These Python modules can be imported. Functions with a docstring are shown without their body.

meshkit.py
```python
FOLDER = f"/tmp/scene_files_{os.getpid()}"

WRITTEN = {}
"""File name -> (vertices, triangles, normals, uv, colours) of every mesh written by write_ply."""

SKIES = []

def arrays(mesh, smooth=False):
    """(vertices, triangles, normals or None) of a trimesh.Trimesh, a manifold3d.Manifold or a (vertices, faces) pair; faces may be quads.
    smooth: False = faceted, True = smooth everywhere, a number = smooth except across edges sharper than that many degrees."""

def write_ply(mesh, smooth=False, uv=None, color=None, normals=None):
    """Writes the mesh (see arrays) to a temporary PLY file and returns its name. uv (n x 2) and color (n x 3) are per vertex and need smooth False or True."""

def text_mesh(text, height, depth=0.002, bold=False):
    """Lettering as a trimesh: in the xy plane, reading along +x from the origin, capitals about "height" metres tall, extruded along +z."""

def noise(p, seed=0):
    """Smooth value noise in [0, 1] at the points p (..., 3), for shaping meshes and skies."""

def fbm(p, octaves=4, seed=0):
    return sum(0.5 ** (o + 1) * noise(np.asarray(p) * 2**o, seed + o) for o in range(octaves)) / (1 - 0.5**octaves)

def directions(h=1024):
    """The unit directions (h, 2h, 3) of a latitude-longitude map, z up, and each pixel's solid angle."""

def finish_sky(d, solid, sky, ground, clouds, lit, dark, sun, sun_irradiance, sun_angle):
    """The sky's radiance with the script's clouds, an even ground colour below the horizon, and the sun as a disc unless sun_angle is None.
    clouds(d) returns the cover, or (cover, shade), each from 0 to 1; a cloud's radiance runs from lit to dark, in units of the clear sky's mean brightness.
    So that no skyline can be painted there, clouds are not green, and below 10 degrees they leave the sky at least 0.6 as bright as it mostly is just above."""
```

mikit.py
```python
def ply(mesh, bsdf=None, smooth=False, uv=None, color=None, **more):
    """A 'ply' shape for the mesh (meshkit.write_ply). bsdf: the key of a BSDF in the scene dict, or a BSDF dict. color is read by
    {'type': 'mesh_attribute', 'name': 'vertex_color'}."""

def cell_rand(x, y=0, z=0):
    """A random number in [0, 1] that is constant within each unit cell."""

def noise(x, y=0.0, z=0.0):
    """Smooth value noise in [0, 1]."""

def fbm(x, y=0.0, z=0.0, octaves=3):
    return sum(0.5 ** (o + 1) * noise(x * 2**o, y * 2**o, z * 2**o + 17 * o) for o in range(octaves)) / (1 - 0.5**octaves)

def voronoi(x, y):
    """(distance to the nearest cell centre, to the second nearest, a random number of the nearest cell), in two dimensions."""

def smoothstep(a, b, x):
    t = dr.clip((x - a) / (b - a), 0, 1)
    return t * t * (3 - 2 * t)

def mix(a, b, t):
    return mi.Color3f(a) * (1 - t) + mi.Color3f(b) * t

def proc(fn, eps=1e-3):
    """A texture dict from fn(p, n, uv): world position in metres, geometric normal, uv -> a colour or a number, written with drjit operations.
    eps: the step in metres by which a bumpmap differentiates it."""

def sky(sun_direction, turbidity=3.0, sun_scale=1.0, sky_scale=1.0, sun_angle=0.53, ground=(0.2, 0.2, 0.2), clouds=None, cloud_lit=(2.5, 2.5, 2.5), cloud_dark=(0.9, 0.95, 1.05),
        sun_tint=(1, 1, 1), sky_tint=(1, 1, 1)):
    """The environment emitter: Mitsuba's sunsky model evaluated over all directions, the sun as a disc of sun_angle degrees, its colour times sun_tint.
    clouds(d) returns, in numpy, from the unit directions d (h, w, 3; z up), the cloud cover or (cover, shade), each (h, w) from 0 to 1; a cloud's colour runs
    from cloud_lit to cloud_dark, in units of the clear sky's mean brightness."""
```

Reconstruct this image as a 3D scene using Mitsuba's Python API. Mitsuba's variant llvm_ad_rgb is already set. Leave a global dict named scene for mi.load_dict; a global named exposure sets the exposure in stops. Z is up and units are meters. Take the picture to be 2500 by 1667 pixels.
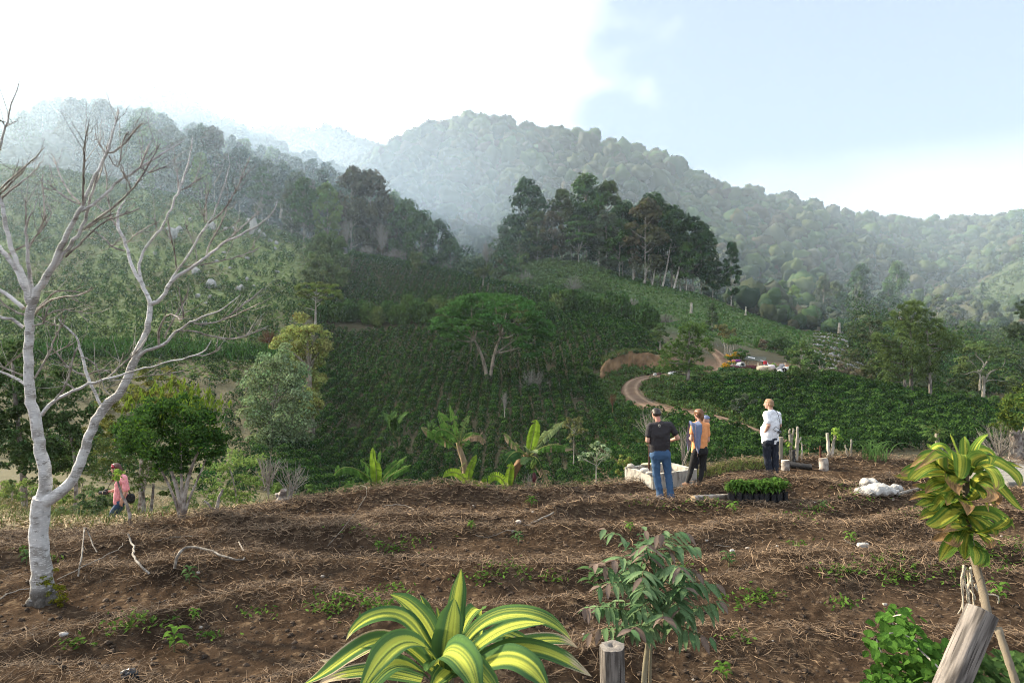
import math, numpy as np, trimesh, mitsuba as mi, mikit, meshkit
from mikit import proc
T = mi.ScalarTransform4f
scene, labels = {}, {}

# ---------------------------------------------------------------- camera, sky, exposure
FPX, HOR, EYE = 1667.0, 800.0, 3.5            # focal length and horizon of the 2500 x 1667 photograph in pixels; eye height in metres
scene['camera'] = {'type': 'perspective', 'fov': math.degrees(2 * math.atan(1250 / FPX)), 'fov_axis': 'x', 'near_clip': 0.05, 'far_clip': 9000.0,
                   'principal_point_offset_y': (833.5 - HOR) / 1667.0,
                   'to_world': T().look_at(origin=[0, 0, EYE], target=[0, 10, EYE], up=[0, 0, 1])}
SUN_AZ, SUN_EL = math.radians(-66), math.radians(27)
SUN = np.array([math.sin(SUN_AZ) * math.cos(SUN_EL), math.cos(SUN_AZ) * math.cos(SUN_EL), math.sin(SUN_EL)])

def clouds(d):
    """Cloud cover of the morning sky: a broad bright bank towards the sun, a soft-edged blue opening right of the view's middle, a low bank over the right ridge."""
    az, el = np.degrees(np.arctan2(d[..., 0], d[..., 1])), np.degrees(np.arcsin(np.clip(d[..., 2], -1, 1)))
    q = np.stack([az / 16, el / 10, az * 0 + 3.3], -1)
    n, m = meshkit.fbm(q, 5, 11), meshkit.fbm(q * [2.2, 2.2, 1], 5, 5)
    w = meshkit.fbm(q * [5, 4, 1], 5, 17)
    edge = az - (5.0 + 0.25 * (el - 18) + 30 * (m - 0.5) + 26 * (n - 0.5))
    left = 1 / (1 + np.exp((edge + 7 * (w - 0.5)) / 4.6))                          # the bank on the sun's side
    low = 1 / (1 + np.exp((el - 13.5 - 8 * (n - 0.5)) / 1.8))      # the low bank
    puff = np.clip((n + 0.5 * m - 0.80) / 0.16, 0, 1) ** 1.3 * 0.5       # thin puffs over the blue
    far = np.clip((n - 0.36) / 0.16, 0, 1) * np.clip((el - 27) / 8, 0, 1)
    return np.clip(np.maximum.reduce([left, low * 0.97, puff, far * 0.9, 0 * az + 0.36]), 0, 1), np.clip(0.42 + 0.012 * np.abs(az + 60) - 0.25 * left + 0.5 * (m - 0.5), 0, 0.85)

scene['sky'] = mikit.sky(SUN.tolist(), turbidity=3.0, sun_scale=2.5, sky_scale=1.08, sky_tint=(0.83, 1.06, 1.12), sun_angle=1.6, clouds=clouds, cloud_lit=(6.6, 6.7, 6.9), cloud_dark=(3.6, 3.9, 4.3),
                         sun_tint=(0.90, 1.0, 1.16), ground=(0.05, 0.06, 0.04))
exposure = 2.12

# ---------------------------------------------------------------- helpers
def rgb(r, g, b): return {'type': 'rgb', 'value': [r, g, b]}
VC = {'type': 'mesh_attribute', 'name': 'vertex_color'}
def at(px, py, y):
    """The point of the place that the photograph shows at (px, py), y metres ahead."""
    return np.array([(px - 1250) / FPX * y, y, EYE + (HOR - py) / FPX * y])
def tag(key, label=None, cat=None, group=None, kind=None):
    labels[key] = {k: v for k, v in (('label', label), ('category', cat), ('group', group), ('kind', kind)) if v}
USED = {}
def new(name):
    n = USED.get(name, 0); USED[name] = n + 1
    return name if n == 0 else '%s_%03d' % (name, n)
def thing(name, label, cat, group=None, kind=None):
    key = new(name); tag(key, label, cat, group, kind); return key
def put(key, part, shape):
    """Adds a shape under the thing `key` as its part; part None is the thing's own mesh. Returns the key."""
    k = new(key + '__' + part) if part else key
    scene[k] = shape; return k
class MB:
    """Collects vertices, triangles and vertex colours."""
    def __init__(s): s.v, s.f, s.c, s.n = [], [], [], 0
    def add(s, v, f, c=(0.5, 0.5, 0.5)):
        v = np.asarray(v, float); f = np.asarray(f, int)
        if f.shape[1] == 4: f = np.vstack([f[:, [0, 1, 2]], f[:, [0, 2, 3]]])
        s.v.append(v); s.f.append(f + s.n); s.c.append(np.broadcast_to(np.asarray(c, float), v.shape).copy()); s.n += len(v); return s
    def mesh(s, m, c=(0.5, 0.5, 0.5)): return s.add(m.vertices, m.faces, c)
    def arrays(s): return np.vstack(s.v), np.vstack(s.f), np.vstack(s.c)
    def ply(s, bsdf, smooth=False, **more):
        v, f, c = s.arrays()
        if smooth not in (True, False):
            from scipy.spatial import cKDTree
            t = trimesh.graph.smooth_shade(trimesh.Trimesh(v, f, process=False), angle=math.radians(smooth), facet_minarea=None); c = c[cKDTree(v).query(t.vertices)[1]]; v, f, smooth = np.array(t.vertices), np.array(t.faces), True
        return mikit.ply((v, f), bsdf, smooth=smooth, color=c, **more)
def spline(p, n):
    """A smooth line through the points p (m, k), sampled n times."""
    from scipy.interpolate import PchipInterpolator, CubicSpline
    p = np.asarray(p, float)
    t = np.r_[0, np.cumsum(np.linalg.norm(np.diff(p[:, :3], axis=0), axis=1) + 1e-9)]
    s = np.linspace(0, t[-1], n)
    return (CubicSpline(t, p) if len(p) > 2 else (lambda x: p[0] + (p[-1] - p[0]) * (x / t[-1])[:, None]))(s)
def tube(pts, rad, sides=8, cap=True, wob=0.0, rng=None):
    p = np.asarray(pts, float); n = len(p); rad = np.broadcast_to(np.asarray(rad, float), (n,))
    t = np.gradient(p, axis=0); t /= np.linalg.norm(t, axis=1, keepdims=True) + 1e-12
    ref = np.array([0.0, 0, 1]) if abs(t[0, 2]) < 0.9 else np.array([1.0, 0, 0])
    a = np.cross(t[0], ref); a /= np.linalg.norm(a); A = []
    for k in range(n):
        a = a - t[k] * (a @ t[k]); a /= np.linalg.norm(a) + 1e-12; A.append(a)
    A = np.array(A); B = np.cross(t, A)
    ang = np.arange(sides) * 2 * np.pi / sides
    R = rad[:, None] * (1 + (wob * (rng.random((n, sides)) - 0.5) if wob else 0))
    v = p[:, None] + R[..., None] * (np.cos(ang)[None, :, None] * A[:, None] + np.sin(ang)[None, :, None] * B[:, None])
    i, j = np.meshgrid(np.arange(n - 1), np.arange(sides), indexing='ij')
    q = np.stack([i * sides + j, i * sides + (j + 1) % sides, (i + 1) * sides + (j + 1) % sides, (i + 1) * sides + j], -1).reshape(-1, 4)
    v = v.reshape(-1, 3); f = np.vstack([q[:, [0, 1, 2]], q[:, [0, 2, 3]]])
    if cap:
        m = len(v); v = np.vstack([v, p[:1], p[-1:]]); k = np.arange(sides)
        f = np.vstack([f, np.stack([k * 0 + m, (k + 1) % sides, k], 1), np.stack([k * 0 + m + 1, (n - 1) * sides + k, (n - 1) * sides + (k + 1) % sides], 1)])
    return v, f
def unit(v): return v / (np.linalg.norm(v, axis=-1, keepdims=True) + 1e-12)
def cards(rng, pos, nrm, length, width, dirs=None, droop=0.0, col=(0.05, 0.09, 0.03), cvar=0.25):
    """Leaves: one pointed four-cornered leaf per position, facing nrm, along dirs."""
    n = len(pos); nrm = unit(nrm); L = np.broadcast_to(np.asarray(length, float), (n,))[:, None]; W = np.broadcast_to(np.asarray(width, float), (n,))[:, None]
    d = rng.normal(size=(n, 3)) if dirs is None else dirs
    d = unit(d - nrm * (d * nrm).sum(1, keepdims=True)); s = np.cross(nrm, d)
    v = np.stack([pos - d * L / 2, pos + s * W / 2, pos + d * L / 2 - nrm * L * droop, pos - s * W / 2], 1).reshape(-1, 3)
    k = np.arange(n)[:, None] * 4; f = np.vstack([k + [0, 1, 2], k + [0, 2, 3]])[:, ::-1]
    c = np.asarray(col, float) * np.ones((n, 3)) * (1 + cvar * (rng.random((n, 1)) - 0.5) * 2) * (1 + 0.3 * cvar * (rng.random((n, 3)) - 0.5))
    return v, f, np.repeat(c, 4, 0)
def sphere_dirs(rng, n): return unit(rng.normal(size=(n, 3)))
def clump_cards(rng, centres, radii, per, size, col, cvar=0.3, aspect=0.6, up=0.25, jitter=0.42, flat=0.75, hemi=-0.45, colvar=0.18):
    """Leaf clumps: on each clump a shell of leaves facing outwards, so that clumps shade one another and gaps stay open between them."""
    centres = np.asarray(centres, float); m = len(centres); radii = np.broadcast_to(np.asarray(radii, float), (m,))
    d = sphere_dirs(rng, m * per); low = d[:, 2] < hemi; d[low, 2] *= -1
    idx = np.repeat(np.arange(m), per); r = radii[idx] * (0.55 + 0.5 * rng.random(m * per))
    pos = centres[idx] + d * r[:, None] * [1, 1, flat]
    nrm = d + jitter * rng.normal(size=d.shape) + [0, 0, up]
    cc = np.asarray(col, float) * (1 + colvar * 2 * (rng.random((m, 1)) - 0.5)) * (1 + 0.25 * colvar * rng.normal(size=(m, 3)))
    s = size * (0.7 + 0.6 * rng.random(m * per))
    return cards(rng, pos, nrm, s, s * aspect, col=np.clip(cc[idx] * LEAF, 0.004, 0.9), cvar=cvar)
LEAF = 2.0
def matr(loc, rz=0.0, s=1.0, sz=None):
    return T().translate(list(map(float, loc))).rotate([0, 0, 1], float(math.degrees(rz))).scale([s, s, s if sz is None else sz])
def with_tf(shape, tf): return {**shape, 'to_world': tf}

# ---------------------------------------------------------------- materials used all over
def bs(k, d): scene[k] = d; return k
bs('leaf_thin', {'type': 'principledthin', 'base_color': VC, 'roughness': 0.42, 'diff_trans': 0.75, 'spec_tint': 0.0, 'eta': 1.4})
bs('leaf_gloss', {'type': 'principledthin', 'base_color': VC, 'roughness': 0.3, 'diff_trans': 0.6, 'eta': 1.45})
bs('foliage_far', {'type': 'principledthin', 'base_color': VC, 'roughness': 0.6, 'diff_trans': 0.5, 'eta': 1.3})
bs('matte_colour', {'type': 'twosided', 'b': {'type': 'principled', 'base_color': VC, 'roughness': 0.85, 'specular': 0.25}})
bs('satin_colour', {'type': 'twosided', 'b': {'type': 'principled', 'base_color': VC, 'roughness': 0.5, 'specular': 0.45}})
# ---------------------------------------------------------------- the lie of the land: height profiles (metres ahead, photograph row) along lines of sight
COLS = {
 -700: [(16,1255),(25,1240),(45,1200),(75,1080),(105,905),(130,815),(175,655),(215,515),(245,430),(275,430),(330,400),(420,380),(520,380),(700,440),(1300,560)],
 0:    [(16,1250),(25,1222),(45,1180),(75,1080),(105,905),(130,815),(175,655),(215,505),(242,398),(270,410),(330,380),(420,322),(520,335),(700,420),(1300,520)],
 250:  [(16,1265),(25,1250),(45,1190),(75,1080),(105,905),(130,815),(175,655),(215,525),(242,438),(270,448),(330,380),(420,282),(520,310),(700,400),(1300,430)],
 500:  [(16.5,1290),(25,1330),(45,1230),(75,1080),(105,905),(130,815),(175,655),(215,545),(242,500),(270,508),(330,462),(420,372),(520,380),(700,400),(1300,370)],
 700:  [(18,1400),(30,1330),(50,1210),(75,1090),(105,920),(130,830),(175,680),(215,590),(240,565),(270,570),(330,525),(420,450),(520,450),(700,460),(1300,330)],
 850:  [(20,1450),(40,1320),(60,1230),(75,1170),(105,985),(130,890),(155,790),(185,690),(210,618),(235,635),(300,612),(400,530),(520,510),(700,455),(1300,352)],
 1000: [(20,1450),(40,1320),(60,1230),(75,1170),(100,1000),(125,890),(150,795),(180,700),(202,650),(225,675),(300,662),(400,570),(500,455),(590,368),(800,400),(1300,440)],
 1150: [(20,1450),(40,1320),(60,1230),(75,1170),(100,1000),(125,890),(148,798),(176,715),(198,682),(225,705),(300,695),(380,605),(480,465),(600,358),(800,400),(1300,450)],
 1300: [(20,1450),(40,1320),(60,1230),(75,1170),(98,1000),(122,890),(145,805),(170,750),(190,715),(215,692),(250,640),(275,645),(330,665),(400,600),(500,455),(610,380),(800,420),(1300,460)],
 1450: [(20,1430),(40,1310),(60,1235),(75,1150),(95,1020),(111,937),(119,888),(140,810),(165,768),(200,720),(245,656),(275,652),(330,690),(400,610),(500,470),(620,384),(800,420),(1300,480)],
 1600: [(20.5,1350),(40,1250),(60,1130),(80,1030),(105,945),(122,895),(140,840),(165,795),(200,750),(240,694),(270,696),(330,725),(420,610),(520,480),(620,415),(800,440),(1300,480)],
 1750: [(22,1300),(40,1200),(60,1090),(80,1000),(105,927),(128,908),(145,865),(170,815),(205,768),(235,730),(265,742),(330,765),(420,650),(540,530),(650,500),(800,520),(1300,540)],
 1900: [(24,1260),(40,1180),(60,1110),(80,1010),(105,930),(125,905),(150,870),(170,832),(200,803),(220,792),(250,815),(330,775),(420,690),(560,575),(680,530),(850,560),(1300,570)],
 2050: [(24,1260),(40,1180),(60,1110),(80,1015),(100,945),(120,920),(150,885),(170,835),(187,812),(205,832),(250,845),(330,795),(420,700),(560,610),(720,555),(900,580),(1300,590)],
 2200: [(24,1260),(40,1180),(58,1110),(75,1030),(92,972),(110,965),(150,945),(185,905),(220,885),(280,865),(340,805),(420,730),(560,650),(760,588),(900,600),(1300,610)],
 2350: [(24,1260),(40,1170),(56,1120),(72,1050),(90,1000),(110,985),(150,960),(200,930),(250,885),(300,850),(360,760),(400,716),(450,725),(560,680),(760,570),(900,580),(1300,590)],
 2500: [(24,1230),(40,1160),(56,1130),(72,1070),(90,1030),(110,1000),(150,965),(200,940),(250,895),(300,830),(360,720),(440,605),(500,620),(760,558),(900,570),(1300,590)],
 3200: [(24,1230),(40,1160),(56,1130),(72,1070),(90,1030),(110,1000),(150,965),(200,920),(250,840),(300,740),(360,640),(440,560),(500,560),(760,540),(900,560),(1300,590)],
}
def far(d): return np.where(np.asarray(d, float) > 275, 275 + (np.asarray(d, float) - 275) * 3.2, d)     # the sketched distances stretch beyond the grass ridge
EDGE = {-700: 11.6, 0: 11.8, 250: 11.9, 500: 12.7, 700: 13.6, 850: 14.0, 1000: 14.2, 1300: 14.6, 1450: 14.9, 1600: 15.6, 1750: 17.0, 1900: 18.0, 2050: 18.2, 2350: 17.6, 2500: 17.2, 3200: 17.0}
from scipy.interpolate import PchipInterpolator
from scipy.ndimage import gaussian_filter, map_coordinates
UG = np.linspace(-1.2, 1.2, 161); DG = np.geomspace(8.0, 3700.0, 460)
_px = np.array(sorted(COLS)); _tab = []
_ek = np.array(sorted(EDGE)); _ev = np.array([EDGE[k] for k in _ek])
def edge_d(u): return np.interp(1250 + FPX * np.asarray(u), _ek, _ev)
for _p in _px:
    a = np.array(COLS[_p], float); a[:, 0] = far(a[:, 0]); e = edge_d((_p - 1250) / FPX)
    d = np.r_[2.0, e - 0.9, e, a[:, 0]]; z = np.r_[0, 0.0, -0.02, EYE + (HOR - a[:, 1]) / FPX * a[:, 0]]
    _tab.append(PchipInterpolator(d, z)(DG))
_tab = np.array(_tab)
ZG = np.array([np.interp((UG * FPX + 1250), _px, _tab[:, k]) for k in range(len(DG))]).T      # (u, d)
ZG = gaussian_filter(ZG, (1.6, 1.2), mode='nearest')
_lu = math.log(DG[-1] / DG[0])
def zfar(x, y):
    """Height of the smooth land at (x, y)."""
    x, y = np.asarray(x, float), np.maximum(np.asarray(y, float), 1e-3)
    i = np.clip((x / y + 1.2) / 2.4 * 160, 0, 160); j = np.clip(np.log(np.maximum(y, 8.0) / 8.0) / _lu * 459, 0, 459)
    return map_coordinates(ZG, [np.atleast_1d(i), np.atleast_1d(j)], order=1, mode='nearest').reshape(np.shape(i))
ROWS = [(14.25, 1.0), (12.75, 0.9), (11.25, 0.9), (9.85, 1.1), (8.45, 0.9), (7.0, 0.9), (5.6, 0.8)]
def row_w(x, y):
    """How much of a litter row lies at (x, y), 0 to 1: the dead straw is raked into rows along the contour."""
    x, y = np.asarray(x, float), np.asarray(y, float); q = np.stack([x * 0.35, y * 0.2, x * 0 + 2.0], -1)
    w = 0
    for k, (y0, s) in enumerate(ROWS):
        c = y0 + 0.10 * x + 0.02 * np.abs(x) * 0 + 2.0 * (meshkit.fbm(q + [0, 7.0 * k, 0], 3, k) - 0.5)
        w = np.maximum(w, s * np.exp(-((y - c) / 0.36) ** 2) * np.clip(0.1 + 1.5 * (meshkit.noise(np.stack([x * 0.7, y * 0 + k * 3.1, x * 0], -1), 3)), 0, 1))
    return np.clip(w, 0, 1)
def edge_w(x, y):
    """The litter bank along the brink of the plot."""
    e = edge_d(x / np.maximum(y, 0.1)); return np.exp(-((y - e + 0.35) / 0.4) ** 2)
def zg(x, y):
    """Height of the ground, the near plot's rows, hollows and clods included."""
    x, y = np.asarray(x, float), np.asarray(y, float)
    near = np.clip((21 - y) / 4, 0, 1); lft = np.clip(-(x / np.maximum(y, 1) + 0.42) * 5, 0, 1) * np.clip((y - 9.5) / 2, 0, 1)
    p = np.stack([x, y, x * 0], -1)
    e = edge_d(x / np.maximum(y, 0.1)); on = np.clip((e + 0.6 - y) / 0.8, 0, 1)
    z = np.where(y > 8.5, zfar(x, y), 0.0)
    z = z + near * on * (0.22 * row_w(x, y) * np.clip((e - y) / 0.6, 0.35, 1) + 0.16 * edge_w(x, y) * np.clip(0.2 + 3 * (x / np.maximum(y, 1) + 0.45), 0.1, 1) + 0.16 * (meshkit.fbm(p * 0.55, 3, 21) - 0.5))
    z = z + near * (0.07 * (meshkit.fbm(p * 2.6, 3, 22) - 0.5) + 0.035 * (meshkit.fbm(p * 9.0, 2, 23) - 0.5))
    z = z - 0.10 * lft * near
    far = np.clip((y - 24) / 30, 0, 1)
    return z + far * (2.2 * (meshkit.fbm(p * 0.045, 3, 31) - 0.5)) * np.clip(y / 200, 0.15, 1) + np.clip((y - 340) / 400, 0, 1) * 56 * (meshkit.fbm(p * 0.0042, 3, 33) - 0.5)
def gpt(px, y): x = (px - 1250) / FPX * y; return np.array([x, y, float(zg(x, y))])
def ground_y(px, py, lo=5.0, hi=20.0):
    """How far ahead the photograph's line of sight through (px, py) meets the ground."""
    ys = np.geomspace(lo, hi, 500); x = (px - 1250) / FPX * ys
    below = (EYE + (HOR - py) / FPX * ys) < zg(x, ys)
    return float(ys[np.argmax(below)]) if below.any() else float(hi)
def gp(px, py, lo=5.0, hi=20.0): return gpt(px, ground_y(px, py, lo, hi))
def grid_mesh(us, ds):
    U, D = np.meshgrid(us, ds, indexing='ij'); X = U * D; Z = zg(X, D)
    v = np.stack([X, D, Z], -1).reshape(-1, 3); n = len(ds)
    i, j = np.meshgrid(np.arange(len(us) - 1), np.arange(n - 1), indexing='ij')
    q = np.stack([i * n + j, (i + 1) * n + j, (i + 1) * n + j + 1, i * n + j + 1], -1).reshape(-1, 4)
    return v, q
us_near = np.r_[np.linspace(-2.6, -0.86, 30)[:-1], np.linspace(-0.86, 0.86, 300), np.linspace(0.86, 2.6, 30)[1:]]
v, f = grid_mesh(us_near, np.geomspace(2.4, 21.0, 430))
m = MB().add(v, f)
bx = np.array([[-60, -40, -0.02], [60, -40, -0.02], [60, 2.6, -0.02], [-60, 2.6, -0.02]], float); m.add(bx, [[0, 1, 2, 3]])
def soil_col(p, n, uv):
    a = mikit.fbm(p.x * 1.3, p.y * 1.3, 0.5, 4); b = mikit.fbm(p.x * 14, p.y * 14, p.z * 14, 3); c = mikit.noise(p.x * 60, p.y * 60, p.z * 60)
    col = mikit.mix([0.028, 0.0185, 0.0125], [0.066, 0.045, 0.030], mikit.smoothstep(0.3, 0.7, a * 0.6 + b * 0.4))
    col = mikit.mix(col, [0.17, 0.12, 0.075], mikit.smoothstep(0.60, 0.78, b) * 0.55)
    return mikit.mix(col, [0.02, 0.014, 0.01], mikit.smoothstep(0.62, 0.8, c) * 0.6)
def soil_bump(p, n, uv): return 0.022 * mikit.fbm(p.x * 11, p.y * 11, p.z * 11, 4)
bs('soil', {'type': 'twosided', 'b': {'type': 'bumpmap', 't': proc(soil_bump, 0.004), 'scale': 1.0, 'b': {'type': 'diffuse', 'reflectance': proc(soil_col)}}})
scene['ground'] = m.ply('soil', True); tag('ground', 'dark brown tilled soil of the garden plot with rows of dead straw', 'ground', kind='structure')

# far land, coloured by what grows on it
us_far = np.r_[np.linspace(-2.6, -0.95, 40)[:-1], np.linspace(-0.95, 0.95, 330), np.linspace(0.95, 2.6, 40)[1:]]
v, f = grid_mesh(us_far, np.r_[21.0, np.geomspace(21.6, 3550.0, 370)])
px = 1250 + FPX * v[:, 0] / v[:, 1]; dd = v[:, 1]
nz = meshkit.fbm(v * [0.5, 0.5, 0.5], 3, 41)[:, None]; n2 = meshkit.fbm(v * 0.06, 3, 42)[:, None]
def lerp(a, b, t): return np.asarray(a) * (1 - t) + np.asarray(b) * t
def sstep(a, b, x): t = np.clip((x - a) / (b - a), 0, 1); return t * t * (3 - 2 * t)
grass = lerp([0.10, 0.14, 0.045], [0.21, 0.24, 0.09], nz); soil = lerp([0.05, 0.035, 0.022], [0.14, 0.10, 0.062], nz); dark = lerp([0.04, 0.036, 0.020], [0.085, 0.075, 0.04], nz)
straw = lerp([0.16, 0.11, 0.06], [0.42, 0.31, 0.18], nz)
c = dark.copy()
lh = sstep(790, 690, px) * sstep(30, 40, dd) * sstep(275, 250, dd)                       # the left hill: grass with bare earth lower down
c = lerp(c, lerp(grass, soil, sstep(0.45, 0.6, n2) * 0.6), lh[:, None])
c = lerp(c, lerp(soil, grass, 0.2), (lh * sstep(122, 108, dd))[:, None])
st = sstep(520, 330, px) * sstep(40, 26, dd); c = lerp(c, straw, (st * 0.9)[:, None])               # sunlit straw slope below the plot's left brink
gr = sstep(1270, 1360, px) * sstep(2330, 2200, px) * sstep(150, 172, dd) * sstep(300, 270, dd)   # the grass ridge
c = lerp(c, lerp([0.04, 0.072, 0.022], [0.085, 0.125, 0.04], nz), gr[:, None])
c = lerp(c, soil, (sstep(1690, 1760, px) * sstep(2000, 1900, px) * sstep(225, 235, dd) * sstep(275, 255, dd) * 0.7)[:, None])
rs = sstep(1960, 2010, px) * sstep(2180, 2120, px) * sstep(128, 145, dd) * sstep(200, 188, dd); c = lerp(c, lerp(soil, grass, 0.25), rs[:, None])
bt = sstep(880, 930, px) * sstep(1120, 1060, px) * sstep(208, 222, dd) * sstep(262, 245, dd); c = lerp(c, lerp([0.16, 0.11, 0.075], [0.28, 0.2, 0.14], nz), bt[:, None])
rd = sstep(1440, 1500, px) * sstep(1960, 1880, px) * sstep(66, 74, dd) * sstep(124, 116, dd) * sstep(0.40, 0.55, n2[:, 0] * 0.6 + nz[:, 0] * 0.4); c = lerp(c, lerp([0.07, 0.045, 0.028], [0.15, 0.10, 0.06], nz), rd[:, None])
yd = sstep(1560, 1620, px) * sstep(1960, 1900, px) * sstep(104, 112, dd) * sstep(142, 134, dd); c = lerp(c, lerp([0.075, 0.045, 0.026], [0.17, 0.10, 0.06], nz), yd[:, None] * 0.85)
sl = sstep(2330, 2420, px) * sstep(420, 480, dd) * sstep(900, 850, dd); c = lerp(c, lerp([0.035, 0.055, 0.024], [0.075, 0.095, 0.045], nz), sl[:, None])
scene['hillside'] = MB().add(v, f, np.clip(c, 0.005, 0.9)).ply('matte_colour', True); tag('hillside', 'valley and hills beyond the plot, dark under coffee, grassy on the ridges', 'hillside', kind='structure')
# ---------------------------------------------------------------- dirt road, cut bank
def drape(path, width, dz, cols, cross=9, step=0.9, crown=0.0, seed=3):
    """A strip laid on the land along path [(x, y)], with wheel ruts."""
    p = spline(np.array(path, float), int(np.linalg.norm(np.diff(path, axis=0), axis=1).sum() / step)); t = unit(np.gradient(p, axis=0)); s = np.stack([t[:, 1], -t[:, 0]], 1)
    k = np.linspace(-1, 1, cross); w = width / 2 * (1 + 0.12 * (meshkit.noise(np.stack([p[:, 0] * 0.3, p[:, 1] * 0.3, p[:, 0] * 0], -1), seed)[:, None] - 0.5))
    X = p[:, None, 0] + s[:, None, 0] * k * w; Y = p[:, None, 1] + s[:, None, 1] * k * w
    z = zg(X, Y) * 0.35 + zg(p[:, 0], p[:, 1])[:, None] * 0.65 + dz * (1 - np.abs(k) ** 6 * 1.6)
    rut = np.exp(-((np.abs(k) - 0.5) / 0.16) ** 2); z = z - 0.10 * rut
    v = np.stack([X, Y, z], -1).reshape(-1, 3); i, j = np.meshgrid(np.arange(len(p) - 1), np.arange(cross - 1), indexing='ij')
    q = np.stack([i * cross + j, i * cross + j + 1, (i + 1) * cross + j + 1, (i + 1) * cross + j], -1).reshape(-1, 4)
    nz = meshkit.fbm(v * 1.1, 3, seed)[:, None]; ru = np.broadcast_to(rut, X.shape).reshape(-1, 1)
    return v, q, lerp(lerp(cols[0], cols[1], nz), cols[2], ru * 0.7 * (0.4 + nz))
EARTH = ([0.065, 0.038, 0.023], [0.15, 0.095, 0.06], [0.27, 0.19, 0.125])
def xy(px, d): return ((px - 1250) / FPX * d, d)
ROAD = [xy(1990, 62), xy(1900, 66), xy(1815, 71), xy(1735, 77), xy(1660, 84), xy(1600, 91), xy(1555, 99), xy(1540, 106), xy(1570, 111.5), xy(1640, 114), xy(1700, 118), xy(1760, 126), xy(1765, 138), xy(1735, 146)]
v, f, c = drape(ROAD, 3.2, 0.30, EARTH)
scene['dirt_road'] = MB().add(v, f, c).ply('matte_colour', True); tag('dirt_road', 'rutted brown dirt road climbing through the coffee to the yard', 'road', kind='structure')
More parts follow.
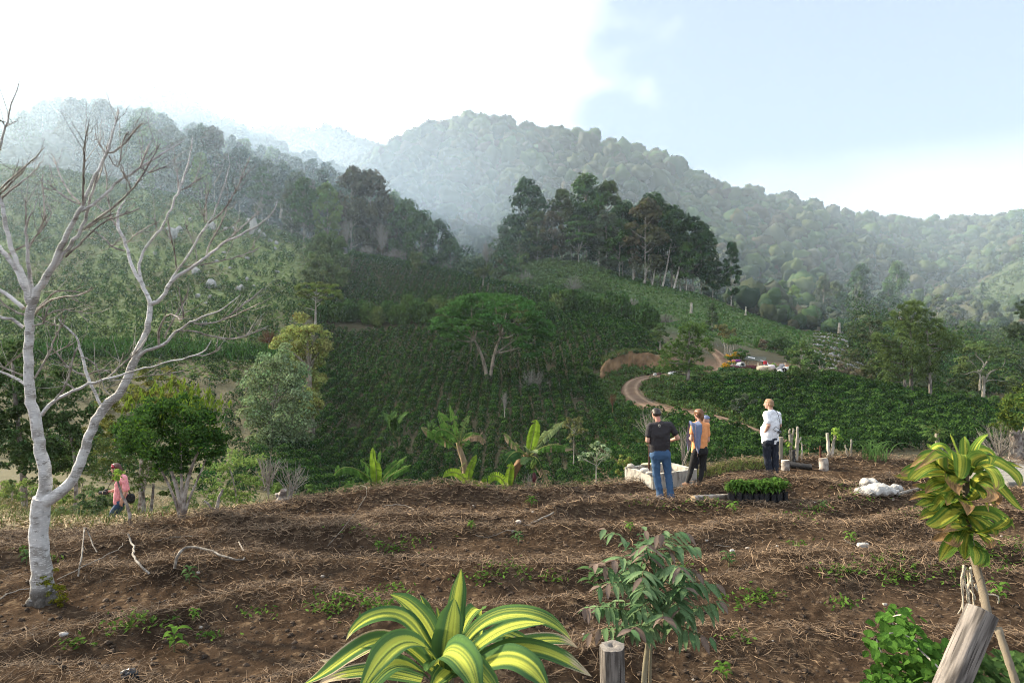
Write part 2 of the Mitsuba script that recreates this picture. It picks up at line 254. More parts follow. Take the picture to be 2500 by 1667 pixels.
# the face of the bank cut into the slope behind the road's bend
rng = np.random.default_rng(5)
bp = np.array([xy(1462, 113), xy(1490, 116), xy(1530, 118.5), xy(1570, 119.5), xy(1615, 120), xy(1660, 121)]); bp = spline(bp, 60); hh = np.interp(np.arange(60), [0, 8, 30, 52, 59], [1.2, 2.9, 3.3, 2.6, 0.8])
r = np.linspace(0, 1, 12); base = np.minimum(zg(bp[:, 0], bp[:, 1] - 2.2), zg(bp[:, 0], bp[:, 1])) - 0.2
BX = bp[:, None, 0] + 0 * r; BY = bp[:, None, 1] - 1.3 + 1.5 * r ** 1.3; BZ = base[:, None] + (hh[:, None] + 0.2) * r
dn = meshkit.fbm(np.stack([BX * 1.3, BZ * 0.5, BX * 0], -1), 5, 8); BY = BY - 2.0 * (dn - 0.5); BZ = BZ - 0.8 * r * (meshkit.fbm(np.stack([BX * 0.5, BX * 0, BX * 0], -1), 4, 18) - 0.35); BX = BX + 0.0
BX = np.hstack([BX, BX[:, -1:]]); BY = np.hstack([BY, BY[:, -1:] + 3.0]); BZ = np.hstack([BZ, BZ[:, -1:] - 0.25])
v = np.stack([BX, BY, BZ], -1).reshape(-1, 3); i, j = np.meshgrid(np.arange(59), np.arange(12), indexing='ij'); q = np.stack([i * 13 + j, (i + 1) * 13 + j, (i + 1) * 13 + j + 1, i * 13 + j + 1], -1).reshape(-1, 4)
nz = meshkit.fbm(v * [1.6, 1.6, 0.7], 4, 9)[:, None]; c = lerp([0.09, 0.05, 0.026], [0.30, 0.19, 0.10], np.clip(nz * 1.6 - 0.3, 0, 1))
scene['cut_bank'] = MB().add(v, q, c).ply('matte_colour', True); tag('cut_bank', 'bare ochre earth bank cut into the slope behind the road bend', 'bank', kind='structure')

# ---------------------------------------------------------------- coffee
def coffee_mesh(seed, n, size, R=0.62, H=1.25, col=(0.029, 0.064, 0.020)):
    """A coffee bush: tiers of drooping glossy leaves round a short stem, domed on top."""
    r = np.random.default_rng(seed); t = r.random(n) ** 0.75; ang = r.random(n) * 2 * np.pi
    prof = R * np.sqrt(np.clip(1 - (np.clip(t - 0.28, 0, 1) / 0.72) ** 2.2, 0, 1)) * (0.72 + 0.28 * np.minimum(t / 0.28, 1))
    rad = prof * (0.72 + 0.33 * r.random(n)); rad *= 1 + 0.16 * np.sin(3 * ang + seed) + 0.1 * np.sin(5 * ang + 2 * seed)
    out = np.stack([np.cos(ang), np.sin(ang), 0 * ang], 1)
    pos = out * rad[:, None] + [0, 0, 1] * (0.12 + H * t)[:, None]
    nrm = out * (0.75 - 0.45 * t)[:, None] + [0, 0, 0.75] + 0.45 * r.normal(size=(n, 3))
    v, f, c = cards(r, pos, nrm, size * (0.75 + 0.5 * r.random(n)), size * 0.44, dirs=out + [0, 0, -0.55] + 0.35 * r.normal(size=(n, 3)), droop=0.12, col=col, cvar=0.35)
    new = np.repeat((t > 0.82) & (r.random(n) < 0.5), 4); c[new] = c[new] * 0.4 + np.array([0.07, 0.13, 0.03]) * 0.9          # young leaves at the tip
    return v, f, c
def veget(sites, kinds, scale, rng, tint=0.2):
    """One mesh of many plants: kinds = [(v, f, c)], sites (n, 3), scale (n,)."""
    m = MB(); which = rng.integers(len(kinds), size=len(sites)); rz = rng.random(len(sites)) * 2 * np.pi; tv = 1 + tint * 2 * (rng.random((len(sites), 1)) - 0.5) + 0.06 * rng.normal(size=(len(sites), 3))
    for k, (v, f, c) in enumerate(kinds):
        I = np.nonzero(which == k)[0]
        if not len(I): continue
        ca, sa = np.cos(rz[I])[:, None], np.sin(rz[I])[:, None]; s = scale[I][:, None]; sz = s * (0.85 + 0.3 * rng.random((len(I), 1)))
        V = np.stack([(v[:, 0] * ca - v[:, 1] * sa) * s, (v[:, 0] * sa + v[:, 1] * ca) * s, v[:, 2] * sz], -1) + sites[I][:, None]
        F = f[None] + (np.arange(len(I)) * len(v))[:, None, None]
        m.add(V.reshape(-1, 3), F.reshape(-1, 3), np.clip(c[None] * tv[I][:, None], 0.003, 0.9).reshape(-1, 3))
    return m
def inside(px, d, poly):
    from matplotlib.path import Path
    return Path(poly).contains_points(np.stack([px, d], 1))
def inpoly(x, y, poly):
    poly = np.asarray(poly, float); r = np.zeros(len(x), bool); j = len(poly) - 1
    for i in range(len(poly)):
        (a, b), (c, d) = poly[i], poly[j]
        r ^= ((b > y) != (d > y)) & (x < (c - a) * (y - b) / ((d - b) if d != b else 1e-9) + a); j = i
    return r
roadp = spline(np.array(ROAD, float), 160)
def off_road(x, y, w): return np.min(np.hypot(x[:, None] - roadp[None, :, 0], y[:, None] - roadp[None, :, 1]), 1) > w
# how low the photograph's eye can see past nearer land, per line of sight
_occ_d = np.geomspace(5, 3550, 800); _occ_u = np.linspace(-0.85, 0.85, 240)
_slope = (zg(_occ_u[:, None] * _occ_d[None], np.broadcast_to(_occ_d, (240, 800))) - EYE) / _occ_d[None]
_occ = np.maximum.accumulate(_slope, 1)
def seen(x, y, ztop, margin=1.0):
    i = np.clip(np.round((x / y + 0.85) / 1.7 * 239).astype(int), 0, 239); j = np.clip((np.log(y / 5) / math.log(3550 / 5) * 799).astype(int) - 3, 0, 799)
    return (ztop + margin - EYE) / y > _occ[i, j]
def field(rng, poly, sx, sy, jit, d0, d1, skip=0.0, slant=0.0):
    xs = np.arange(-170, 170, sx); ys = np.arange(d0, d1, sy); X, Y = np.meshgrid(xs, ys, indexing='ij'); X = X.ravel(); Y = Y.ravel()
    Y = Y + slant * X
    X = X + jit * sx * rng.normal(size=len(X)); Y = Y + jit * sy * 0.45 * rng.normal(size=len(Y)); ok = Y > d0 * 0.8
    X, Y = X[ok], Y[ok]; px = 1250 + FPX * X / Y
    keep = inpoly(px, Y, poly) & off_road(X, Y, 2.3) & (rng.random(len(X)) > skip)
    X, Y = X[keep], Y[keep]; Z = zg(X, Y); ok = seen(X, Y, Z + 1.5)
    return np.stack([X, Y, Z], 1)[ok]
rng = np.random.default_rng(7)
MID = [(640, 52), (1990, 52), (1880, 66), (1790, 73), (1700, 80), (1620, 86), (1550, 92), (1500, 97), (1462, 104), (1450, 112), (1462, 120), (1600, 122), (1625, 128), (1610, 142), (1560, 158), (1480, 168), (1400, 176), (1390, 190), (1280, 196), (1150, 201), (1000, 206), (860, 213), (835, 190), (800, 168), (770, 150), (775, 120), (770, 95), (735, 80), (660, 66)]
RIGHT = [(1990, 52), (2620, 52), (2560, 84), (2440, 92), (2330, 98), (2200, 104), (2060, 112), (1960, 108), (1930, 104), (1760, 98), (1690, 99), (1640, 92), (1740, 82), (1860, 72)]
LEFT = [(-160, 62), (300, 46), (640, 44), (720, 60), (735, 92), (745, 118), (735, 150), (790, 172), (820, 196), (830, 214), (760, 240), (500, 250), (250, 250), (-160, 250)]
mid = field(rng, MID, 1.55, 1.7, 0.08, 52, 214, 0.04)
pxm = 1250 + FPX * mid[:, 0] / mid[:, 1]
mid = mid[~((mid[:, 1] > 146) & (mid[:, 1] < 158) & (pxm < 1335)) & ~((mid[:, 1] > 162) & (mid[:, 1] < 172) & (pxm > 1335))]       # the hedge's strip
right = field(rng, RIGHT, 1.5, 1.75, 0.14, 52, 112, 0.06, slant=0.25)
left = field(rng, LEFT, 1.2, 3.3, 0.14, 42, 250, 0.30)
q = meshkit.fbm(left * [0.05, 0.05, 0], 3, 77); low = left[:, 1] < 108
left = left[(q > 0.36) | ((rng.random(len(left)) < 0.4) & ~low) | (low & (rng.random(len(left)) < 0.62))]
left[:, 1] += np.where(left[:, 1] < 108, 1.0, 0) * rng.normal(size=len(left)); left[:, 2] = zg(left[:, 0], left[:, 1])
NEAR = [coffee_mesh(s, 190, 0.27) for s in (1, 2, 3)]; FAR = [coffee_mesh(s, 64, 0.42) for s in (4, 5, 6)]
LNEAR = [coffee_mesh(s, 110, 0.30, col=(0.036, 0.07, 0.026)) for s in (14, 15)]; LFAR = [coffee_mesh(s, 40, 0.5, col=(0.055, 0.10, 0.036)) for s in (16, 17)]
sites = np.vstack([mid, right]); isr = np.r_[np.zeros(len(mid), bool), np.ones(len(right), bool)]; sc = np.r_[1.0 + 0.25 * rng.random(len(mid)), 1.15 + 0.35 * rng.random(len(right))]
order = np.argsort(sites[:, 1] / sc); near_i = np.zeros(len(sites), bool)
pxs = 1250 + FPX * sites[:, 0] / sites[:, 1]; inframe = (pxs > -10) & (pxs < 2510) & seen(sites[:, 0], sites[:, 1], sites[:, 2] + 1.0 * sc, 0.0)
near_i[order[inframe[order]][:300]] = True
NSH = [MB().add(*k).ply('leaf_gloss') for k in NEAR]
for k in np.nonzero(near_i)[0]:
    key = thing('coffee_bush', 'glossy coffee bush in the nearest rows of the field right of the road' if isr[k] else 'dark green coffee bush in the lowest visible rows of the middle field', 'coffee bush',
                'coffee bushes in the near rows of the right field' if isr[k] else 'coffee bushes in the near rows of the middle field')
    put(key, None, with_tf(NSH[k % 3], matr(sites[k] - [0, 0, 0.05], rng.random() * 6.28, sc[k])))
rest = ~near_i; nr = rest & (sites[:, 1] < 118)
scene['coffee_field'] = None
mb = veget(sites[nr & ~isr], NEAR, sc[nr & ~isr], rng); mf = veget(sites[rest & ~nr], FAR, sc[rest & ~nr], rng)
v1, f1, c1 = mb.arrays(); v2, f2, c2 = mf.arrays(); scene['coffee_field'] = MB().add(v1, f1, c1).add(v2, f2, c2).ply('leaf_gloss')
tag('coffee_field', 'dense dark green rows of coffee bushes covering the middle slope above the nearest rows', 'coffee field', kind='stuff')
scene['coffee_slope'] = veget(sites[nr & isr], NEAR, sc[nr & isr], rng).ply('leaf_gloss'); tag('coffee_slope', 'farther coffee rows on the slope right of the dirt road', 'coffee field', kind='stuff')
ln = left[:, 1] < 125
v1, f1, c1 = veget(left[ln], LNEAR, 0.85 + 0.5 * rng.random(ln.sum()), rng).arrays(); v2, f2, c2 = veget(left[~ln], LFAR, 0.9 + 0.45 * rng.random((~ln).sum()), rng).arrays()
scene['coffee_terraces'] = MB().add(v1, f1, c1).add(v2, f2, c2).ply('leaf_gloss'); tag('coffee_terraces', 'coffee bushes in broken contour rows on the hazy left hill', 'coffee field', kind='stuff')

# ---------------------------------------------------------------- grass on the open slopes
def blades(rng, pos, h, w, lean, col, cvar=0.3):
    """Upright tapering blades, three corners each."""
    n = len(pos); a = rng.random(n) * 2 * np.pi; s = np.stack([np.cos(a), np.sin(a), 0 * a], 1); h = np.broadcast_to(h, (n,))[:, None] * (0.6 + 0.8 * rng.random((n, 1)))
    tip = pos + np.stack([rng.normal(size=n) * lean, rng.normal(size=n) * lean, np.ones(n)], 1) * h
    v = np.stack([pos - s * w / 2, pos + s * w / 2, tip], 1).reshape(-1, 3)
    c = np.asarray(col) * (1 + cvar * (rng.random((n, 1)) - 0.5) * 2) * (1 + 0.1 * rng.normal(size=(n, 3)))
    return v, np.arange(n * 3).reshape(-1, 3), np.repeat(np.clip(c, 0.005, 0.9), 3, 0)
def scatter(rng, n, p0, p1, d0, d1, poly=None):
    d = np.sqrt(rng.random(n) * (d1 ** 2 - d0 ** 2) + d0 ** 2); px = p0 + (p1 - p0) * rng.random(n)
    if poly is not None: k = inpoly(px, d, poly); px, d = px[k], d[k]
    x = (px - 1250) / FPX * d; z = zg(x, d); k = seen(x, d, z + 0.5); return np.stack([x, d, z], 1)[k]
RIDGE = [(1290, 215), (1330, 200), (1400, 196), (1500, 180), (1650, 165), (1800, 158), (1960, 150), (2120, 160), (2150, 185), (1950, 225), (1800, 262), (1640, 272), (1450, 272), (1340, 262), (1270, 240)]
m = MB(); g = scatter(rng, 22000, 1250, 2160, 150, 275, RIDGE); m.add(*cards(rng, g + [0, 0, .15], rng.normal(size=g.shape) * .35 + [0, -.4, 1], .9, .55, col=[0.075, 0.12, 0.04], cvar=.3)); m.add(*blades(rng, g[::4], 0.55, 0.5, 0.5, [0.07, 0.115, 0.036], 0.3))
g = scatter(rng, 1700, 1270, 2100, 160, 272, RIDGE); m.add(*clump_cards(rng, g + [0, 0, 0.25], 0.55, 10, 0.5, [0.035, 0.07, 0.022]))
scene['ridge_grass'] = m.ply('foliage_far'); tag('ridge_grass', 'green grass and low weeds on the open ridge', 'grass', kind='stuff')
m = MB(); g = scatter(rng, 26000, -60, 800, 100, 262, LEFT); m.add(*cards(rng, g + [0, 0, .12], rng.normal(size=g.shape) * .35 + [0, -.35, 1], .8, .5, col=[0.16, 0.21, 0.07], cvar=.3)); m.add(*blades(rng, g[::4], 0.42, 0.45, 0.6, [0.12, 0.17, 0.055], 0.3)); g = scatter(rng, 2500, -60, 500, 215, 262); m.add(*blades(rng, g, 0.6, 0.6, 0.5, [0.13, 0.17, 0.05], 0.3))
g = scatter(rng, 3000, 20, 730, 112, 122); m.add(*blades(rng, g, 1.7, 0.35, 0.3, [0.06, 0.13, 0.035], 0.3))
scene['hill_grass'] = m.ply('foliage_far'); tag('hill_grass', 'pale green grass between the coffee rows of the left hill', 'grass', kind='stuff')
# weeds, grass and low bushes along the road and over the bank's top
q = np.random.default_rng(61); n = 30000; px = 1440 + 560 * q.random(n); d = 62 + 66 * q.random(n); x = (px - 1250) / FPX * d; dr = np.min(np.hypot(x[:, None] - roadp[None, :, 0], d[:, None] - roadp[None, :, 1]), 1); k = (dr > 1.5) & (dr < 13) & (q.random(n) < np.where(dr < 6, .8, .35)); x, d = x[k], d[k]; P = np.stack([x, d, zg(x, d)], 1)
m = MB().add(*blades(q, P, .5, .28, .6, [.085, .125, .04], .5)); P2 = P[::14]; m.add(*clump_cards(q, P2 + [0, 0, .3], .35 + .5 * q.random(len(P2)), 26, .34, (.04, .066, .022))); P3 = bp[q.integers(8, 52, 260)]; P3 = np.c_[P3[:, 0] + q.normal(size=260) * .3, P3[:, 1] + .5 + .9 * q.random(260), np.zeros(260)]; P3[:, 2] = zg(P3[:, 0], P3[:, 1]) + .1
kk = np.minimum(np.searchsorted(bp[:, 0], P3[:, 0]), 59); P3[:, 2] = np.maximum(P3[:, 2], base[kk] + hh[kk] - .1); m.add(*clump_cards(q, P3, .3, 14, .4, (.05, .075, .026))).add(*blades(q, np.repeat(P3, 5, 0) + q.normal(size=(1300, 3)) * [.3, .2, .05], .6, .25, .7, [.1, .13, .05], .5))
scene['road_weeds'] = m.ply('foliage_far'); tag('road_weeds', 'weeds and low growth along the dirt road and over the cut bank', 'weeds', kind='stuff')
# ---------------------------------------------------------------- trees on the far and middle slopes
PALE, BROWN = (0.42, 0.38, 0.32), (0.16, 0.12, 0.085)
bs('bark', {'type': 'twosided', 'b': {'type': 'principled', 'base_color': proc(lambda p, n, uv: mikit.mix([0.24, 0.205, 0.165], [0.46, 0.42, 0.36], mikit.smoothstep(0.35, 0.65, mikit.fbm(p.x * 1.7, p.y * 1.7, p.z * 0.9, 3)))), 'roughness': 0.85}})
bs('dark_bark', {'type': 'twosided', 'b': {'type': 'principled', 'base_color': proc(lambda p, n, uv: mikit.mix([0.07, 0.052, 0.038], [0.17, 0.13, 0.095], mikit.fbm(p.x * 6, p.y * 6, p.z * 2.5, 3))), 'roughness': 0.85}})
GREENS = {'dark': (0.024, 0.044, 0.018), 'olive': (0.044, 0.056, 0.022), 'mid': (0.038, 0.068, 0.022), 'brown': (0.052, 0.049, 0.027), 'grey': (0.05, 0.062, 0.037), 'bright': (0.075, 0.115, 0.03)}
def forest_tree(seed, H, W, clear, col, n=52, per=50, lean=0.0, size=1.0, layered=False, hang=0.0):
    """A tall forest tree standing at the origin: pale tapering trunk with limbs, a broken crown of leaf clumps from clear*H upwards."""
    r = np.random.default_rng(seed); top = np.array([lean * H, 0.3 * lean * H, H]); h0 = clear * H
    tp = spline([[0, 0, -1.5], [lean * H * 0.25, 0, H * 0.35], [lean * H * 0.6, 0.1 * lean * H, H * 0.65], top * [1, 1, 0.93]], 12)
    rr = np.interp(np.linspace(0, 1, 12), [0, 0.1, 0.6, 1], [0.030 * H ** 0.75 * 1.2, 0.015 * H ** 0.8, 0.010 * H ** 0.8, 0.03])
    tm = MB().add(*tube(tp, rr, 7))
    cm = MB(); cs, rs = [], []
    for k in range(n):
        t = r.random() ** 0.8; z = h0 + (H - h0) * t; prof = (math.sin(math.pi * min(0.16 + 0.80 * t, 1)) ** 0.7) * (1 if not layered else 0.8 + 0.4 * (round(t * 4) % 2))
        a = r.random() * 2 * math.pi; rad = W / 2 * prof * (0.35 + 0.65 * r.random() ** 0.6)
        if layered: z = h0 + (H - h0) * (round(t * 5) / 5) + 0.25 * r.normal()
        c = np.array([lean * z + rad * math.cos(a), rad * math.sin(a), z - hang * rad]); cs.append(c); rs.append(W * (0.12 + 0.11 * r.random()) * (0.8 if layered else 1))
        if k % 4 == 0:
            b = np.array([lean * z * 0.8, 0, max(z - rad * 0.8 - 1.0, h0 * 0.7)]); tm.add(*tube(spline([b, (b + c) / 2 + [0, 0, -0.3], c], 5), np.linspace(0.10, 0.03, 5) * H / 16, 4, cap=False))
    v, f, c = clump_cards(r, cs, rs, per, size, col, flat=0.55 if layered else 0.85, colvar=0.25, cvar=0.2, jitter=0.32)
    cm.add(v, f, c)
    return tm.ply('bark', 40), cm.ply('foliage_far')
def plant_tree(name, label, cat, group, shapes, loc, rz, s, sz=None, parts=('trunk', 'crown')):
    key = thing(name, label, cat, group); tf = matr(loc, rz, s, sz)
    for p, sh in zip(parts, shapes): put(key, p, with_tf(sh, tf))
    return key
def top_to_scale(px, d, py_top):
    g = gpt(px, d); return g, (EYE + (HOR - py_top) / FPX * d) - g[2]
rng = np.random.default_rng(21)
FT = {'dark': forest_tree(1, 20, 10, 0.24, GREENS['dark']), 'olive': forest_tree(2, 20, 9, 0.18, GREENS['olive'], hang=0.25), 'mid': forest_tree(3, 20, 11, 0.30, GREENS['mid']),
      'brown': forest_tree(4, 20, 9.5, 0.22, GREENS['brown'], hang=0.3), 'grey': forest_tree(5, 20, 8.5, 0.16, GREENS['grey'], hang=0.2), 'layer': forest_tree(6, 20, 10, 0.38, GREENS['mid'], layered=True),
      'tall': forest_tree(7, 20, 6, 0.2, GREENS['dark'], n=38), 'bright': forest_tree(8, 20, 10, 0.22, GREENS['bright'])}
# the clump of tall trees on the ridge: (px, metres ahead, top row, kind, width factor)
CL = [(1290, 258, 447, 'dark', 1.15), (1268, 250, 560, 'dark', 1.2), (1312, 250, 520, 'olive', 1.0), (1372, 256, 466, 'olive', 1.0), (1350, 247, 520, 'brown', 0.9), (1395, 246, 560, 'grey', 0.8), (1340, 250, 580, 'dark', 1.1),
      (1412, 243, 532, 'layer', 0.95), (1432, 262, 442, 'mid', 1.25), (1482, 262, 450, 'olive', 1.2), (1425, 256, 505, 'dark', 1.1), (1480, 243, 516, 'grey', 1.1), (1460, 250, 560, 'dark', 1.1), (1520, 250, 500, 'dark', 1.1), (1512, 243, 545, 'mid', 0.9), (1550, 254, 520, 'dark', 1.2),
      (1575, 238, 492, 'brown', 1.35), (1590, 252, 482, 'dark', 1.1), (1612, 252, 500, 'olive', 1.15), (1640, 246, 512, 'dark', 1.25), (1660, 252, 560, 'tall', 1.1), (1692, 246, 537, 'dark', 1.3), (1712, 244, 560, 'dark', 1.0), (1676, 240, 600, 'mid', 0.9), (1740, 240, 640, 'dark', 1.2), (1785, 236, 598, 'tall', 0.75), (1230, 262, 590, 'grey', 1.2), (1252, 258, 530, 'dark', 1.0)]
LBL = {'dark': 'tall dark green forest tree standing in the clump on the grass ridge', 'olive': 'tall olive vine-hung forest tree in the clump on the grass ridge', 'brown': 'brown-tinged drooping forest tree at the front of the ridge clump',
       'grey': 'grey-green vine-draped forest tree in the ridge clump', 'mid': 'mid green broad forest tree in the ridge clump', 'layer': 'green tree with flat leaf layers and leaning pale trunk in the ridge clump', 'tall': 'slender dark tree at the right end of the ridge clump'}
SPECIAL = {(1575, 238): 'largest brown forest tree with one thick pale trunk at the brink of the ridge clump', (1785, 236): 'slender lone dark tree standing clear of the ridge clump on its right', (1740, 240): 'small dark tree just outside the right end of the ridge clump'}
GRP = {'dark': 'dark trees of the ridge clump', 'olive': 'olive trees of the ridge clump', 'brown': 'brown trees of the ridge clump', 'grey': 'grey trees of the ridge clump', 'mid': 'mid green trees of the ridge clump', 'tall': None, 'layer': None}
for px, d, ty, kind, wf in CL:
    g, h = top_to_scale(px, d, ty); s = h / 20.0
    lab = SPECIAL.get((px, d), LBL[kind]); plant_tree('forest_tree', lab, 'tree', GRP[kind] if (px, d) not in SPECIAL else None, FT[kind], g, rng.random() * 6.28, s * 0.5 + 0.62 * wf * 0.9, s)
# leaning bare trunks at its edge
for k, (x0, y0, x1, y1, d) in enumerate([(1615, 682, 1638, 588, 238), (1643, 692, 1668, 596, 237), (1570, 668, 1584, 622, 238), (1590, 672, 1600, 628, 239), (1458, 652, 1462, 600, 241), (1545, 655, 1541, 610, 240)]):
    b, t = gpt(x0, d), at(x1, y1, d + 2); r = np.random.default_rng(k); key = thing('dead_tree', ['leaning pale bare trunk with stub twigs at the clump edge, left of the pair', 'leaning pale bare trunk right of the pair, nearest the open grass', 'short pale leaning trunk left beside the pale pair', 'thin pale leaning trunk close to the pale pair', 'pale straight trunk below the grey-green trees', 'thin pale straight trunk under the dark crowns'][k], 'dead tree')
    m = MB().add(*tube(spline([b - [0, 0, 1], (b + t) / 2 + [0.4, 0, 0], t], 9), np.linspace(0.42, 0.12, 9), 6)); put(key, 'trunk', m.ply('bark', 40))
    m = MB()
    for i in range(9):
        u = 0.45 + 0.55 * i / 9; p = b + (t - b) * u + [0.25, 0, 0]; m.add(*tube([p, p + r.normal(size=3) * [1.3, 0.5, 0.3]], [0.06, 0.02], 3))
    put(key, 'twig', m.ply('bark'))
# the wood behind the left hill: the front trees one by one
SKY = np.array([(-60, 360), (0, 330), (100, 252), (170, 224), (250, 216), (300, 240), (350, 268), (430, 278), (470, 276), (500, 288), (530, 275), (560, 308), (600, 318), (640, 336), (670, 340), (700, 352), (725, 378), (760, 384), (800, 386), (840, 400), (880, 400), (920, 422), (950, 465), (980, 512), (1010, 545), (1050, 575)], float)
kinds = ['dark', 'mid', 'olive', 'dark', 'grey', 'tall', 'brown', 'bright']
LB2 = {'dark': 'dark hazy forest tree in the wood behind the left hill', 'mid': 'mid green hazy forest tree in the wood behind the left hill', 'olive': 'olive hazy forest tree in the wood behind the left hill', 'grey': 'grey-green vine-hung tree in the wood behind the left hill', 'tall': 'slender dark tree in the wood behind the left hill',
       'brown': 'brownish tree in the wood behind the left hill', 'bright': 'light green tree in the wood behind the left hill'}
for row, (d0, d1, step, lo, hi) in enumerate([(330, 415, 27, 0.95, 1.04), (268, 290, 33, 0.62, 0.9)]):
    for px in np.arange(-40 if row == 0 else 330, 1010, step):
        px = px + rng.normal() * 7; d = d0 + (d1 - d0) * rng.random(); d -= max(0, px - 780) * 0.14 * row; sk = np.interp(px, SKY[:, 0], SKY[:, 1]); g = gpt(px, d); by = HOR - (g[2] - EYE) * FPX / d
        frac = lo + (hi - lo) * rng.random(); h = float(np.clip((by - sk) * frac / FPX * d, 9, 37)); k = kinds[rng.integers(8)]; s = h / 20
        plant_tree('hill_forest_tree', LB2[k], 'tree', LB2[k].replace('tree', 'trees', 1), FT[k], g, rng.random() * 6.28, 0.55 * s + 0.5, s)
for k, (px, d, ty, kd, wf, lab) in enumerate([(492, 247, 380, 'bright', 0.72, 'vine-covered tree with a mushroom-shaped crown standing alone on the left hill crest'), (640, 246, 415, 'layer', 0.8, 'flat-topped tree on a thin pale trunk at the right shoulder of the left hill'), (366, 246, 430, 'bright', 0.62, 'small rounded light green tree on the left hill crest'),
          (712, 226, 440, 'grey', 0.85, 'vine-draped tree at the wood edge right of the flat-topped tree'), (742, 222, 445, 'mid', 0.85, 'broad green tree at the wood edge above the coffee field corner'), (800, 222, 455, 'bright', 0.9, 'rounded light green tree at the wood edge'),
          (858, 235, 415, 'brown', 1.0, 'tall vine-choked tree with brown top at the wood edge'), (905, 240, 425, 'brown', 1.2, 'broad brownish tree on the skyline right of the vine-choked tree'), (938, 242, 480, 'brown', 0.9, 'low brownish tree behind the bare fan-shaped trees'), (990, 238, 500, 'mid', 1.0, 'dark green tree at the lower right end of the left wood'), (1028, 232, 525, 'mid', 1.0, 'last dark green tree of the left wood, lowest on the slope'), (1070, 245, 545, 'dark', 1.0, 'hazy dark tree in the valley between left wood and ridge clump'), (1100, 240, 590, 'mid', 0.9, 'hazy low tree in the valley just above the coffee field')]):
    g, h = top_to_scale(px, d, ty); s = h / 20; plant_tree('edge_tree', lab, 'tree', None, FT[kd], g, rng.random() * 6.28, wf * (0.5 * s + 0.5), s)
# forest that reads as one mass
def mass(name, label, seed, n, p0, p1, d0, d1, cols, size=(7, 12), keep=None, per=13, card=2.3, blobs=True):
    r = np.random.default_rng(seed); d = np.sqrt(r.random(n) * (d1 ** 2 - d0 ** 2) + d0 ** 2); px = p0 + (p1 - p0) * r.random(n); x = (px - 1250) / FPX * d
    if keep is not None: k = keep(px, d); x, d, px = x[k], d[k], px[k]
    z = zg(x, d); near_s = np.clip(d / (0.62 * d1), 0.42, 1.15); R = size[0] / 2 + (size[1] - size[0]) / 2 * r.random(len(x)); R = R * near_s * (0.62 + 0.75 * r.random(len(x)) ** 2); H = R * (1.5 + 1.1 * r.random(len(x))); k = seen(x, d, z + H + R, 4.0); x, d, z, R, H, near_s = x[k], d[k], z[k], R[k], H[k], near_s[k]
    base = np.stack([x, d, z], 1); n = len(x); col = np.asarray(cols)[r.integers(len(cols), size=n)] * (0.95 if blobs else LEAF) * (0.68 + 0.64 * r.random((n, 1))) * (1 + 0.05 * r.normal(size=(n, 3))); ico = trimesh.creation.icosphere(subdivisions=1); iv, m = np.array(ico.vertices), MB()
    if not blobs:
        cs, rs = [], []
        for j in range(7): a = r.random(n) * 6.283; off = R * (0.3 + 0.4 * r.random(n)) * (j > 0); cs.append(base + np.stack([off * np.cos(a), off * np.sin(a), H * (0.5 + 0.55 * r.random(n)) - 0.4 * off], 1)); rs.append(R * (0.4 + 0.22 * r.random(n)))
        v, f, c = clump_cards(r, np.vstack(cs), np.concatenate(rs), per, card * 0.62, (0.5, 0.5, 0.5), cvar=0.15, aspect=0.7, colvar=0.08, jitter=0.3); scene[name] = m.add(v, f, np.clip(c * np.repeat(np.repeat(np.tile(col, (7, 1)), per, 0), 4, 0), .004, .8)).ply('foliage_far'); tag(name, label, 'forest', kind='stuff'); return n
    for j in range(3):                                                # crown lobes with an uneven outline
        a = r.random(n) * 6.283; off = (0.55 if j else 0.0) * R * (0.6 + 0.5 * r.random(n)); rad = R * (0.86 if j == 0 else 0.5 + 0.2 * r.random(n)); c = base + np.stack([off * np.cos(a), off * np.sin(a), H * (0.72 + (0 if j == 0 else 0.34 * (r.random(n) - 0.35)))], 1)
        V = iv[None] * (0.62 + 0.7 * r.random((n, 42, 1))) * rad[:, None, None] * np.stack([np.ones(n), 0.85 + 0.3 * r.random(n), 0.75 + 0.6 * r.random(n)], 1)[:, None] + c[:, None]; m.add(V.reshape(-1, 3), (ico.faces[None] + np.arange(n)[:, None, None] * 42).reshape(-1, 3), np.clip(np.repeat(col * (0.9 + 0.2 * r.random((n, 1))), 42, 0), 0.004, 0.8))
    e = sphere_dirs(r, n * 18); e[:, 2] = np.abs(e[:, 2]); pos = np.repeat(base + np.stack([0 * x, 0 * x, 0.72 * H], 1), 18, 0) + e * np.repeat(R, 18)[:, None] * [1.0, 1.0, 0.95]; sz = np.repeat(near_s, 18) * card * 0.62
    v, f, c = cards(r, pos, e + 0.25 * r.normal(size=e.shape), sz, sz * 0.75, col=np.clip(np.repeat(col, 18, 0), 0.004, 0.8), cvar=0.12); m.add(v, f, c)
    scene[name] = m.ply('matte_colour', True); tag(name, label, 'forest', kind='stuff'); return len(x)
FC = [GREENS['dark'], GREENS['dark'], GREENS['mid'], GREENS['olive'], GREENS['mid'], GREENS['grey'], GREENS['brown'], GREENS['olive'], (0.06, 0.085, 0.03)]
offridge = lambda px, d: ~inpoly(px, d, RIDGE) & ~((px > 2290) & (d > 500) & (d < 880) & ((px - 2290) / 210 * 420 > (880 - d) * 0.6))
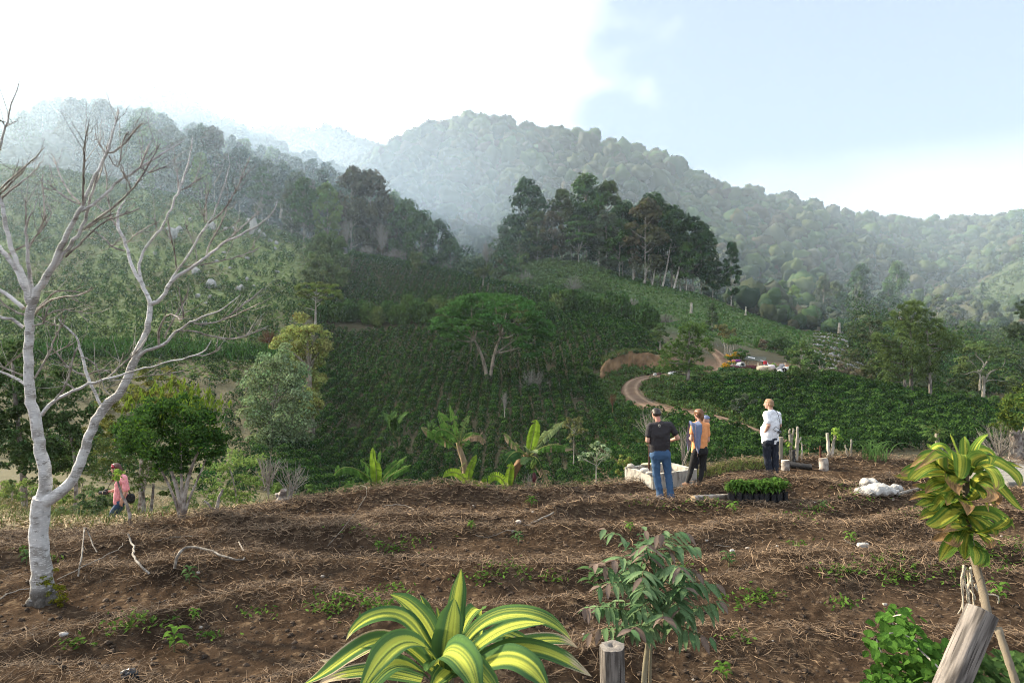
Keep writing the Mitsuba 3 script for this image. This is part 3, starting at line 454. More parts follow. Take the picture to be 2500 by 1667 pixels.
N = [mass('mountain_forest', 'dense hazy forest covering the central mountain', 51, 7000, 860, 2000, 330, 1640, FC, size=(12, 30), card=4.4, keep=offridge),
     mass('right_forest', 'blue hazy forest on the ridges at the right', 52, 5600, 1800, 2620, 300, 2060, FC, size=(12, 26), card=4.8, keep=offridge),
     mass('left_forest', 'pale hazy forest on the hill at the left skyline', 53, 4200, -120, 900, 330, 930, FC, size=(11, 21), card=3.6),
     mass('valley_forest', 'misty forest in the valley behind the coffee field', 54, 700, 880, 1330, 222, 335, FC, size=(5, 9), card=1.6, blobs=False, keep=lambda px, d: ~inpoly(px, d, RIDGE) & ~((px < 1130) & (d < 255))),
     mass('far_forest', 'faint forest on the farthest ridge in the bright haze', 55, 2400, 520, 1020, 2060, 3550, FC, size=(28, 48), card=9.5, per=7),
     mass('valley_trees', 'bushy undergrowth and low trees on the valley floor at the right', 56, 800, 2080, 2620, 108, 300, [GREENS['dark'], GREENS['mid'], GREENS['olive'], GREENS['grey']], size=(6, 11), card=1.1, per=16, blobs=False)]
# a few trunks that show on the right-hand forest
for k, (px, d, ty, kd) in enumerate([(1870, 451, 700, 'mid'), (1910, 456, 692, 'mid'), (1938, 437, 702, 'bright'), (2010, 451, 672, 'grey'), (2040, 467, 690, 'olive'), (2055, 451, 720, 'mid'), (2100, 475, 690, 'grey'), (2140, 483, 730, 'dark'), (2170, 499, 700, 'mid'), (2360, 547, 760, 'grey'), (2335, 520, 745, 'olive'), (2100, 499, 650, 'dark'), (2190, 547, 640, 'mid'), (2400, 611, 690, 'tall'), (2290, 499, 720, 'olive')]):
    g, h = top_to_scale(px, d, ty); h = min(h, 44); s = h / 20; L = {'mid': 'hazy green tree with a pale trunk at the foot of the right forest', 'bright': 'light green rounded tree with pale trunk at the foot of the right forest', 'grey': 'grey hazy tree with a pale trunk at the foot of the right forest', 'olive': 'olive hazy tree at the foot of the right forest', 'dark': 'dark hazy tree at the foot of the right forest', 'tall': 'thin pale-trunked tree on the far bare slope at right'}[kd]
    plant_tree('valley_tree', L, 'tree', 'trees at the foot of the right forest, ' + kd, FT[kd], g, rng.random() * 6.28, 0.6 * s + 0.35, s)
r = np.random.default_rng(58); g = scatter(r, 900, 2285, 2620, 500, 880); g = g[~offridge(1250 + FPX * g[:, 0] / g[:, 1], g[:, 1])]; m = MB().add(*clump_cards(r, g + [0, 0, 1.2], 1.6 + 2.0 * r.random(len(g)), 14, 1.9, (.035, .052, .022), jitter=.2))
scene['slope_scrub'] = m.ply('foliage_far'); tag('slope_scrub', 'scrub scattered over the bare green slope at the far right', 'scrub', kind='stuff')
# ---------------------------------------------------------------- single trees and shrubs on the middle slopes
rng = np.random.default_rng(31)
bs('twig_grey', {'type': 'twosided', 'b': {'type': 'diffuse', 'reflectance': rgb(0.27, 0.245, 0.215)}})
def limb_tree(key_base, spine, limbs, crown, bark='bark', leaf='foliage_far', label='', cat='tree', group=None, smooth=40):
    key = thing(key_base, label, cat, group); put(key, 'trunk', spine.ply(bark, smooth))
    if limbs is not None: put(key, 'limb', limbs.ply(bark, smooth))
    put(key, 'crown', crown.ply(leaf)); return key
def limb(m, pts, r0, r1, n=9, sides=6): m.add(*tube(spline(pts, n), np.linspace(r0, r1, n), sides)); return m
bs('tan_bark', {'type': 'twosided', 'b': {'type': 'principled', 'base_color': proc(lambda p, n, uv: mikit.mix([0.15, 0.12, 0.09], [0.30, 0.255, 0.20], mikit.smoothstep(0.35, 0.65, mikit.fbm(p.x * 2.5, p.y * 2.5, p.z * 1.2, 3)))), 'roughness': 0.85}})
# the broad umbrella tree in the middle of the field
d0 = 114.0; B = gpt(1189, d0); mt, ml, cr = MB(), MB(), MB()
limb(mt, [B - [0, 0, 1], at(1186, 905, d0), at(1176, 868, d0), at(1158, 830, d0)], 0.42, 0.2); limb(mt, [B + [0.5, 0.3, -1], at(1200, 900, d0), at(1206, 868, d0 + .5), at(1222, 822, d0 + 1)], 0.38, 0.2)
ends = [(1100, 790, -3), (1128, 762, 3), (1150, 745, -4), (1180, 738, 2), (1208, 735, -3), (1240, 745, 4), (1270, 762, -2), (1300, 790, 2), (1112, 825, -5), (1255, 815, -5), (1310, 830, 0), (1200, 775, 6), (1225, 770, -6)]
for px, py, dy in ends:
    s = at(1158, 830, d0) if px < 1190 else at(1222, 822, d0 + 1)
    if px > 1290: s = at(1208, 862, d0)
    e = at(px, py, d0 + dy); limb(ml, [s, (s + e) / 2 + [0, 0, -0.4], e], 0.15, 0.05, 6, 5)
r = np.random.default_rng(2); C, R = [], []
for k in range(150):
    t = r.random(); px = 1062 + 283 * t; top = 716 + 78 * abs((px - 1195) / 140) ** 2.2 + 14 * (r.random() - 0.5); thick = 125 * (1 - abs((px - 1200) / 150) ** 2.5)
    u = r.random() ** 1.6; py = top + u * max(thick, 22); dy = (r.random() - 0.5) * 17 * math.sqrt(max(0.05, 1 - ((px - 1200) / 150) ** 2))
    if py > 822 and 1135 < px < 1262: continue
    C.append(at(px, py, d0 + dy)); R.append(1.0 + 0.7 * r.random())
for px, py in [(1075, 835), (1095, 842), (1112, 850), (1128, 840), (1280, 845), (1300, 850), (1320, 842), (1335, 830), (1268, 838), (1310, 865), (1328, 858), (1085, 812), (1290, 868)]: C.append(at(px, py, d0 + r.normal() * 2)); R.append(1.2)
cr.add(*clump_cards(r, C, R, 105, 0.46, (0.032, 0.072, 0.02), flat=0.42, colvar=0.14, cvar=0.25, up=0.5))
limb_tree('umbrella_tree', mt, ml, cr, bark='tan_bark', label='broad umbrella-shaped green tree with forked pale trunk alone in the coffee field')
# tree group at the left edge of the field
def blob_tree(name, label, d, base, crown_pts, col, per=90, card=0.34, trunk_r=0.3, bark='bark', leaf='foliage_far', seed=1, flat=0.9, depth=0.55, cvar=0.3, colvar=0.16, tips=None, jit=0.55):
    """A tree from its trunk foot (px, py) and crown lobes (px, py, radius px) at d metres."""
    r = np.random.default_rng(seed); b = gpt(base[0], d) if base[1] is None else at(base[0], base[1], d)
    C, R, m, l, cm = [], [], MB(), MB(), MB()
    cx = np.mean([c[0] for c in crown_pts]); ty = min(c[1] - c[2] for c in crown_pts); my = np.mean([c[1] for c in crown_pts])
    limb(m, [b - [0, 0, 0.8], (b + at((base[0] + cx) / 2, my, d)) / 2, at((base[0] + cx) / 2, my, d), at(cx, ty + 20, d)], trunk_r, trunk_r * 0.12)
    for px, py, rp in crown_pts:
        rad = rp / FPX * d; n = max(4, int(9 * (rad / 1.4) ** 1.6)); c = at(px, py, d + r.normal() * rad * depth)
        p = sphere_dirs(r, n) * (0.45 + 0.5 * r.random((n, 1))) * rad * [1, 1, 0.95]; C.append(c + p); R.append(np.full(n, rad * 0.42) * (0.7 + 0.6 * r.random(n)))
        limb(l, [at((base[0] + cx) / 2, max(my, py + rp), d), c], trunk_r * 0.35, 0.04, 5, 4)
    v, f, c = clump_cards(r, np.vstack(C), np.concatenate(R), per, card, col, flat=flat, cvar=cvar, colvar=colvar, jitter=jit)
    if tips is not None: k = np.repeat(r.random(len(c) // 4) < tips[0], 4); c[k] = np.asarray(tips[1]) * (0.8 + 0.4 * r.random((k.sum(), 1)))
    cm.add(v, f, c)
    return limb_tree(name, m, l, cm, bark=bark, leaf=leaf, label=label)
blob_tree('broad_tree', 'yellow-green tree with thin grey top twigs at the left corner of the coffee field', 84, (762, 1068), [(735, 800, 34), (765, 830, 40), (720, 838, 42), (695, 845, 30), (775, 870, 36), (740, 890, 48), (700, 900, 40), (785, 850, 24), (770, 935, 34), (752, 985, 36), (745, 1005, 30), (775, 985, 22)], (0.15, 0.17, 0.055), per=120, card=0.3, trunk_r=0.5, bark='tan_bark', seed=3, tips=(0.10, (0.17, 0.12, 0.035)))
blob_tree('broad_tree', 'dark grey-green dense tree in front of the yellow-green one, hanging down to the ground', 76, (660, 1120), [(690, 880, 36), (650, 905, 44), (720, 915, 40), (630, 945, 42), (690, 950, 58), (735, 965, 36), (620, 1000, 40), (670, 1010, 60), (715, 1020, 50), (625, 1050, 42), (665, 1075, 55), (705, 1075, 50), (735, 1055, 36), (640, 1105, 44), (690, 1120, 44), (606, 980, 24)], (0.115, 0.15, 0.075), per=90, card=0.30, trunk_r=0.4, seed=4, cvar=0.4, jit=0.75)
blob_tree('flat_topped_tree', 'flat-topped yellow-green tree with pale forked trunk above the yellow-green tree', 135, (770, 782), [(738, 708, 20), (762, 703, 20), (790, 703, 20), (815, 708, 20), (828, 720, 14), (750, 720, 16), (800, 722, 18), (775, 714, 18), (785, 738, 12), (735, 748, 10), (722, 714, 10)], (0.085, 0.11, 0.03), per=70, card=0.4, trunk_r=0.26, seed=5, flat=0.4)
blob_tree('vine_tree', 'vine-smothered tree in two lumps, the upper lump, left of the coffee field top', 185, (800, 660), [(790, 590, 26), (815, 600, 26), (770, 610, 20), (825, 630, 22), (795, 625, 26), (775, 645, 16)], (0.06, 0.085, 0.035), per=60, card=0.6, trunk_r=0.4, seed=6)
blob_tree('vine_tree', 'pale vine-smothered tree just below the upper lump, left of the coffee field top', 172, (790, 720), [(775, 640, 24), (800, 650, 26), (765, 665, 26), (825, 665, 24), (790, 680, 30), (750, 680, 16), (830, 690, 20), (770, 700, 20)], (0.075, 0.098, 0.042), per=60, card=0.55, trunk_r=0.4, seed=7)
blob_tree('round_tree', 'small rounded olive tree standing in the upper coffee field', 190, (1018, 668), [(1018, 628, 14), (1008, 640, 12), (1028, 640, 13), (1018, 648, 14)], (0.06, 0.08, 0.03), per=60, card=0.5, trunk_r=0.2, seed=8)
blob_tree('round_tree', 'small flat-headed olive tree near the right end of the upper coffee field', 180, (1180, 694), [(1170, 662, 11), (1185, 660, 12), (1195, 668, 10), (1165, 670, 9), (1182, 672, 9)], (0.06, 0.075, 0.03), per=60, card=0.5, trunk_r=0.16, seed=9)
blob_tree('round_tree', 'rounded dark tree with a short pale trunk left of the dirt road', 112, (1432, 965), [(1420, 922, 18), (1445, 920, 18), (1432, 908, 18), (1455, 935, 13), (1415, 938, 14)], (0.05, 0.075, 0.025), per=80, card=0.36, trunk_r=0.25, seed=10)
blob_tree('small_tree', 'small leafy grey-green tree beside the bank, left of the pine', 130, (1612, 850), [(1600, 800, 14), (1620, 805, 15), (1608, 820, 16), (1630, 822, 12), (1595, 826, 10)], (0.055, 0.08, 0.03), per=60, card=0.36, trunk_r=0.14, seed=11)
blob_tree('small_tree', 'small olive round-headed tree with white trunk right of the central pine', 150, (1764, 852), [(1758, 806, 13), (1775, 806, 15), (1790, 812, 12), (1768, 818, 14)], (0.095, 0.09, 0.04), per=60, card=0.42, trunk_r=0.16, seed=12)
blob_tree('slender_tree', 'slender green tree with thin trunk at the right end of the yard', 98, (1954, 952), [(1955, 848, 18), (1940, 868, 18), (1972, 868, 18), (1952, 885, 24), (1935, 905, 15), (1978, 900, 15), (1960, 915, 20), (1940, 925, 12), (1985, 918, 10)], (0.055, 0.085, 0.028), per=70, card=0.32, trunk_r=0.12, seed=13)
blob_tree('layered_tree', 'dark layered tree just left behind the big pine', 150, (2125, 905), [(2120, 786, 12), (2140, 792, 14), (2105, 800, 12), (2150, 806, 12), (2110, 820, 14), (2135, 826, 16), (2115, 845, 14), (2140, 850, 14)], (0.05, 0.062, 0.03), per=50, card=0.5, trunk_r=0.2, seed=14, flat=0.45)
blob_tree('dark_shrub', 'dark round bush at the foot of the yard, above the right coffee rows', 100, (1900, 965), [(1895, 945, 16), (1915, 948, 14), (1880, 952, 12)], (0.03, 0.052, 0.02), per=70, card=0.34, trunk_r=0.08, seed=15)
blob_tree('pale_shrub', 'silvery grey-green shrub at the plot edge between bananas and tank', 48, (1455, 1150), [(1440, 1105, 22), (1465, 1098, 20), (1485, 1108, 18), (1425, 1120, 16), (1470, 1122, 18)], (0.115, 0.15, 0.085), per=34, card=0.16, trunk_r=0.05, seed=16)
blob_tree('olive_shrub', 'olive feathery shrub in the lower coffee field behind the right banana', 60, (1400, 1110), [(1398, 1022, 16), (1415, 1030, 18), (1385, 1038, 16), (1405, 1048, 18), (1425, 1052, 12), (1392, 1068, 12)], (0.085, 0.09, 0.035), per=40, card=0.2, trunk_r=0.06, seed=17)
blob_tree('grey_shrub', 'dull grey-green rounded shrub in the right field below the yard', 78, (1818, 1025), [(1800, 985, 16), (1820, 980, 18), (1838, 988, 14), (1815, 998, 16), (1790, 995, 10)], (0.05, 0.062, 0.04), per=70, card=0.22, trunk_r=0.08, seed=18)
for k, (px, py, rp, d, col, lb) in enumerate([(1905, 838, 24, 152, (0.03, 0.05, 0.02), 'dark bush above the yard roofs'), (1868, 845, 20, 158, (0.075, 0.062, 0.04), 'brownish bush above the yard roofs'), (1930, 860, 22, 140, (0.035, 0.06, 0.02), 'dark green bush behind the yard sacks'), (1885, 900, 16, 131, (0.10, 0.15, 0.04), 'light green leafy shrub beside the yard sacks'), (2000, 880, 22, 118, (0.028, 0.05, 0.02), 'dark bush right of the slender tree'), (2030, 905, 20, 112, (0.05, 0.08, 0.025), 'green bush at the field corner below the rocky terraces'),
     (2060, 910, 30, 112, (0.085, 0.072, 0.05), 'wide brown bare-looking thicket left of the big pine'), (2105, 915, 28, 110, (0.08, 0.075, 0.045), 'brown thicket against the big pine'), (2165, 920, 20, 104, (0.06, 0.09, 0.03), 'light green bush under the big pine'), (1700, 905, 20, 112, (0.045, 0.08, 0.022), 'green bush right of the central pine trunk'), (1780, 905, 22, 117, (0.03, 0.06, 0.022), 'dark flowering bush left of the pickup'), (1810, 862, 18, 139, (0.04, 0.075, 0.022), 'leafy bank of shrubs under the row of thin palms'), (1745, 935, 22, 104, (0.05, 0.085, 0.026), 'sprawling green bush below the yard'), (1660, 965, 20, 96, (0.03, 0.055, 0.02), 'dark bush at the foot of the central pine'), (1620, 925, 16, 111, (0.05, 0.085, 0.028), 'green weeds by the white sack at the road bend'),
     (2440, 985, 30, 92, (0.04, 0.075, 0.022), 'dark thicket below the tin-roofed house'), (2330, 960, 26, 104, (0.045, 0.07, 0.026), 'bush between the big pine and the pale-limbed tree'), (2385, 975, 24, 98, (0.05, 0.085, 0.03), 'green bush at the foot of the pale-limbed tree')]):
    blob_tree('bush', lb, d, (px, None), [(px, py, rp * 0.8), (px - rp * .8, py + 4, rp * .6), (px + rp * .8, py + 3, rp * .6), (px, py + rp * .5, rp * .7)], col, per=60, card=0.34, trunk_r=0.07, seed=40 + k)
# tall conifer on the ridge's foot, young pines
def cone_tree(name, label, d, px, top, base, w, col, seed):
    r = np.random.default_rng(seed); b = at(px, base, d); H = (base - top) / FPX * d; m, cm = MB(), MB(); limb(m, [b - [0, 0, 0.5], b + [0, 0, H]], 0.2, 0.04); C, R = [], []
    for k in range(70):
        t = r.random(); a = r.random() * 6.28; rad = w / FPX * d / 2 * (1 - t * 0.85) * (0.4 + 0.6 * r.random()); C.append(b + [rad * math.cos(a), rad * math.sin(a), H * (0.08 + 0.9 * t)]); R.append(0.5 + 0.3 * r.random())
    cm.add(*clump_cards(r, C, R, 30, 0.45, col, flat=0.5, aspect=0.4)); limb_tree(name, m, None, cm, label=label)
cone_tree('conifer', 'dark cone-shaped conifer on the ridge foot behind the central pine', 172, 1739, 740, 818, 44, (0.04, 0.058, 0.028), 1)
# pines: branch by branch, needle tufts
def pine(label, d, trunks, lobes, seed, col=(0.045, 0.072, 0.022)):
    r = np.random.default_rng(seed); key = thing('pine_tree', label, 'pine tree')
    for (bx, by, tx, ty, rad) in trunks:
        m = MB(); b, t = at(bx, by, d), at(tx, ty, d); limb(m, [b - [0, 0, 0.8], b * 0.55 + t * 0.45 + [0.1, 0, 0], t], rad, rad * 0.3, 10, 8); put(key, 'trunk', m.ply('bark_pine', 40))
    cm, lm = MB(), MB(); t0 = trunks[0]
    for (px, py, rp) in lobes:
        rad = rp / FPX * d; c = at(px, py, d + r.normal() * rad * 0.8); tr = min(trunks, key=lambda t: abs(t[2] - px)); j = at(tr[2] * .7 + tr[0] * .3, py + rp * 0.7, d); limb(lm, [j, (j + c) / 2 + [0, 0, -0.15], c], 0.09, 0.03, 5, 4)
        n = max(5, int(16 * rad ** 1.5)); p = sphere_dirs(r, n); p = p * (0.35 + 0.65 * r.random((n, 1))) * rad * [1, 1, 0.7]
        tuft = np.repeat(c + p, 26, 0); dd = unit(sphere_dirs(r, len(tuft)) + [0, 0, 0.55] + np.repeat(unit(p) * 0.7, 26, 0)); L = 0.26 + 0.12 * r.random(len(tuft))
        cc = np.repeat(np.asarray(col) * (0.75 + 0.5 * r.random((n, 1))), 26, 0)
        cc = cc * LEAF; v, f, _ = cards(r, tuft + dd * L[:, None] * 0.9, np.cross(dd, sphere_dirs(r, len(tuft))), L * 2.0, 0.075, dirs=dd); cm.add(v, f, np.repeat(cc, 4, 0))
    labels[put(key, 'branches', lm.ply('bark_pine'))] = {'kind': 'stuff'}; put(key, 'crown', cm.ply('foliage_far'))
bs('bark_pine', {'type': 'twosided', 'b': {'type': 'principled', 'base_color': proc(lambda p, n, uv: mikit.mix([0.09, 0.075, 0.062], [0.30, 0.26, 0.22], mikit.smoothstep(0.3, 0.7, mikit.fbm(p.x * 5, p.y * 5, p.z * 1.6, 3)))), 'roughness': 0.9}})
pine('big rounded pine on three pale trunks at the right end of the coffee field', 92, [(2224, 974, 2222, 800, 0.30), (2272, 980, 2262, 800, 0.26), (2210, 958, 2198, 820, 0.2)],
     [(2215, 750, 20), (2240, 748, 20), (2195, 768, 18), (2228, 772, 24), (2258, 765, 18), (2185, 790, 20), (2215, 800, 24), (2245, 795, 26), (2275, 790, 20), (2290, 805, 16), (2200, 825, 24), (2235, 828, 28), (2265, 822, 26), (2150, 825, 18), (2135, 838, 14), (2168, 832, 20), (2300, 828, 22), (2325, 830, 18), (2338, 842, 12), (2150, 850, 18), (2180, 855, 26), (2215, 860, 28), (2250, 858, 28), (2285, 855, 22), (2315, 848, 14), (2160, 875, 18), (2190, 885, 26), (2225, 890, 26), (2260, 885, 26), (2290, 880, 16), (2180, 905, 18), (2205, 912, 14), (2255, 908, 18), (2280, 905, 14), (2150, 898, 12), (2240, 918, 12), (2170, 925, 12)], 1, (0.062, 0.088, 0.03))
pine('pine with wide lower boughs and a bare trunk standing right of the road bend', 98, [(1677, 966, 1682, 800, 0.34)], [(1690, 795, 16), (1672, 802, 14), (1708, 798, 14), (1695, 812, 18), (1670, 818, 14), (1715, 815, 14), (1655, 838, 12), (1690, 832, 20), (1720, 838, 16), (1640, 848, 14), (1625, 855, 12), (1665, 850, 18), (1698, 856, 20), (1728, 852, 12), (1645, 868, 14), (1675, 870, 16), (1705, 875, 14), (1620, 880, 12), (1640, 892, 16), (1665, 895, 16), (1690, 890, 12), (1612, 900, 10), (1628, 905, 12), (1655, 908, 10), (1735, 830, 8)], 2, (0.055, 0.09, 0.025))
pine('dark pine boughs reaching in from the right edge of the photograph', 110, [(2520, 900, 2515, 740, 0.3)], [(2495, 748, 14), (2510, 765, 18), (2490, 770, 10), (2480, 798, 12), (2462, 810, 12), (2500, 805, 16), (2475, 822, 14), (2510, 822, 18), (2530, 780, 20)], 3, (0.035, 0.05, 0.026))
# pale-limbed tree before the tin-roofed house
key = thing('pale_limbed_tree', 'umbrella tree with bare white limbs spread under a flat crown, left of the tin-roofed house', 'tree'); d0 = 94; m = MB()
def rp(x, y): return at(2320 + x / 9.8, 840 + y / 9.8, d0)
limb(m, [rp(755, 1420), rp(790, 1200), rp(800, 950), rp(790, 760)], 0.24, 0.15); limb(m, [rp(715, 1100), rp(715, 900), rp(700, 700), rp(620, 560), rp(490, 400)], 0.17, 0.05); limb(m, [rp(700, 690), rp(780, 560), rp(880, 420), rp(940, 260), rp(900, 140)], 0.14, 0.04)
limb(m, [rp(820, 900), rp(900, 740), rp(1000, 640), rp(1180, 580), rp(1290, 480), rp(1310, 350)], 0.13, 0.04); limb(m, [rp(670, 690), rp(540, 660), rp(380, 715), rp(240, 705)], 0.09, 0.03); limb(m, [rp(790, 560), rp(760, 400), rp(640, 290), rp(630, 150)], 0.1, 0.03); limb(m, [rp(490, 400), rp(400, 400), rp(330, 370)], 0.06, 0.02); limb(m, [rp(820, 930), rp(900, 870), rp(1000, 850), rp(1180, 870), rp(1320, 870)], 0.07, 0.02); limb(m, [rp(930, 330), rp(1040, 330), rp(1100, 290)], 0.05, 0.02)
put(key, 'trunk', m.ply('pale_bark', 40)); r = np.random.default_rng(6); C = []
for x, y, n, s in [(450, 90, 5, 90), (650, 60, 6, 110), (900, 70, 6, 120), (1050, 180, 4, 90), (350, 380, 3, 60), (230, 480, 4, 70), (200, 580, 3, 60), (300, 590, 3, 60), (780, 160, 5, 120), (1100, 360, 4, 100), (1300, 130, 5, 110), (1400, 260, 4, 90), (500, 200, 3, 70), (1150, 620, 3, 80), (700, 720, 2, 50), (420, 700, 2, 50), (800, 330, 3, 90), (1250, 300, 4, 80)]:
    for k in range(n): C.append(rp(x + r.normal() * s, y + r.normal() * s * 0.5) + [0, r.normal() * 1.5, 0])
put(key, 'crown', MB().add(*clump_cards(r, C, 0.75, 70, 0.3, (0.055, 0.08, 0.03), flat=0.5, up=0.4)).ply('foliage_far'))
bs('pale_bark', {'type': 'twosided', 'b': {'type': 'principled', 'base_color': proc(lambda p, n, uv: mikit.mix([0.22, 0.195, 0.15], [0.45, 0.41, 0.345], mikit.smoothstep(0.3, 0.7, mikit.fbm(p.x * 2, p.y * 2, p.z * 1.5, 3)))), 'roughness': 0.85}})
# leafless shrubs and trees
def bare(name, label, d, px, base, top, w, seed, n=60, fan=1.0, thick=0.035, trunk=0.12, stem=0.2, mat='twig_grey', group=None):
    r = np.random.default_rng(seed); b = at(px, base, d); H = (base - top) / FPX * d; W = w / FPX * d / 2; key = thing(name, label, 'bare shrub', group); m = MB()
    f = b + [0, 0, H * stem]; limb(m, [b - [0, 0, 0.4], (b + f) / 2, f], trunk, trunk * 0.7, 5, 5); put(key, 'stem', m.ply(mat)); m = MB()
    for k in range(n):
        a = r.random() * 6.283; t = r.random() ** 0.5; e = b + [W * t * math.cos(a), W * t * math.sin(a), H * (1 - 0.55 * t ** 2 * fan) * (0.8 + 0.2 * r.random())]; mid = f * 0.45 + e * 0.55 + [0, 0, -H * 0.06 * t] + r.normal(size=3) * H * 0.03
        p = spline([f + r.normal(size=3) * 0.04, mid, e], 6); m.add(*tube(p, np.linspace(thick, thick * 0.3, 6), 3, cap=False))
        for i in range(3):
            q = p[2 + r.integers(3)]; m.add(*tube([q, q + (e - f) * 0.22 + r.normal(size=3) * H * 0.07], [thick * 0.5, thick * 0.25], 3, cap=False))
    put(key, 'twigs', m.ply(mat))
for k, a in enumerate([('grey leafless shrub spreading wide in the lower coffee field right of the umbrella tree', 108, 1302, 972, 892, 88, 80, 0.9, .025), ('grey leafless bush on the ridge foot, largest of the bare bushes there', 205, 1402, 722, 668, 62, 70, 1.0, .05), ('pale leafless bush on the ridge foot, low and right of the largest', 190, 1422, 748, 720, 50, 70, 1.1, .045), ('pinkish-grey leafless bush beyond the hedge, near the pair of bare bushes', 178, 1505, 772, 736, 52, 90, 1.1, .045),
      ('small twiggy leafless tree beside the pinkish-grey bush', 185, 1545, 760, 722, 28, 40, 0.6, .05), ('low grey leafless thicket at the right end of the hedge', 165, 1625, 792, 762, 70, 80, 1.1, .04), ('thin leafless shrub left of the large ridge bush', 212, 1284, 700, 655, 40, 50, 0.8, .05), ('fan-shaped leafless tree before the left wood, the taller one', 226, 932, 628, 536, 44, 44, 0.45, .05), ('fan-shaped leafless tree before the left wood, left of the taller', 222, 846, 606, 522, 38, 44, 0.4, .05), ('low bare thicket on the pale slope under the fan-shaped trees', 222, 965, 632, 602, 60, 70, 1.1, .05),
      ('low pale bare bush at the top edge of the coffee field', 214, 895, 622, 596, 40, 60, 0.9, .05), ('tall thin leafless tree in the misty valley', 232, 1188, 655, 582, 30, 40, 0.5, .06), ('upright leafless sapling in the lower field left of the wide grey shrub', 80, 1232, 1010, 952, 18, 16, 0.3, .03), ('small bare brown sapling in the lower field near the round dark tree', 88, 1495, 998, 958, 20, 30, 0.4, .02), ('grey bare shrub standing behind the man in the black shirt', 30, 1590, 1092, 985, 80, 34, 0.7, .012), ('tall bare whip shrub between the two men at the tank', 17.2, 1668, 1150, 1035, 52, 12, 0.3, .011),
      ('grey bare shrub below the yard at the left of the right field', 96, 1788, 980, 930, 26, 16, 0.5, .025), ('reddish-brown leafless bush on the left hill beside the yellow-green tree', 112, 655, 845, 800, 58, 110, 1.1, .03)]):
    bare('bare_shrub' if a[6] > 20 else 'bare_sapling', a[0], a[1], a[2], a[3], a[4], a[5], 60 + k, n=a[6], fan=a[7], thick=a[8], trunk=a[8] * 2.2, mat='twig_brown' if 'brown' in a[0] else 'twig_grey')
bs('twig_brown', {'type': 'twosided', 'b': {'type': 'diffuse', 'reflectance': rgb(0.16, 0.09, 0.055)}})
# the dark feathery hedge across the field
r = np.random.default_rng(70)
def feather(seed, col):
    q = np.random.default_rng(seed); n = 420; t = q.random(n); a = q.random(n) * 6.28; rad = 1.5 * (0.4 + 0.75 * np.sin(np.pi * np.minimum(t * 0.8 + 0.15, 1))) * (0.4 + 0.6 * q.random(n)); p = np.stack([rad * np.cos(a), rad * np.sin(a), 0.2 + 3.6 * t], 1)
    d = np.stack([np.cos(a) * 0.6, np.sin(a) * 0.6, 0 * a + 0.9], 1) + 0.3 * q.normal(size=(n, 3)); v, f, c = cards(q, p, np.stack([np.cos(a), np.sin(a), 0.3 + 0 * a], 1) + 0.6 * q.normal(size=(n, 3)), 0.9, 0.24, dirs=d, col=np.asarray(col) * LEAF, cvar=0.35); m = MB().add(v, f, c)
    return MB().add(*tube([[0, 0, -0.5], [0, 0, 3.0]], [0.1, 0.03], 5)).ply('dark_bark'), m.ply('foliage_far')
FE = [feather(1, (0.03, 0.056, 0.018)), feather(2, (0.04, 0.065, 0.02)), feather(3, (0.07, 0.09, 0.03))]
for px in np.arange(765, 1345, 17.0):
    d = 152 + 2.2 * r.normal(); plant_tree('hedge_bush', 'feathery dark bush in the hedge row crossing the coffee field', 'bush', 'feathery bushes of the hedge across the coffee field', FE[r.choice(3, p=[.5, .4, .1])], gpt(px + r.normal() * 4, d), r.random() * 6, 1.0 + 0.4 * r.random(), parts=('stem', 'foliage'))
for px in np.arange(1340, 1610, 17.0):
    d = 167 + 2.0 * r.normal() - max(0, px - 1480) * 0.05; plant_tree('hedge_bush', 'feathery dark bush in the hedge row above the upper right coffee rows', 'bush', 'feathery bushes of the hedge above the right coffee rows', FE[r.choice(3, p=[.4, .4, .2])], gpt(px + r.normal() * 4, d), r.random() * 6, 1.1 + 0.5 * r.random(), parts=('stem', 'foliage'))
g = scatter(r, 500, 1230, 1480, 205, 250, None); m = MB().add(*clump_cards(r, g + [0, 0, 0.9], 1.5 + r.random(len(g)), 16, 0.9, (0.05, 0.075, 0.028))); scene['ridge_scrub'] = m.ply('foliage_far'); tag('ridge_scrub', 'green scrub on the left flank of the grass ridge', 'scrub', kind='stuff')
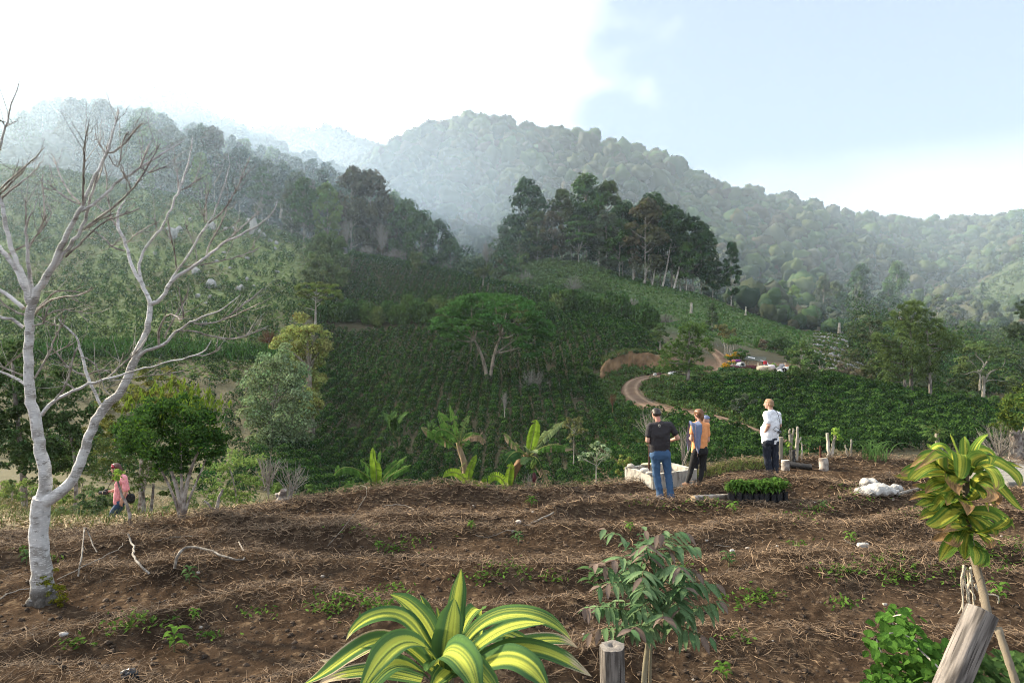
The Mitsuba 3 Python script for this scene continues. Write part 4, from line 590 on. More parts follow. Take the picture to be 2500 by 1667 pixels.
# pale limestone rocks on the left hill
def rock_mesh(seed, tall=1.0):
    q = np.random.default_rng(seed); s = trimesh.creation.icosphere(subdivisions=3); v = s.vertices * [1, 0.8, tall]; n = meshkit.fbm(v * 1.3 + seed * 7, 4, seed)[:, None]; v = v * (0.62 + 0.75 * n); v[:, 2] += 0.12 * np.sin(v[:, 0] * 6 + seed) * (v[:, 2] > 0)
    c = lerp([0.20, 0.195, 0.18], [0.50, 0.48, 0.45], meshkit.fbm(v * [4, 4, 1.5], 3, seed + 1)[:, None]); return MB().add(v, s.faces, c).ply('matte_colour')
RK = [rock_mesh(1, 1.3), rock_mesh(2, 0.8), rock_mesh(3, 1.0)]
for k, (px, py, w, t) in enumerate([(622, 572, 22, 2.3), (636, 575, 14, 1.6), (645, 580, 14, 1.2), (608, 548, 16, 1.2), (520, 560, 20, 1.3), (425, 580, 24, 1.5), (440, 566, 18, 0.9), (415, 562, 14, 1), (482, 668, 24, 1.0), (518, 700, 28, 0.8), (590, 708, 20, 1.0), (484, 725, 14, 0.9), (515, 728, 14, 0.7), (605, 633, 12, 0.8), (678, 666, 12, 0.9), (604, 684, 9, 1.0), (570, 565, 12, 1.3), (552, 562, 12, 1.0), (590, 560, 10, 1), (660, 590, 10, 1), (676, 596, 10, 1.2), (500, 795, 20, 0.7), (380, 622, 8, 1.8), (530, 640, 12, 0.7), (672, 610, 9, 0.9), (505, 742, 10, .7), (562, 655, 8, .8), (465, 540, 10, 1), (620, 700, 9, .8), (548, 618, 10, .7)]):
    ds = np.geomspace(80, 245, 500); x = (px - 1250) / FPX * ds; d = float(ds[np.argmax(zg(x, ds) > EYE + (HOR - py) / FPX * ds)]); g = gpt(px, d); s = w / FPX * d / 2
    key = thing('limestone_rock', 'pale limestone rock standing out among the coffee rows of the left hill' if k > 2 else ['tallest fluted pale rock at the right end of the rock group on the left hill', 'pale fluted rock right beside the tallest rock', 'rightmost pale rock of the group with the tallest rock'][k], 'rock', 'limestone rocks on the left hill' if k > 2 else None)
    put(key, None, with_tf(RK[k % 3], matr(g + [0, -s * 0.5, s * t * 0.3], k, s, s * t)))
# rocky terraces at the right: one rubble field, rows of stones
q = np.random.default_rng(9); pts = []
for row in range(9):
    dd = 136 + row * 5.8 + q.normal(size=110) * 0.7; px = 1985 + 170 * q.random(110); pts.append(np.stack([px, dd], 1))
pts = np.vstack(pts); x = (pts[:, 0] - 1250) / FPX * pts[:, 1]; P3 = np.stack([x, pts[:, 1], zg(x, pts[:, 1])], 1); ico = trimesh.creation.icosphere(subdivisions=1); S = 0.10 + 0.22 * q.random(len(P3)) ** 2
V = (ico.vertices[None] * S[:, None, None] * (0.7 + 0.6 * q.random((len(P3), 42, 1)))) + P3[:, None]; F = ico.faces[None] + np.arange(len(P3))[:, None, None] * 42
scene['terrace_stones'] = MB().add(V.reshape(-1, 3), F.reshape(-1, 3), np.repeat(0.16 + 0.22 * q.random((len(P3), 1)), 42, 0) * [1, 0.98, 0.94]).ply('matte_colour'); tag('terrace_stones', 'rows of pale stones on the brown terraced slope at the right', 'stones', kind='stuff')
k = (q.random(900)); px = 1985 + 170 * q.random(900); dd = 137.5 + np.floor(q.random(900) * 9) * 5.8 + q.normal(size=900) * 0.4; x = (px - 1250) / FPX * dd
scene['terrace_weeds'] = MB().add(*blades(q, np.stack([x, dd, zg(x, dd)], 1), 0.7, 0.5, 0.4, [0.07, 0.09, 0.03])).ply('foliage_far'); tag('terrace_weeds', 'weeds along the stone rows of the terraced slope', 'grass', kind='stuff')
# stumps and snags on the slopes
for k, (px, py, top, w, d, lb) in enumerate([(2048, 808, 788, 7, 184, 'pale snag on the crest of the rocky terraces'), (1820, 765, 748, 4, 205, 'short pale stump on the grass ridge near its right end'), (1687, 760, 738, 6, 195, 'weathered stump on the lower grass ridge'), (1660, 718, 705, 5, 232, 'small stump high on the grass ridge'), (742, 578, 560, 8, 228, 'broken grey snag at the right shoulder of the left hill'), (686, 528, 498, 7, 236, 'upright pale snag beside the flat-topped tree on the hill'), (1426, 985, 962, 5, 104, 'thin grey stump below the round dark tree'), (1770, 788, 775, 4, 205, 'tiny stump on the grass ridge above the olive tree')]):
    b, t = at(px, py, d), at(px + 1, top, d); key = thing('snag', lb, 'stump'); r_ = w / FPX * d / 2; put(key, None, MB().add(*tube(spline([b - [0, 0, 0.6], (b + t) / 2 + [0.05, 0, 0], t], 7), np.linspace(r_ * 1.25, r_ * 0.7, 7), 7, wob=0.3, rng=np.random.default_rng(k))).ply('pale_bark', 40))
key = thing('fallen_log', 'fallen dark log on the bare brown patch at the right end of the ridge', 'log'); a, b = at(1725, 718, 238) , at(1800, 762, 226); a[2] = zg(a[0], a[1]) + 0.3; b[2] = zg(b[0], b[1]) + 0.2; put(key, None, MB().add(*tube([a, (a + b) / 2, b], [0.4, 0.36, 0.25], 7)).ply('dark_bark', 40))
# ---------------------------------------------------------------- the yard beside the road, houses in the valley
def box(m, x0, x1, y0, y1, z0, z1, c, tf=None, bevel=0.0):
    b = trimesh.creation.box(extents=[x1 - x0, y1 - y0, z1 - z0]); v = b.vertices + [(x0 + x1) / 2, (y0 + y1) / 2, (z0 + z1) / 2]
    if bevel:
        import manifold3d as mf
        e = bevel; pts = np.vstack([v + (np.sign(v - v.mean(0)) * -e) * (1 - np.eye(3)[k]) for k in range(3)]); h = trimesh.Trimesh(pts).convex_hull; m.add(h.vertices if tf is None else tf(h.vertices), h.faces, c); return m
    return m.add(v if tf is None else tf(v), b.faces, c)
def placer(loc, rz):
    ca, sa = math.cos(rz), math.sin(rz); loc = np.asarray(loc, float)
    return lambda v: np.stack([v[:, 0] * ca - v[:, 1] * sa, v[:, 0] * sa + v[:, 1] * ca, v[:, 2]], 1) + loc
def yg(px, d, dz=0.0): return gpt(px, d) + [0, 0, dz]
# maroon pickup, side-on, half behind the flowering bush
key = thing('pickup_truck', 'old maroon pickup parked in the dirt yard behind the flowering bush', 'pickup truck'); tf = placer(yg(1813, 124, 0.0), math.radians(8))
MAR = (0.10, 0.016, 0.03); m = MB(); box(m, -2.3, 0.1, -0.8, 0.8, 0.45, 0.78, MAR, tf, .06); box(m, -2.3, -0.95, -0.78, 0.78, 0.74, 1.0, MAR, tf, .08); put(key, 'body', m.ply('car_paint', 30))
m = MB(); prof = trimesh.creation.extrude_polygon(__import__('shapely').geometry.Polygon([(-1.05, 0.95), (-0.62, 1.55), (0.08, 1.58), (0.22, 0.95)]), 1.44, engine='earcut'); v = prof.vertices[:, [0, 2, 1]] - [0, 0.72, 0]; m.add(tf(v), prof.faces[:, ::-1], (0.35, 0.34, 0.33)); put(key, 'cab', m.ply('car_paint_grey', 30))
m = MB(); box(m, -0.62, 0.0, -0.735, -0.722, 1.02, 1.48, (0.02, 0.025, 0.03), tf); put(key, 'window', m.ply('dark_glass'))
m = MB(); box(m, 0.22, 2.1, -0.8, -0.74, 0.45, 1.02, MAR, tf); box(m, 0.22, 2.1, 0.74, 0.8, 0.45, 1.02, MAR, tf); box(m, 2.1, 2.16, -0.8, 0.8, 0.45, 1.02, MAR, tf); box(m, 0.16, 0.22, -0.8, 0.8, 0.45, 1.02, MAR, tf); box(m, 0.2, 2.12, -0.76, 0.76, 0.5, 0.55, MAR, tf); put(key, 'bed', m.ply('car_paint', 30))
bs('car_paint', {'type': 'principled', 'base_color': rgb(*MAR), 'roughness': 0.35, 'clearcoat': 0.5}); bs('car_paint_grey', {'type': 'principled', 'base_color': rgb(0.45, 0.44, 0.42), 'roughness': 0.4}); bs('dark_glass', {'type': 'principled', 'base_color': rgb(0.02, 0.025, 0.03), 'roughness': 0.08}); bs('rubber', {'type': 'principled', 'base_color': rgb(0.03, 0.03, 0.03), 'roughness': 0.8})
for x in (-1.6, 1.35):
    for y in (-0.72, 0.72):
        w = put(key, 'wheel', None); m = MB(); c = trimesh.creation.torus(0.25, 0.095, 20, 10); v = c.vertices[:, [0, 2, 1]] + [x, y, 0.34]; m.add(tf(v), c.faces, (0.03, .03, .03)); scene[w] = m.ply('rubber', True)
        m = MB(); c = trimesh.creation.cylinder(0.2, 0.1, sections=20); m.add(tf(c.vertices[:, [0, 2, 1]] + [x, y, 0.34]), c.faces, (0.5, 0.5, 0.52)); scene[w + '__rim'] = m.ply('satin_colour')
bs('sack_white', {'type': 'twosided', 'b': {'type': 'principled', 'base_color': proc(lambda p, n, uv: mikit.mix([0.34, 0.33, 0.31], [0.16, 0.13, 0.10], mikit.smoothstep(0.52, 0.72, mikit.fbm(p.x * 3, p.y * 3, p.z * 3, 4)))), 'roughness': 0.6}})
def sack(name, label, cat, loc, sx, sy, sz, rz, col, seed, bsdf='matte_colour', group=None, lean=0.0):
    s = trimesh.creation.icosphere(subdivisions=3); v = s.vertices.copy(); p = np.sign(v) * np.abs(v) ** 0.75; p *= 1 + 0.35 * (meshkit.fbm(v * 1.6 + seed * 3, 3, seed)[:, None] - 0.5); p[:, 2] = np.maximum(p[:, 2], -0.75); p = p * [sx, sy, sz]; p[:, 0] += lean * p[:, 2]
    k = thing(name, label, cat, group); put(k, None, MB().add(placer(np.asarray(loc) + [0, 0, sz * 0.72], rz)(p), s.faces, col).ply(bsdf, True)); return k
sack('feed_sack', 'white sack standing at the bend of the dirt road', 'sack', yg(1599, 112.5), 0.32, 0.25, 0.42, 0.3, (0.75, 0.74, 0.7), 1, 'sack_white'); sack('bundle', 'dark purple-brown bundle beside the white sack at the road bend', 'bundle', yg(1609, 113), 0.45, 0.35, 0.36, 0.6, (0.07, 0.03, 0.035), 2)
sack('tarp_heap', 'heap under grey and white tarp lying on the road verge left of the pine trunk', 'heap', yg(1642, 113), 0.85, 0.5, 0.42, -0.1, (0.24, 0.25, 0.26), 3); sack('cloth', 'white cloth on top of the grey tarp heap', 'cloth', yg(1639, 112.6, 0.34), 0.5, 0.34, 0.2, 0.2, (0.72, 0.7, 0.68), 4)
# posts of the yard
for k, (px, d, top, lb) in enumerate([(1788, 126, 886, 'pale wooden post at the left of the yard'), (1826, 128, 883, 'pale wooden post behind the pickup'), (1851, 123, 886, 'tallest pale wooden post, between the pickup and the sand heap'), (1917, 125, 885, 'short wooden post among the sacks at the yard\'s right end')]):
    b = yg(px, d); t = at(px, top, d); key = thing('yard_post', lb, 'post'); put(key, None, MB().add(*tube([b - [0, 0, 0.3], (b + t) / 2, t], [0.13, 0.12, 0.11], 8), (0.5, 0.44, 0.33)).ply('matte_colour', 40))
key = thing('lean_to_shelter', 'low shelter with a dark sagging sheet roof and pale edges in the yard', 'shelter'); d0 = 126
A, Bq, C, D = at(1816, 876, d0), at(1868, 883, d0), at(1872, 872, d0 + 5), at(1824, 868, d0 + 5); n = 10; u, w = np.meshgrid(np.linspace(0, 1, n), np.linspace(0, 1, n), indexing='ij'); S = (A * (1 - u[..., None]) + Bq * u[..., None]) * (1 - w[..., None]) + (D * (1 - u[..., None]) + C * u[..., None]) * w[..., None]; S[..., 2] -= 0.35 * np.sin(np.pi * u) * np.sin(np.pi * w)
i, j = np.meshgrid(np.arange(n - 1), np.arange(n - 1), indexing='ij'); q4 = np.stack([i * n + j, (i + 1) * n + j, (i + 1) * n + j + 1, i * n + j + 1], -1).reshape(-1, 4); put(key, 'roof', MB().add(np.vstack([S.reshape(-1, 3), S.reshape(-1, 3) - [0, 0, 0.04]]), np.vstack([q4, q4[:, ::-1] + n * n]), (0.055, 0.06, 0.05)).ply('matte_colour', True))
put(key, 'edge_board', MB().add(*tube([at(1827, 872, d0 - .1), at(1843, 875, d0 - .1)], 0.13, 4), (0.75, 0.75, 0.74)).ply('matte_colour')); put(key, 'edge_board', MB().add(*tube([at(1857, 880, d0 - .1), at(1866, 882, d0 - .1)], 0.11, 4), (0.6, 0.62, 0.66)).ply('matte_colour')); put(key, 'pole', MB().add(*tube([at(1872, 884, d0 - .2), yg(1883, d0 - 1.5)], 0.09, 6), (0.6, 0.62, 0.66)).ply('matte_colour', 40))
for px in (1822, 1862): put(key, 'pole', MB().add(*tube([at(px, 878, d0 + 2), yg(px, d0 + 2) - [0, 0, .3]], 0.08, 6), (0.2, 0.15, 0.1)).ply('matte_colour', 40))
key = thing('red_drum', 'red drum on a grey block under the shelter', 'drum'); g = yg(1868, 124.5); c = trimesh.creation.cylinder(0.34, 0.62, sections=16); put(key, 'drum', MB().add(c.vertices + g + [0, 0, 1.35], c.faces, (0.42, 0.02, 0.03)).ply('satin_colour', 40)); m = MB(); box(m, -.3, .3, -.3, .3, -0.1, 1.04, (0.26, .27, .27), placer(g, .3)); put(key, 'block', m.ply('matte_colour'))
sack('sand_heap', 'flat tan heap of sand spread in the yard right of the tallest post', 'heap', yg(1868, 121), 1.5, 1.0, 0.62, 0, (0.48, 0.40, 0.29), 5); sack('feed_sack', 'plump pinkish-white sack on the right end of the sand heap', 'sack', yg(1884, 120.6, 0.5), 0.62, 0.45, 0.45, 0.1, (0.7, 0.6, 0.58), 6)
for k, (px, d, s, col, lb, cat) in enumerate([(1904, 121, 0.5, (0.28, 0.28, 0.29), 'grey sack in the heap at the yard\'s right end, on its left', 'sack'), (1909, 123, 0.55, (0.22, 0.22, 0.24), 'dark grey sack topmost in the yard\'s right heap', 'sack'), (1918, 121, 0.5, (0.62, 0.6, 0.58), 'whitish sack in front in the yard\'s right heap', 'sack'), (1919, 123.5, 0.4, (0.6, 0.25, 0.15), 'orange-pink bag beside the short post', 'bag'), (1927, 122, 0.5, (0.45, 0.45, 0.46), 'light grey sack right of the short post', 'sack'), (1905, 118.5, 0.42, (0.55, 0.53, 0.5), 'small pale sack at the foot of the yard\'s right heap', 'sack'), (1897, 121.5, 0.35, (0.06, 0.05, 0.05), 'black bag between the sand heap and the grey sacks', 'bag'), (1802, 125.5, 0.5, (0.6, 0.58, 0.52), 'pale sack behind the pickup hood', 'sack')]): sack('sack', lb, cat, yg(px, d, 0.25 * (k in (1, 3))), s * 1.15, s * .9, s, k, col, 10 + k)
sack('cloth', 'purple and orange cloth draped over shrubs at the yard\'s left', 'cloth', yg(1797, 128, 1.5), 0.9, 0.4, 0.25, 0, (0.22, 0.05, 0.22), 31)
key = thing('tyre', 'old tyre leaning on the sacks at the yard\'s right end', 'tyre'); c = trimesh.creation.torus(0.36, 0.13, 24, 10); put(key, None, MB().add(placer(yg(1915, 119.5, .42), .4)(c.vertices[:, [0, 2, 1]]), c.faces, (.03, .03, .03)).ply('rubber', True))
r = np.random.default_rng(81)
for px, d, w, lb in [(1788, 138, 26, 'orange-yellow flowering shrub above the road\'s end'), (1772, 124, 16, 'yellow-orange flowering shrub left of the posts')]:
    key = thing('flowering_shrub', lb, 'shrub'); b = yg(px, d); C = b + r.normal(size=(16, 3)) * [w / FPX * d / 2.4, 0.5, 0.3] + [0, 0, 0.7]; put(key, 'foliage', MB().add(*clump_cards(r, C, 0.5, 60, 0.28, (0.045, 0.08, 0.02))).ply('foliage_far')); put(key, 'blossoms', MB().add(*clump_cards(r, C + [0, -0.2, 0.35], 0.42, 30, 0.2, (0.30, 0.16, 0.012))).ply('foliage_far'))
# row of thin palm-like stems and a banana clump behind
key = thing('palm_row', 'row of thin pale stems with green tufts above the road\'s end', 'shrub'); m, cm = MB(), MB(); C = []
for k in range(16):
    px = 1768 + 44 * k / 15 + r.normal(); b = yg(px, 143 + r.normal()); h = 2.4 + 0.8 * r.random(); m.add(*tube([b - [0, 0, .3], b + [r.normal() * .15, 0, h]], [0.07, 0.04], 4)); C.append(b + [0, 0, h + .2])
put(key, 'stem', m.ply('pale_bark')); put(key, 'crown', MB().add(*clump_cards(r, np.array(C), 0.75, 70, 0.5, (0.06, 0.105, 0.03), aspect=0.25)).ply('foliage_far'))
def tin_house(label, d, px0, px1, eave, ridge, wall_to, roofc, wallc, depth=5.0, seed=0):
    """A small house: plank walls, dark door and window openings, corrugated tin roof of separate sheets."""
    key = thing('tin_roofed_house', label, 'house'); A, Bq = at(px0, eave, d), at(px1, eave, d); W = Bq[0] - A[0]; cx = (A[0] + Bq[0]) / 2; zr = at(px0, ridge, d)[2]; ze = A[2]; zb = min(at(px0, wall_to, d)[2], float(zg(cx, d)) - 0.3); o = np.array([cx, d, 0.0])
    m = MB(); box(m, -W / 2 + .35, W / 2 - .35, .5, depth - .5, zb, ze + .05, wallc, placer(o, 0)); put(key, 'wall', m.ply('matte_colour')); m = MB(); box(m, -W * .28, -W * .28 + .85, .46, .52, zb, zb + min(2.0, ze - zb - .2), (0.05, .04, .035), placer(o, 0)); put(key, 'door', m.ply('matte_colour')); m = MB(); box(m, W * .1, W * .1 + .9, .46, .52, ze - 1.2, ze - .45, (0.03, .03, .03), placer(o, 0)); put(key, 'window', m.ply('dark_glass'))
    rr = np.random.default_rng(seed); N = max(4, int(W / 0.85)); rf = put(key, 'roof', None); mm = MB(); box(mm, -W / 2, W / 2, depth / 2 - .08, depth / 2 + .08, zr - .02, zr + .07, np.array(roofc[0]) * .7, placer(o, 0)); scene[rf] = mm.ply('matte_colour')
    for k in range(N):
        x0, x1 = -W / 2 + W * k / N, -W / 2 + W * (k + 1) / N - .01; xs = np.linspace(x0, x1, 13); zc = 0.02 * np.sin(np.arange(13) * np.pi / 2); c = np.array(roofc[rr.integers(len(roofc))]) * (0.8 + .4 * rr.random())
        for (y0, z0, y1, z1) in ((-.35, ze - .12, depth / 2, zr), (depth + .35, ze - .12, depth / 2, zr)):
            v = np.vstack([np.stack([xs, xs * 0 + y0, zc + z0 + .006 * (k % 2)], 1), np.stack([xs, xs * 0 + y1, zc + z1 + .006 * (k % 2)], 1)]) + o; f = np.array([[i, i + 1, 14 + i, 13 + i] for i in range(12)]); scene[new(rf + '__panel')] = MB().add(v, f, c).ply('satin_colour')
tin_house('bluish tin-roofed house with white wall half hidden by the round tree at right', 165, 2406, 2470, 948, 938, 962, [(0.30, 0.36, 0.44), (0.22, 0.24, 0.27), (0.16, 0.10, 0.085)], (0.62, 0.6, 0.56), seed=1)
tin_house('rusty brown tin-roofed house with cream wall behind the bluish roof', 176, 2446, 2520, 937, 927, 960, [(0.17, 0.085, 0.065), (0.13, 0.08, 0.07), (0.3, 0.27, 0.25)], (0.6, 0.5, 0.3), seed=2)
tin_house('tiny far house with pale roof and pink wall right of the big pine', 262, 2312, 2338, 863, 858, 874, [(0.5, 0.5, 0.5), (0.42, .4, .4)], (0.5, 0.3, 0.25), depth=4, seed=3)
tin_house('tiny far grey roof above the pale-limbed tree at the right', 265, 2448, 2478, 848, 843, 858, [(0.3, 0.28, 0.27)], (0.35, 0.3, 0.27), depth=4, seed=4)
# ---------------------------------------------------------------- the bare white-barked tree at the left
def birch_col(p, n, uv):
    a = mikit.fbm(p.x * 15, p.y * 15, p.z * 30, 4); b = mikit.fbm(p.x * 4, p.y * 4, p.z * 6, 3); c = mikit.noise(p.x * 30, p.y * 30, p.z * 80)
    col = mikit.mix([0.48, 0.465, 0.45], [0.27, 0.25, 0.23], mikit.smoothstep(0.42, 0.66, b))
    col = mikit.mix(col, [0.12, 0.105, 0.09], mikit.smoothstep(0.60, 0.72, a) * 0.7)
    col = mikit.mix(col, [0.7, 0.68, 0.65], mikit.smoothstep(0.62, 0.72, c) * 0.5)
    low = 1 - mikit.smoothstep(0.22, 0.5, p.z + 0.25 * b)
    return mikit.mix(col, [0.075, 0.065, 0.055], low * mikit.smoothstep(0.28, 0.5, a + 0.1))
bs('birch_bark', {'type': 'twosided', 'b': {'type': 'bumpmap', 't': proc(lambda p, n, uv: 0.007 * mikit.fbm(p.x * 16, p.y * 16, p.z * 32, 3), 0.003), 'scale': 1.0, 'b': {'type': 'principled', 'base_color': proc(birch_col), 'roughness': 0.75}}})
bs('birch_twig', {'type': 'twosided', 'b': {'type': 'principled', 'base_color': proc(lambda p, n, uv: mikit.mix([0.33, 0.30, 0.265], [0.15, 0.125, 0.105], mikit.smoothstep(0.4, 0.62, mikit.fbm(p.x * 12, p.y * 12, p.z * 12, 3)))), 'roughness': 0.8}})
BIRCH = """T 105,1478,66 104,1440,56 100,1380,48 95,1300,45 98,1245,46 104,1215,46
S 104,1228,44 111,1180,34 106,1125,33 96,1085,30 90,1040,30 82,1005,29 72,955,27 70,880,25 70,815,24 74,764,24 78,730,22
S 112,1222,40 136,1208,34 161,1188,30 186,1156,28 201,1113,27 214,1078,26 232,1031,26 255,993,27 286,965,24 311,922,22 325,882,22 338,849,18 359,808,17 364,765,15 368,739,14
S 368,745,13 354,709,11 331,665,10 315,629,9 304,590,9 288,553,9 291,508,6 306,489,3
S 352,700,9 341,670,9 346,626,8 364,593,7 387,568,7 402,542,6 433,473,6 453,420,5 470,336,2
S 370,742,13 402,714,11 422,683,11 453,662,9 484,642,8 530,606,6 593,570,5 652,535,4 677,491,2
S 404,712,8 422,675,7 453,634,6 473,601,6 502,555,6 509,545,5 535,484,4 550,443,3 558,374,2
B 509,545,4 537,522,4 581,453,3 610,384,2
B 507,548,3 504,530,3 509,463,2
B 500,545,3 492,510,2 484,490,1.5
B 438,466,3 465,452,3 491,433,2
B 435,463,3 433,440,3 432,410,2
B 387,568,3 380,545,2.5 379,524,2
B 502,624,4 550,588,3 606,542,3 639,513,2
B 504,621,4 517,588,4 545,537,3 554,501,2
B 489,647,4 530,639,3 588,624,3 632,604,1.5
B 433,662,3 424,610,3 410,535,2
B 440,650,3 478,640,3 470,590,2 453,545,2
S 338,872,11 366,852,10 397,841,9 422,818,8 453,795,7 491,775,5 537,757,4 565,739,3 588,719,2
B 473,789,5 537,783,4 581,755,4 616,727,3 641,704,2
B 545,781,3 593,760,3 637,738,1.5
B 443,808,5 491,813,4 542,826,4 606,818,3 655,795,1.5
B 580,822,2 620,812,2 640,800,1.5
B 388,844,6 388,813,6 397,783,5 415,766,4 425,769,4 435,701,2
B 402,826,4 420,785,4 451,732,3 461,701,2
B 420,770,3 440,770,2 455,761,1.5
S 247,990,9 224,945,9 212,912,9 202,879,8 196,853,7 189,828,6 166,802,5 143,779,3
B 206,914,5 166,894,4 138,863,4 112,843,2
B 217,914,4 235,904,4 262,905,3 268,910,2
B 153,797,4 122,789,3 89,769,3
B 135,973,5 163,932,5 176,889,4 189,848,4
B 190,870,3 235,895,3 250,935,2 262,960,1.5
S 103,1012,11 130,980,10 166,960,9 212,940,8 255,927,7 306,912,6 377,892,5 453,874,4 489,862,4 517,828,2
B 478,867,4 504,867,3 540,842,2
B 255,927,5 306,884,4 350,838,3 360,822,2
B 281,910,3 296,878,2 302,860,1.5
B 262,930,3 300,925,3 377,915,2 450,905,1.5
B 185,952,4 165,938,4 150,932,2
S 60,937,9 38,922,8 0,907,6 -30,890,4
B 57,917,4 26,905,4 0,894,3 -20,885,2
B 5,904,3 30,880,3 54,861,2
S 57,799,10 26,779,9 0,774,8 -40,760,6
B 60,768,5 26,754,4 0,731,3 -20,700,2
S 58,753,12 26,726,11 0,708,10 -40,680,7
B 84,924,5 107,884,5 128,843,4 143,807,2
B 117,868,3 150,852,3 179,838,2
B 84,768,6 110,741,5 148,726,4 199,718,3 224,700,2
B 90,755,5 115,728,4 143,710,4 173,710,3 205,716,2
B 76,812,4 79,797,4 89,792,5 99,794,4 112,769,4 125,743,2
B 112,772,3 153,756,3 191,761,2 227,764,1.5
B 134,815,3 150,800,2.5 160,770,1.5
S 72,740,19 60,700,17 46,669,15 22,632,14 0,605,13 -35,570,10
S 74,738,16 66,700,15 56,676,15 34,625,13 21,582,12 5,505,10 -12,450,7
S 78,738,14 75,690,12 70,645,10 66,590,8 63,565,7 72,530,4 90,485,2
B 63,570,3 62,520,3 63,480,1.5
B 16,625,5 45,608,5 63,599,5 102,560,4 112,548,3 113,494,2
B 68,610,4 85,580,3 105,545,3 112,525,2
S 82,738,22 94,705,21 116,673,19 151,599,16 179,546,13 198,508,11
S 198,510,10 211,476,9 239,417,8 260,375,7 277,322,5 291,269,2.5
B 276,325,3 283,300,3 288,268,2
B 262,374,4 305,350,4 325,325,3 347,301,2
B 260,378,4 245,355,3 232,327,2
B 266,380,3 288,406,3 298,357,3 315,322,2
S 199,516,8 246,483,8 302,434,7 344,410,6 376,387,5 420,361,4 448,343,2
B 342,410,4 352,385,4 365,350,2
B 344,410,3 380,416,3 408,405,2 418,411,1.5
B 302,432,2 301,420,2 300,408,1.5
B 202,503,5 203,470,5 204,431,5 207,350,3 218,290,1.5
B 200,503,5 180,480,4 158,452,4 140,410,3 126,376,2
B 195,498,4 170,488,4 147,473,3 116,441,2
S 110,692,14 140,641,12 170,600,11 196,564,10 218,501,8 228,459,7 239,425,5
B 160,627,5 190,600,5 218,575,4 267,536,3 298,525,3 340,508,2
B 186,562,4 215,556,4 250,535,3 298,522,2
B 205,560,5 260,518,5 316,469,4 351,424,4 375,380,3 390,352,2
B 320,465,3 310,440,2.5 300,420,1.5
B 288,553,4 262,525,3 232,500,2
B 290,560,3 275,535,3 262,470,3 255,400,2
B 214,560,3 250,580,3 280,605,4 304,612,4
S -30,430,9 0,360,7 14,308,6 30,250,4 47,199,2
B 14,312,3 5,298,2 -8,285,2
B 14,310,3 25,303,2 36,297,1.5
B -10,474,5 40,425,4 80,390,3 109,360,2
B -10,482,5 35,440,4 63,410,2
B -10,510,5 45,450,4 75,425,3 98,396,2
B 105,425,2 104,455,3 108,500,3 112,545,3
B 236,447,3 246,420,3 255,385,2 262,350,1.5
B 380,545,2.5 350,560,2 305,600,2"""
key = thing('white_barked_tree', 'bare forked tree with white peeling bark and many leafless branches at the left', 'tree')
D0 = 8.72; _pts = None; r = np.random.default_rng(12); foot = None
for ln in BIRCH.split('\n'):
    kind, rest = ln[0], np.array([[float(x) for x in q.split(',')] for q in ln[2:].split()])
    if _pts is None: ds = D0
    else:
        q = _pts[np.argmin(((_pts[:, :2] - rest[0, :2]) ** 2).sum(1))]; ds = q[2] if ((q[:2] - rest[0, :2]) ** 2).sum() < 900 else D0 + r.normal() * 0.4
    L = np.r_[0, np.cumsum(np.linalg.norm(np.diff(rest[:, :2], axis=0), axis=1))] / FPX * D0
    dd = ds + (L * r.normal() * (0.16 if kind == 'S' else 0.45) if kind != 'T' else 0 * L)
    dd = np.clip(dd, D0 - 1.5, D0 + 1.6); n = max(5, int(L[-1] / 0.07))
    P = np.array([at(a, b, d) for (a, b, _), d in zip(rest, dd)]); R = (0.92 if kind == 'T' else 0.84) * rest[:, 2] / FPX * dd / 2 * (1.12 if kind == 'B' else 1.0)
    if kind == 'T': P[0, 2] = min(P[0, 2], float(zg(P[0, 0], P[0, 1])) - 0.1); foot = P[0].copy()
    s = spline(np.c_[P, R], n); s[:, 3] = np.maximum(s[:, 3], 0.0035)
    if kind == 'B': s[:, 3] *= 1 + 0.35 * np.maximum(0, np.sin(np.arange(n) * 2.1 + r.random() * 6)) * np.linspace(0.3, 1, n)
    jit = 0.004 if kind == 'B' else 0.006; s[1:-1, :3] += r.normal(size=(n - 2, 3)) * jit
    _new = np.c_[np.interp(np.linspace(0, 1, n), L / L[-1], rest[:, 0]), np.interp(np.linspace(0, 1, n), L / L[-1], rest[:, 1]), np.interp(np.linspace(0, 1, n), L / L[-1], dd)]; _pts = _new if _pts is None else np.vstack([_pts, _new])
    m = MB().add(*tube(s[:, :3], s[:, 3], 14 if kind in 'TS' and rest[0, 2] > 9 else 6, wob=0.05, rng=r))
    for k in range(int(L[-1] / 0.14) if kind == 'B' else 0):      # short spurs along the twigs
        i = r.integers(1, n - 1); e = s[i, :3] + unit(s[min(i + 1, n - 1), :3] - s[i, :3] + r.normal(size=3) * 0.03) * (0.02 + 0.05 * r.random()); m.add(*tube([s[i, :3], e], [0.004, 0.002], 3))
    if kind == 'B':
        for k in range(3 + int(L[-1] / 0.25)):                    # finer side twigs
            i = r.integers(n // 3, n - 1); g_ = unit(s[min(i + 1, n - 1), :3] - s[i, :3]); e = unit(g_ + r.normal(size=3) * [0.6, 0.45, 0.5] + [0, 0, 0.25]); L_ = 0.12 + 0.3 * r.random(); tw = s[i, :3] + e * L_ * np.linspace(0, 1, 6)[:, None] + np.linspace(0, 1, 6)[:, None] ** 2 * [0, 0, 0.06] + r.normal(size=(6, 3)) * 0.006; tw[0] = s[i, :3]; m.add(*tube(tw, np.linspace(0.0045, 0.0022, 6), 4))
    put(key, {'T': 'trunk', 'S': 'stem', 'B': 'branch'}[kind], m.ply('birch_bark' if rest[0, 2] > 6.5 else 'birch_twig', 50))
